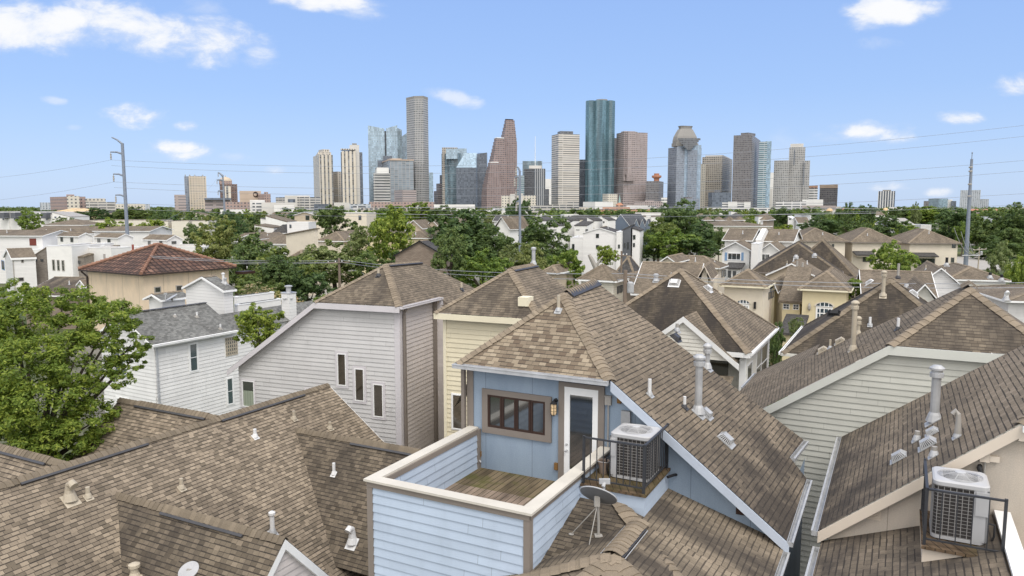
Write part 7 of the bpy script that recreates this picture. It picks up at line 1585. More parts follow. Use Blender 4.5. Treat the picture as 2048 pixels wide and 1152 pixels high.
# red stepped gabled tower
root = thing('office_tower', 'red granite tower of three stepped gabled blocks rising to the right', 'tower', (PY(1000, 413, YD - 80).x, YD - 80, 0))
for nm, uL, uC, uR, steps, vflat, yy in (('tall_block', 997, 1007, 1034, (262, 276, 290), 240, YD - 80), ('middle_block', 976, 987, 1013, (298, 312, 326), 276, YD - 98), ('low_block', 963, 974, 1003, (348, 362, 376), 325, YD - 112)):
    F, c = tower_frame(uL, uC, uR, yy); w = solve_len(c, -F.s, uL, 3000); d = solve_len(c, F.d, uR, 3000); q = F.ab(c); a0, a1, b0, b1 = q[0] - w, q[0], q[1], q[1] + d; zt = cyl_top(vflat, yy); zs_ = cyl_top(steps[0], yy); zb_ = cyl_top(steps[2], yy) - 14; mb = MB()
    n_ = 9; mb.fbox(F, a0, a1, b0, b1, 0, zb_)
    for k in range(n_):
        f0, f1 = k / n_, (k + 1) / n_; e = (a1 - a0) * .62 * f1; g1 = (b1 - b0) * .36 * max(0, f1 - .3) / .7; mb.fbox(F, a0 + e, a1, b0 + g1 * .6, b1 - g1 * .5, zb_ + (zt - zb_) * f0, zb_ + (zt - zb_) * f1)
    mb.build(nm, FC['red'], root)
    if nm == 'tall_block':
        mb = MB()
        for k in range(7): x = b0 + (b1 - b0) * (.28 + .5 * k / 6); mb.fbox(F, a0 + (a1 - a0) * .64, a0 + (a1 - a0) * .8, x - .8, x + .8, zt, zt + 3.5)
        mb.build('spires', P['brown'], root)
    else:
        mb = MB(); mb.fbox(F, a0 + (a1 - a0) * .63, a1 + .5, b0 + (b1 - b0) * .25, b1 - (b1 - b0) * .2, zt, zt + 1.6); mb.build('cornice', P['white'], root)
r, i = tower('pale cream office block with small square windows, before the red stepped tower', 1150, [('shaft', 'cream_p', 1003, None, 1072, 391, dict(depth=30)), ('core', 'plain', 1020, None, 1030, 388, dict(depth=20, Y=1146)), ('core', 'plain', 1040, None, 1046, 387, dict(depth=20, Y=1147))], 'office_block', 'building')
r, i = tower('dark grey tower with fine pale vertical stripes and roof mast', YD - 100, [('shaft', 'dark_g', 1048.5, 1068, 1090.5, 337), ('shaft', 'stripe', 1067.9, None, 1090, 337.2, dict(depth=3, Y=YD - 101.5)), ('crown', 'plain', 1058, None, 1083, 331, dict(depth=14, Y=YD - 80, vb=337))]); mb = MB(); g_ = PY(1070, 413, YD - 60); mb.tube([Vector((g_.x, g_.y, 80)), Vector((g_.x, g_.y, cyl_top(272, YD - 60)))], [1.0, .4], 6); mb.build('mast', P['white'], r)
r, i = tower('blue glass block standing behind the dark striped tower', YD + 120, [('shaft', 'glass_m', 1045, None, 1084, 322, dict(depth=30))])
r, i = tower('grey banded mid rise between the red tower and the dark striped tower', YD + 60, [('shaft', 'teal', 1030, None, 1050, 351, dict(depth=20))])
r, i = tower('white low slab just right of the dark striped tower', YD + 400, [('shaft', 'white', 1088, None, 1104, 358, dict(depth=20, Y=YD + 800)), ('shaft', 'dark_g', 1088, None, 1098, 378, dict(depth=20))])
r, i = tower('beige tower with strong horizontal window bands and louvred top', YD - 20, [('shaft', 'beige', 1102.5, 1116, 1158, 267.5), ('rooftop_plant', 'dark_g', 1114, 1120, 1145, 262, dict(Y=YD - 4, vb=267.5))])
r, i = tower('dark charcoal slab between the beige tower and green glass tower', YD + 60, [('shaft', 'glass_d', 1156, None, 1172, 319, dict(depth=30))])
# tall green glass tower: two offset half rounds
root = thing('office_tower', 'tall green glass tower with rounded vertical folds', 'tower', (PY(1198, 413, YD).x, YD, 0)); zt = cyl_top(200, YD); f = YD / FPX; cx = PY(1198, 413, YD).x; pl = []
for u, y in ((1169, 30), (1170, 14), (1176, 5), (1183, 4), (1187, 8), (1191, 3), (1197, -2), (1203, -3), (1209, 3), (1211, 9), (1216, 4), (1222, 6), (1227, 16), (1227.5, 34), (1215, 60), (1180, 60)): p_ = PY(u, 413, YD + y); pl.append((p_.x, p_.y))
mb = MB(); acc = 0
for k in range(len(pl)):
    a, b = pl[k], pl[(k + 1) % len(pl)]; L = math.hypot(b[0] - a[0], b[1] - a[1]); mb.poly([Vector((*a, 0)), Vector((*b, 0)), Vector((*b, zt)), Vector((*a, zt))], 0, [(acc, 0), (acc + L, 0), (acc + L, zt), (acc, zt)]); acc += L
mb.build('shaft', FC['glass_g'], root); mb = MB(); mb.poly([Vector((*a, zt)) for a in pl]); mb.build('roof', P['stone_top'], root)
mb = MB(); p_ = PY(1201, 413, YD + 25); mb.lathe(Vector((p_.x, p_.y, zt)), [(14, .1), (14, 4), (.01, 4.2)], 10, smooth=False); mb.build('rooftop_plant', P['stone_top'], root)
r, i = tower('dark slab behind the green glass tower on its right', YD + 120, [('shaft', 'dark', 1222, None, 1238, 276, dict(depth=30))])
r, i = tower('pink granite tower with fluted vertical setbacks on its left face', YD - 10, [('shaft', 'pink', 1231, 1246, 1292.5, 264), ('setback', 'pink', 1240, 1246, 1268, 262, dict(Y=YD - 14, vb=362)), ('setback', 'pink', 1246, 1250, 1262, 263, dict(Y=YD - 17, vb=350)), ('setback', 'pink', 1251, 1254, 1260, 262.5, dict(Y=YD - 20, vb=362))]); mech(r, i[0], .35, 3)
r, i = tower('short dark brown tower with a round orange rooftop restaurant', YD - 60, [('shaft', 'dark', 1291, 1316, 1326, 362)]); g_ = PY(1312, 413, YD - 40); zz = i[0][6]; mb = MB(); mb.lathe(Vector((g_.x, g_.y, zz)), [(6, 0), (6, 6), (11, 9), (11, 13), (6, 14), (6, 18), (.01, 18.2)], 12, smooth=False); mb.build('rooftop_restaurant', P['orange'], r)
r, i = tower('blue grey glass tower with stone stepped pyramid crown', YD - 40, [('shaft', 'stone_dark', 1334, 1351, 1400, 294), ('shaft', 'stone_glass', 1352, None, 1399.5, 290, dict(depth=6, Y=YD - 41.5)), ('shaft', 'stone_dark', 1373, None, 1392, 300, dict(depth=6, Y=YD - 42.6, vb=413))])
F, a0, a1, b0, b1, z0, z1 = i[0]; am, bm = (a0 + a1) / 2, (b0 + b1) / 2; tz = lambda v: cyl_top(v, YD - 10); hw, hd = (a1 - a0) / 2, (b1 - b0) / 2; mb = MB()
V8 = lambda k, z: [F.W(am + x * hw * k, bm + y * hd * k, z) for x, y in ((-1, -.6), (-.6, -1), (.6, -1), (1, -.6), (1, .6), (.6, 1), (-.6, 1), (-1, .6))]
for k0, k1, v0, v1 in ((.9, .9, 294, 287), (.84, .84, 287, 282), (.84, .78, 282, 274), (.78, .62, 274, 265), (.62, .5, 265, 259), (.44, .44, 259, 256), (.44, .5, 256, 252.5)):
    A8, B8 = V8(k0, tz(v0)), V8(k1, tz(v1))
    for q in range(8): mb.poly([A8[q], A8[(q + 1) % 8], B8[(q + 1) % 8], B8[q]])
    mb.poly(B8)
mb.build('crown', P['stone_top'], r)
mb = MB(); pm = PY(1375, 413, YD - 43)
for k in range(6):
    w_ = 26 - k * 4; zt_ = tz(279) - k * 4.4; mb.box(Vector((pm.x - w_, pm.y - .2 - k * .06, zt_ - 4.4)), Vector((w_ * 2, 0, 0)), Vector((0, 3, 0)), Z * 4.4)
mb.build('stepped_crest', FC['dark_g'], r)
r, i = tower('tan gridded office tower, right of the pyramid crowned tower', YD + 20, [('shaft', 'tan', 1402, 1442, 1462, 313), ('shaft', 'cream_p', 1398, None, 1409, 328, dict(depth=20, Y=YD + 10)), ('crown', 'plain', 1408, 1442, 1457, 310, dict(Y=YD + 26, vb=313))])
r, i = tower('dark brown slab tower with a raised roof block', YD - 80, [('shaft', 'dark', 1463, 1500, 1516.5, 269.5), ('rooftop_plant', 'dark', 1477, 1492, 1506, 265, dict(Y=YD - 70, vb=270))])
r, i = tower('pale teal glass tower with white balconies beside the dark brown slab', YD - 40, [('shaft', 'teal', 1514, None, 1530, 283, dict(depth=30)), ('side_wing', 'glass_l', 1527, None, 1538.5, 282, dict(depth=24, Y=YD - 36))])
r, i = tower('distant white slab seen between teal glass tower and grey stepped tower', YD + 500, [('shaft', 'white', 1534, None, 1550, 345, dict(depth=30)), ('shaft', 'plain', 1534, None, 1544, 378, dict(depth=30, Y=YD + 300))])
r, i = tower('grey gridded tower with tall middle shaft and lower wings', YD, [('shaft', 'greygrid', 1574, None, 1606, 294, dict(depth=35)), ('wing', 'greygrid', 1545, None, 1575, 320.5, dict(depth=35, Y=YD - 4)), ('wing', 'greygrid', 1603, None, 1616.5, 321, dict(depth=25, Y=YD - 6)), ('crown', 'plain', 1576, None, 1602, 287, dict(depth=22, Y=YD + 6, vb=294)), ('recess', 'glass_d', 1583.5, None, 1585.5, 300, dict(depth=2, Y=YD - 1.2, vb=330)), ('recess', 'glass_d', 1604, None, 1605.5, 325, dict(depth=2, Y=YD - 7.2, vb=370))])
r, i = tower('white mid rise with dull red roof band', YD + 60, [('shaft', 'white_band', 1614, None, 1634, 376, dict(depth=20)), ('cornice', 'orange', 1614, None, 1634, 371, dict(depth=20, Y=YD + 59, vb=376))])
r, i = tower('squat dark block with beige top band, right end of the skyline', YD - 150, [('shaft', 'dark', 1638, 1674, 1688.5, 376), ('cornice', 'tanplain', 1637.5, 1674, 1689, 369, dict(Y=YD - 151, vb=376))])
r, i = tower('dark glass mid rise low in front of the tan gridded tower', YD - 300, [('shaft', 'glass_d', 1416, 1424, 1462, 385), ('rooftop_plant', 'dark_g', 1428, None, 1440, 380, dict(depth=10, Y=YD - 280))])
r, i = tower('grey mid rise low in front of the pyramid crowned tower', 1500, [('shaft', 'stone_dark', 1362, None, 1398, 397, dict(depth=24)), ('crown', 'dark', 1366, None, 1384, 394, dict(depth=12, Y=1505))])
# outliers
r, i = tower('lone white tower with vertical piers right of the skyline', 2300, [('shaft', 'white_v', 1755, None, 1789, 382, dict(depth=30))]); mech(r, i[0], .5, 4)
r, i = tower('long glass mid rise with dark ends near the right pole', 2200, [('shaft', 'glass_m', 1856, None, 1895, 397, dict(depth=30)), ('wing', 'dark', 1847, None, 1857, 402, dict(depth=20)), ('wing', 'glass_d', 1902, None, 1912, 402, dict(depth=20)), ('wing', 'white', 1894, None, 1904, 399, dict(depth=14, Y=2210))], 'office_block', 'building')
r, i = tower('grey apartment tower behind the right steel pole', 2300, [('shaft', 'apt', 1919, None, 1959.5, 380, dict(depth=30)), ('wing', 'apt', 1955, None, 1977, 398, dict(depth=26))])
r, i = tower('tan hotel tower with shaded left side, alone on the left', 1300, [('shaft', 'hotel', 380, None, 414.5, 352.5, dict(depth=28)), ('side', 'stone_dark', 371, None, 381, 352.6, dict(depth=26, Y=1302))])  # left face's shade carried by the colour of a darker slate block
F, a0, a1, b0, b1, z0, z1 = i[0]; mb = MB()
for x in (a0 - 6, a0 + 1, a0 + 9, a1 - 6): mb.fbox(F, x, x + 1.6, b0 + 1, b0 + 2.6, z1, z1 + 2.2)
mb.build('finial', P['stone_top'], r)
r, i = tower('brown brick tower with pale dome, beside the left distant pole', 1320, [('shaft', 'brown_l', 432, 441, 476, 368), ('bay', 'cream_v', 451, None, 463, 372, dict(depth=6, Y=1312)), ('crown', 'brown_l', 440, None, 466, 362, dict(depth=20, Y=1326, vb=369))]); g_ = PY(453, 413, 1336); mb = MB(); z1 = cyl_top(362, 1336); mb.lathe(Vector((g_.x, g_.y, z1)), [(11, 0), (10, 2.5), (7.5, 5), (4, 6.6), (.8, 7.2), (.6, 9.5), (.01, 10)], 16); mb.build('dome', P['tan_st'], r)
r, i = tower('small brown grey block left of the tan hotel tower', 1250, [('shaft', 'brown_g', 349.5, None, 372.5, 389.5, dict(depth=20))], 'office_block', 'building')
r, i = tower('tan stone building with a dark ring mounted on its wall', 1200, [('shaft', 'tanplain', 480, None, 523, 382, dict(depth=24)), ('band', 'glass_d', 483, None, 497, 390, dict(depth=2, Y=1198.5, vb=392))], 'museum_building', 'building'); g_ = PY(511, 389, 1197); mb = MB(); mb.tube([g_ + Vector((math.cos(t) * 3.4, 0, math.sin(t) * 3.4)) for t in [k * math.pi / 9 for k in range(19)]], 1.1, 6, cap=False); mb.build('ring', P['brown'], r)
r, i = tower('red brown brick block right of the ring marked building', 1180, [('shaft', 'brown_l', 517, 529, 542, 388), ('shaft', 'brown_l', 529, None, 537, 384, dict(depth=10, Y=1184))], 'office_block', 'building')
# ------------------------------------------------------------------ low belt of buildings before the skyline
def low(label, mat, uL, uR, vt, Y, uC=None, depth=None, name='low_building', extra=()):
    return tower(label, Y, [('wall', mat, uL, uC, uR, vt, dict(depth=depth) if depth else {})] + list(extra), name, 'building')
low('brown and cream apartment building with balconies, far left', 'brown_l', 101, 172, 393, 900, 137, extra=[('wing', 'cream_p', 135, None, 160, 392, dict(depth=12, Y=896)), ('rooftop_plant', 'brown_l', 134, None, 150, 389, dict(depth=10, Y=910))], name='apartment_building')
low('long cream apartment building with arched roof window, far left', 'cream_p', 172, 212, 397, 940, name='apartment_building', extra=[('wing', 'garage', 172, None, 232, 404, dict(depth=20, Y=900))])
low('pale low buildings line right of the arched roof apartment', 'cream_p', 232, 290, 408, 1100)
low('hazy white low block at the far left horizon', 'apt', 80, 102, 405, 1500)
low('grey white low block behind the left tall pole', 'apt', 268, 300, 408, 1300)
low('dark flat roofed grey block in front of the domed brick tower', 'brown_g', 410, 462, 397, 1050, extra=[('cornice', 'glass_d', 409, None, 463, 396, dict(depth=4, Y=1046, vb=400))])
low('brown brick low block below the domed tower', 'brown_l', 450, 520, 404, 980)
low('white stepped low building in front of the ring marked building', 'white', 500, 530, 400, 900, extra=[('wing', 'white_g', 505, None, 526, 405, dict(depth=8, Y=896))])
low('long white low building, mid left', 'plain', 523, 592, 405, 880, extra=[('wing', 'white', 548, None, 588, 410, dict(depth=10, Y=860))])
low('white shed roofs near the trees, mid left', 'white', 440, 500, 419, 640)
low('grey convention hall with dark bands, left of the cream towers', 'garage', 552, 642, 394, 1000, 604, extra=[('wing', 'plain', 570, None, 620, 391, dict(depth=20, Y=1010)), ('band', 'glass_d', 576, None, 591, 398, dict(depth=2, Y=968, vb=411))])
g_ = None
low('dark glass fronted low block left of the pale concrete block', 'glass_d', 628, 662, 408, 820)
low('pale concrete block with a dark seam below the cream towers', 'plain', 668, 699, 405, 760, extra=[('seam', 'dark', 676, None, 678, 405.2, dict(depth=2, Y=758.6)), ('wing', 'brown_g', 657, None, 669, 409, dict(depth=10, Y=764))])
low('jumbled grey low roofs between concrete block and red brick hall', 'apt', 699, 742, 408, 900, extra=[('wing', 'white_g', 706, None, 730, 412, dict(depth=10, Y=850)), ('wing', 'tan', 722, None, 760, 416, dict(depth=10, Y=700))])
r, i = low('long low red brick hall with white lettering at its right end', 'brown_l', 738, 869, 404, 1000, extra=[('wing', 'white', 813, None, 842, 411, dict(depth=8, Y=985))])
low('white low hall with yellow and dark banners', 'white', 868, 950, 409, 960, extra=[('yellow_banner', 'yellow_sign', 869, None, 881, 411.5, dict(depth=1, Y=958, vb=417)), ('dark_banner', 'dark_sign', 883, None, 898, 412.5, dict(depth=1, Y=958, vb=417)), ('wing', 'white', 937, None, 949, 411, dict(depth=10, Y=950))])
low('white low sheds below the red stepped tower', 'white', 950, 1062, 420, 800, extra=[('wing', 'apt', 985, None, 1050, 417, dict(depth=10, Y=840))])
for k, (u0, u1, v) in enumerate(((1062, 1100, 411), (1098, 1140, 409), (1135, 1158, 404), (1154, 1176, 414))):
    low(['grey concrete parking deck at the foot of the dark striped tower', 'long grey concrete parking deck below the beige banded tower', 'tall grey concrete stair block at the right of the parking decks', 'pale windowed block at the right end of the parking decks'][k], 'cream_p' if k == 3 else 'garage', u0, u1, v, 1000 + k * 6, name='parking_deck')
low('blank white box building below the green glass tower', 'white', 1166, 1226, 403.5, 1100, 1190)
low('stone city hall block right of the blank white box', 'cream_p', 1205, 1234.5, 388, 1350, 1215)
low('long low orange brick building', 'orange', 1172, 1300, 418, 980, extra=[('wing', 'orange', 1205, None, 1260, 414, dict(depth=16, Y=1000))])
r, i = low('orange brick church tower with green copper spire', 'orange', 1232, 1246, 410, 960, name='church'); F, a0, a1, b0, b1, z0, z1 = i[0]; am, bm = (a0 + a1) / 2, (b0 + b1) / 2; mb = MB(); mb.lathe(F.W(am, bm, z1), [(6.5, 0), (.01, 4)], 4, smooth=False); mb.build('roof', P['orange'], r); mb = MB(); mb.lathe(F.W(am, bm, z1 + 2), [(1.6, 0), (1.2, 4), (.01, 12)], 8, smooth=False); mb.build('spire', P['copper'], r)
low('white flat hall right of the orange church', 'white_g', 1253, 1313, 411.5, 1050, extra=[('wing', 'white', 1253, None, 1296, 411, dict(depth=10, Y=1046))])
low('brown mid rise block behind the white flat hall', 'pink', 1268, 1325, 403, 1400, extra=[('rooftop_plant', 'pink', 1290, None, 1308, 400, dict(depth=14, Y=1410))])
low('slim white block left of the pyramid crowned tower', 'white_band', 1322, 1334, 395, 1600)
low('white parking deck with jagged balconies', 'white_g', 1444, 1500, 405, 1150, name='parking_deck', extra=[('wing', 'white', 1456, None, 1474, 403.5, dict(depth=8, Y=1146)), ('wing', 'white', 1488, None, 1501, 404, dict(depth=8, Y=1145))])
low('long white low apartments below the dark brown slab', 'white_g', 1414, 1540, 416, 1000)
low('curved white office with dark window bands', 'white_g', 1551, 1612, 403, 1100, extra=[('wing', 'white', 1604, None, 1646, 399, dict(depth=20, Y=1140))])
low('grey vaulted hall right of the curved white office', 'brown_g', 1604, 1672, 411, 1050, extra=[('wing', 'plain', 1668, None, 1682, 413, dict(depth=10, Y=1060))])
low('long pale building behind the orange domes', 'plain', 1640, 1784, 421, 760)
for k, u in enumerate((1659, 1688, 1705, 1722, 1744, 1771)):
    g_ = PY(u, 421, 740); d_ = thing('domed_kiosk', ['first', 'second', 'third', 'fourth', 'fifth', 'sixth'][k] + ' from the left of the small orange domes before the long pale building', 'domed roof', (g_.x, g_.y, 0), 'small orange domes'); mb = MB(); rr = 3.0 if k in (0, 4, 5) else 2.4; mb.lathe(g_, [(rr * 1.1, -.4), (rr, 0), (rr * .85, 1.2), (rr * .5, 2.2), (.01, 2.7)], 12); mb.build('dome', P['ply'] if k in (0, 4, 5) else P['orange'], d_); mb = MB(); mb.lathe(Vector((g_.x, g_.y, 0)), [(rr * .9, 0), (rr * .9, g_.z - .3)], 12, smooth=False); mb.build('wall', P['tan_st'], d_)
low('long low white block right of the orange domes', 'white_g', 1778, 1852, 414, 1300)
low('white domed low hall near the right pole', 'white', 1838, 1880, 416, 1250)
r, i = low('long red tiled roof at the far right horizon', 'plain', 1938, 2000, 422, 900); F, a0, a1, b0, b1, z0, z1 = i[0]; mb = MB(); mb.poly([F.W(a0 - 2, b0 - 2, z1), F.W(a1 + 2, b0 - 2, z1), F.W(a1 - 2, b0 + 12, z1 + 2.4), F.W(a0 + 2, b0 + 12, z1 + 2.4)]); mb.build('roof', P['orange'], r)
low('pale low buildings at the far right horizon', 'plain', 2000, 2052, 415, 1500)
low('grey roofed long hall among trees, right of the steel pole', 'apt', 1944, 2010, 434, 330)
low('brown roofed hall behind the trees at right', 'brown_g', 1900, 1960, 424, 520)
# ================================================================== STEEL TRANSMISSION POLES, UTILITY POLES, CABLES
def steel_pole(label, ut, vt, ub, vb, Y, rt, rb, arms=True, sx=-1, armv=()):
    top = PY(ut, vt, Y); q = PY(ub, vb, Y); lean = (q - top); base = top + lean * (top.z / (top.z - q.z)); base.z = 0
    root = thing('steel_pole', label, 'steel pole', base, 'galvanised steel power poles'); mb = MB(); k = 6
    mb.tube([base.lerp(top, i / k) for i in range(k + 1)], [rb + (rt - rb) * i / k for i in range(k + 1)], 12); mb.build('shaft', P['steel_pole'], root); tips = []
    for v, du, dv in armv:
        z = PY(ut, v, Y).z; f = z / top.z; a = base.lerp(top, f); sc_ = Y / FPX; e = a + Vector((du * sc_, 0, -dv * sc_)); mb = MB(); mb.tube([a, a.lerp(e, .5) + Z * .15, e], [.22 * sc_ * 10, .16 * sc_ * 10, .12 * sc_ * 10], 8); mb.build('arm', P['steel_pole'], root)
        if abs(dv) < 12:
            mb = MB(); mb.tube([e, e - Z * .3], .06, 6); mb.lathe(e - Z * 1.3, [(.05, 0), (.16, .1), (.1, .3), (.16, .5), (.1, .7), (.16, .9), (.05, 1.0)], 8); mb.build('insulator', P['pipe_grey'], root); tips.append(e - Z * 1.35)
        else: tips.append(e)
    return root, tips, top
p1, t1, top1 = steel_pole('large galvanised steel pole with three arms, behind the clay tile roof', 244.6, 286.5, 256.4, 498.4, 130, .24, .33, armv=((288, -20, -13), (308, -24, -4), (352, -21, -4), (393, -19, -3)))
p2, t2, top2 = steel_pole('smaller distant steel pole with arms beside the domed brick tower', 445.5, 352, 452, 475, 235, .24, .4, armv=((352, -9, -7), (361, -12, -1), (383, -11, -1)))
p3, t3, top3 = steel_pole('slender steel pole in the middle, rising from the big oaks', 1039.5, 341, 1040, 505, 104, .15, .21, armv=((341, -7, -8), (356, -10, -1), (381, -8, 0), (405, -7, -1)))
p4, t4, top4 = steel_pole('steel pole at the right beside the three hip roofed houses', 1943.6, 318, 1931.3, 530, 150, .24, .43, armv=())
mb = MB(); mb.tube([top4, top4 + Z * 1.0], .08, 6); mb.lathe(top4 + Z * 1.0, [(.05, 0), (.16, .2), (.01, .4)], 8); mb.build('finial', P['steel_pole'], p4)
mb = MB()
for v in (335, 343, 369, 393): q = PY(1942.5 - (v - 318) * .055, v, 149); mb.lathe(q, [(.28, -.12), (.36, -.05), (.36, .12), (.28, .2)], 10)
mb.build('bracket', P['pipe_grey'], p4)
mb = MB(); q = PY(1932, 511, 149); mb.tube([PY(1924, 511, 149), PY(1960, 511, 149)], .11, 8); mb.build('cross_arm', P['galv'], p4)
def wood_pole(label, u, vt, vb, Y, r=.16, arm=2.4, mat='wood_pole', tf=False):
    top = PY(u, vt, Y); root = thing('utility_pole', label, 'utility pole', (top.x, top.y, 0)); mb = MB(); mb.tube([Vector((top.x, top.y, 0)), top], [r * 1.2, r * .85], 8); mb.build('post', P[mat], root)
    if arm:
        mb = MB(); a = top - Z * .5; dr = Vector((.8, .6, 0)); mb.beam(a - dr * arm / 2 - Vector((0, .2, 0)), a + dr * arm / 2 - Vector((0, .2, 0)), .1, .12); mb.build('cross_arm', P[mat], root); mb = MB()
        for s in (-.48, -.15, .15, .48): e = a + dr * arm * s - Vector((0, .2, 0)); mb.lathe(e + Z * .06, [(.02, 0), (.06, .04), (.05, .12), (.01, .16)], 6)
        mb.build('insulator', P['white'], root)
    if tf:
        mb = MB(); mb.lathe(top + Vector((.35, -.1, -1.6)), [(.22, 0), (.25, .05), (.25, .7), (.1, .8)], 10); mb.build('transformer', P['galv'], root)
    return root
wood_pole('weathered wooden utility pole among the oaks, left of the mauve house roof', 678, 516, 600, 84, .15, 2.6)
wood_pole('thin dark utility pole above the small pyramid roof, at the white house corner', 1243, 502, 560, 82, .12, 1.6)
wood_pole('brown utility pole beside the small pyramid roofed house', 1251, 540, 600, 52, .16, 0, tf=True)
wood_pole('pale utility pole with cross arms beside the right steel pole', 1959, 494, 530, 150, .12, 6.0, 'pipe_tan', True)
wood_pole('white concrete pole far off before the long pale building', 1777, 418, 436, 420, .3, 0, 'white')
sl = thing('street_lamp', 'curved arm street lamp half hidden by the oaks, right of the wooden utility pole', 'street lamp', (PY(730, 560, 88).x, 88, 0)); mb = MB(); b_ = PY(730, 560, 88); mb.tube([Vector((b_.x, b_.y, 0)), b_ - Z * .2, PY(727, 548, 88), PY(719, 542, 88), PY(703, 540.5, 88)], .06, 8); mb.build('arm', P['galv'], sl); mb = MB(); q = PY(703, 541, 88); mb.box(q - Vector((.35, .1, .1)), Vector((.6, 0, 0)), Vector((0, .2, 0)), Z * .14); mb.build('lamp_head', P['pipe_grey'], sl)
def cable(label, A, B, sag, r=.02, n=26, group='overhead power cables', mat='wire'):
    A, B = Vector(A), Vector(B); mb = MB(); mb.tube([A.lerp(B, i / n) - Z * (4 * sag * (i / n) * (1 - i / n)) for i in range(n + 1)], r, 5, cap=False)
    o = mb.build('cable', P[mat], None, A); tag(o, label, 'cable', group); return o
# high voltage spans: left pole to a pole out of frame on the right, and away to the left
E_ = lambda u, v, Y: PY(u, v, Y)
P['wire_dark'] = M_metal('weathered_cable', (0.26, 0.28, 0.31), 0.6, 0.2)
for j, (k, vr, vl, g1) in enumerate(((1, 212, 332, 'upper'), (2, 292, 378, 'middle'), (3, 368, 405, 'lower'))):
    for dz, nm in ((0.0, 'first'), (-.95, 'second')):
        a = t1[k] + Z * dz
        cable('%s pair of high voltage cables running right from the left steel pole, %s strand' % (g1, nm), a, E_(2350, vr, 112) + Z * dz * (1.0 + .8 * (dz != 0)), {1: 4.0, 2: 3.2, 3: 2.4}[k], .022, 40, 'high voltage cables', 'wire_dark')
    cable('%s high voltage cable running off left from the left steel pole' % g1, t1[k], E_(-400, vl + 30, 150), 2.0, .018, 20, 'high voltage cables', 'wire_dark')
cable('thin cable from the left steel pole up to the distant steel pole', top1 - Z * 15, t2[0], 3.0, .02, 20, 'high voltage cables', 'wire_dark')
cable('far pair of cables above the centre houses, upper strand', E_(560, 418, 150), E_(1760, 418, 150), -.4, .05, 20)
cable('far pair of cables above the centre houses, lower strand', E_(560, 424, 150), E_(1760, 426, 150), .6, .05, 20)
for k, (v0, v1, dy) in enumerate(((521, 543.5, 0), (524, 547, .4), (529.5, 548, .8))):
    cable('street cable left of the wooden utility pole, %s from the top' % ['first', 'second', 'third'][k], E_(300, v0 - 9, 70 + dy), E_(678, v1 - 23, 84), .25, .025, 14, 'street cables')
for k, (v0, v1) in enumerate(((519.5, 576), (524, 584))):
    cable('street cable right of the wooden utility pole, %s strand' % ['upper', 'lower'][k], E_(678, v0, 84), E_(1251, v1 - 29 + k * 4, 56), .5, .025, 20, 'street cables')
for k, (v0, v1) in enumerate(((547, 568), (553, 578))):
    cable('street cable across the houses right of the brown utility pole, %s strand' % ['upper', 'lower'][k], E_(1251, v0, 52), E_(2100, v1 - 4, 52), .35, .022, 24, 'street cables')
for k in range(3):
    cable('drooping service cable at the right steel pole, %s' % ['left one', 'middle one', 'right one'][k], E_(1908 + k * 14, 455 + k * 8, 149), E_(1958, 505 + k * 3, 150), 2.2 - k * .4, .05, 14, 'drooping service cables', 'galv')
# ================================================================== CAMERA, LIGHT, SKY
cd = bpy.data.cameras.new('camera'); cam = bpy.data.objects.new('camera', cd); COL.objects.link(cam)
cam.location = CAM; cam.rotation_euler = (math.pi / 2 - TH, 0, 0); cd.sensor_width = 36.0; cd.lens = FPX / 2048 * 36.0; cd.clip_start = 0.5; cd.clip_end = 30000
sc = bpy.context.scene; sc.camera = cam
sc.view_settings.view_transform = 'Standard'; sc.view_settings.look = 'None'; sc.view_settings.exposure = 0; sc.view_settings.gamma = 1
SUN_EL, SUN_AZ = R(56), R(156)     # azimuth clockwise from the viewing direction: behind the viewer, to the right
sd = Vector((math.sin(SUN_AZ) * math.cos(SUN_EL), math.cos(SUN_AZ) * math.cos(SUN_EL), math.sin(SUN_EL)))
ld = bpy.data.lights.new('sun', 'SUN'); lo_ = bpy.data.objects.new('sun', ld); COL.objects.link(lo_)
ld.energy = 2.0; ld.angle = R(24); ld.color = (1.0, 0.955, 0.9); lo_.rotation_euler = (-sd).to_track_quat('-Z', 'Y').to_euler(); lo_.location = (0, 0, 60)
wd = bpy.data.worlds.new('World'); sc.world = wd; wd.use_nodes = True; T = wd.node_tree; T.nodes.clear()
class WN(NT):
    def __init__(s): s.t = T
w = WN(); out = w.n('ShaderNodeOutputWorld')
sky = w.n('ShaderNodeTexSky', sky_type='NISHITA'); sky.sun_disc = False; sky.sun_elevation = SUN_EL; sky.sun_rotation = SUN_AZ; sky.air_density = 1.0; sky.dust_density = 0.6; sky.ozone_density = 2.0
tc = w.n('ShaderNodeTexCoord'); sp = w.n('ShaderNodeSeparateXYZ'); T.links.new(tc.outputs['Generated'], sp.inputs[0])
yy = w.math('MAXIMUM', sp.outputs[1], 0.02); px = w.math('DIVIDE', sp.outputs[0], yy); pz = w.math('DIVIDE', sp.outputs[2], yy)
gr = w.ramp(sp.outputs[2], [(0.0, (3.5, 4.55, 6.4)), (0.14, (2.55, 3.85, 6.4)), (0.45, (1.75, 3.0, 6.2)), (1.0, (1.2, 2.2, 5.0))])
base = w.mix(0.8, w.mix(1.0, sky.outputs[0], (0.98, 1.03, 1.2), 'MULTIPLY'), gr)
nz = w.noise(w.vec(w.math('MULTIPLY', px, 5.0), w.math('MULTIPLY', pz, 9.0), 1.7), 1.0, 8.0, 0.6, 0.3)
nz2 = w.noise(w.vec(w.math('MULTIPLY', px, 16.0), w.math('MULTIPLY', pz, 30.0), 4.2), 1.0, 7.0, 0.6, 0.25)
nn = w.math('ADD', w.math('MULTIPLY', w.math('SUBTRACT', nz, 0.5), 1.1), w.math('MULTIPLY', w.math('SUBTRACT', nz2, 0.5), 1.0))
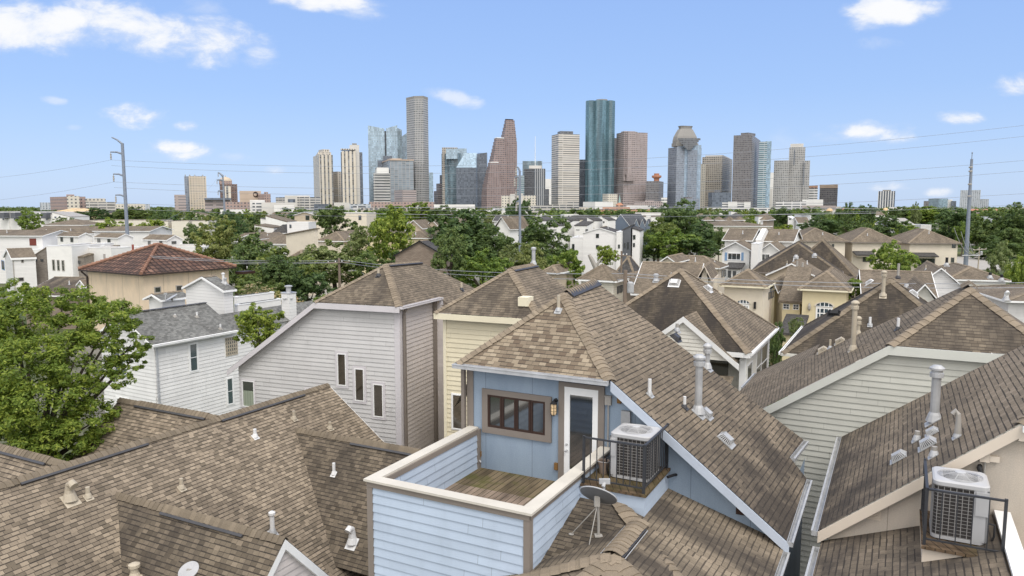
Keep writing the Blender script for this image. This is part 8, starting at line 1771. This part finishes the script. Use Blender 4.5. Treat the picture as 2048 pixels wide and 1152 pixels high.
# clouds stand at fixed bearings and heights in the sky: (bearing px, height px, half width, half height, density, slant)
CL = [(60, 55, 190, 60, 1.0, 0), (170, 45, 150, 62, 1.0, 0), (280, 70, 130, 48, 1.0, 0.1), (400, 78, 130, 52, 1.0, 0.12), (500, 108, 60, 28, .7, .25), (650, 2, 120, 24, 1.0, .05), (712, 18, 60, 26, .6, .1), (405, 14, 45, 22, .3, .1),
      (275, 230, 74, 25, 1.1, -.05), (373, 250, 30, 13, 1.0, 0), (360, 303, 66, 21, 1.1, .03), (470, 314, 40, 10, .35, .05), (552, 339, 26, 11, .55, 0), (107, 201, 26, 9, .45, .1), (150, 255, 20, 6, .25, 0), (905, 195, 62, 17, .62, .3), (395, 15, 60, 26, .22, 0),
      (1790, 20, 110, 38, 1.0, -.1), (1730, 40, 50, 24, .7, -.1), (1760, 86, 60, 16, .35, -.05), (2030, 168, 55, 28, .9, -.1), (1918, 237, 54, 15, .95, .02), (1735, 262, 95, 27, 1.0, -.02), (1660, 275, 50, 18, .6, 0), (1790, 270, 50, 20, .8, 0), (1782, 374, 50, 13, .8, 0), (1876, 384, 30, 11, .7, 0), (1560, 330, 60, 60, .18, 0), (1110, 372, 30, 30, .3, 0)]
mask = None
for u, v, rx, ry, den, sl in CL:
    r = ray(u, v); cx, cz = r.x / r.y, r.z / r.y; ax, az = rx / FPX * 1.0, ry / FPX * 1.0
    dx = w.math('SUBTRACT', px, cx); dz = w.math('ADD', w.math('SUBTRACT', pz, cz), w.math('MULTIPLY', dx, sl))
    qx = w.math('DIVIDE', dx, ax); qz = w.math('DIVIDE', dz, az)
    d2 = w.math('ADD', w.math('MULTIPLY', qx, qx), w.math('MULTIPLY', qz, qz))
    f = w.math('SUBTRACT', 1.0, d2); f = w.math('ADD', f, w.math('MULTIPLY', nn, 2.3 if rx > 90 else 3.6))
    f = w.math('MULTIPLY', smoothstep(w, f, -0.1, 1.1 if rx > 90 else 1.5), den); f = w.math('MULTIPLY', f, smoothstep(w, d2, 2.6, 1.3) if False else smoothstep(w, d2, 4.5, 2.2))
    mask = f if mask is None else w.math('MAXIMUM', mask, f)
mask = w.math('MULTIPLY', mask, w.math('GREATER_THAN', sp.outputs[1], 0.05)); mask = w.math('MINIMUM', mask, 1.0)
# unseen bright cloud added overhead and behind the viewer, for fill light and reflections
fb = w.noise(tc.outputs['Generated'], 2.6, 6.0, 0.6); fbm = w.math('MULTIPLY', smoothstep(w, fb, 0.31, 0.51), smoothstep(w, w.math('SUBTRACT', sp.outputs[2], w.math('MULTIPLY', sp.outputs[1], 0.75)), 0.12, 0.45))
fbm = w.math('MULTIPLY', fbm, w.math('GREATER_THAN', sp.outputs[2], 0.02))
allm = w.math('MAXIMUM', mask, fbm)
cl = w.mix(fbm, w.mix(smoothstep(w, w.math('ADD', nn, mask), 0.15, 0.8), (0.76, 0.83, 0.98), (0.97, 0.98, 1.0)), (1.85, 1.8, 1.74))
SKY_S = 0.15
bg1 = w.n('ShaderNodeBackground'); w.put(bg1.inputs[0], base); bg1.inputs[1].default_value = SKY_S
bg2 = w.n('ShaderNodeBackground'); w.put(bg2.inputs[0], cl); bg2.inputs[1].default_value = 1.0
mx = w.n('ShaderNodeMixShader'); T.links.new(allm, mx.inputs[0]); T.links.new(bg1.outputs[0], mx.inputs[1]); T.links.new(bg2.outputs[0], mx.inputs[2]); T.links.new(mx.outputs[0], out.inputs[0])
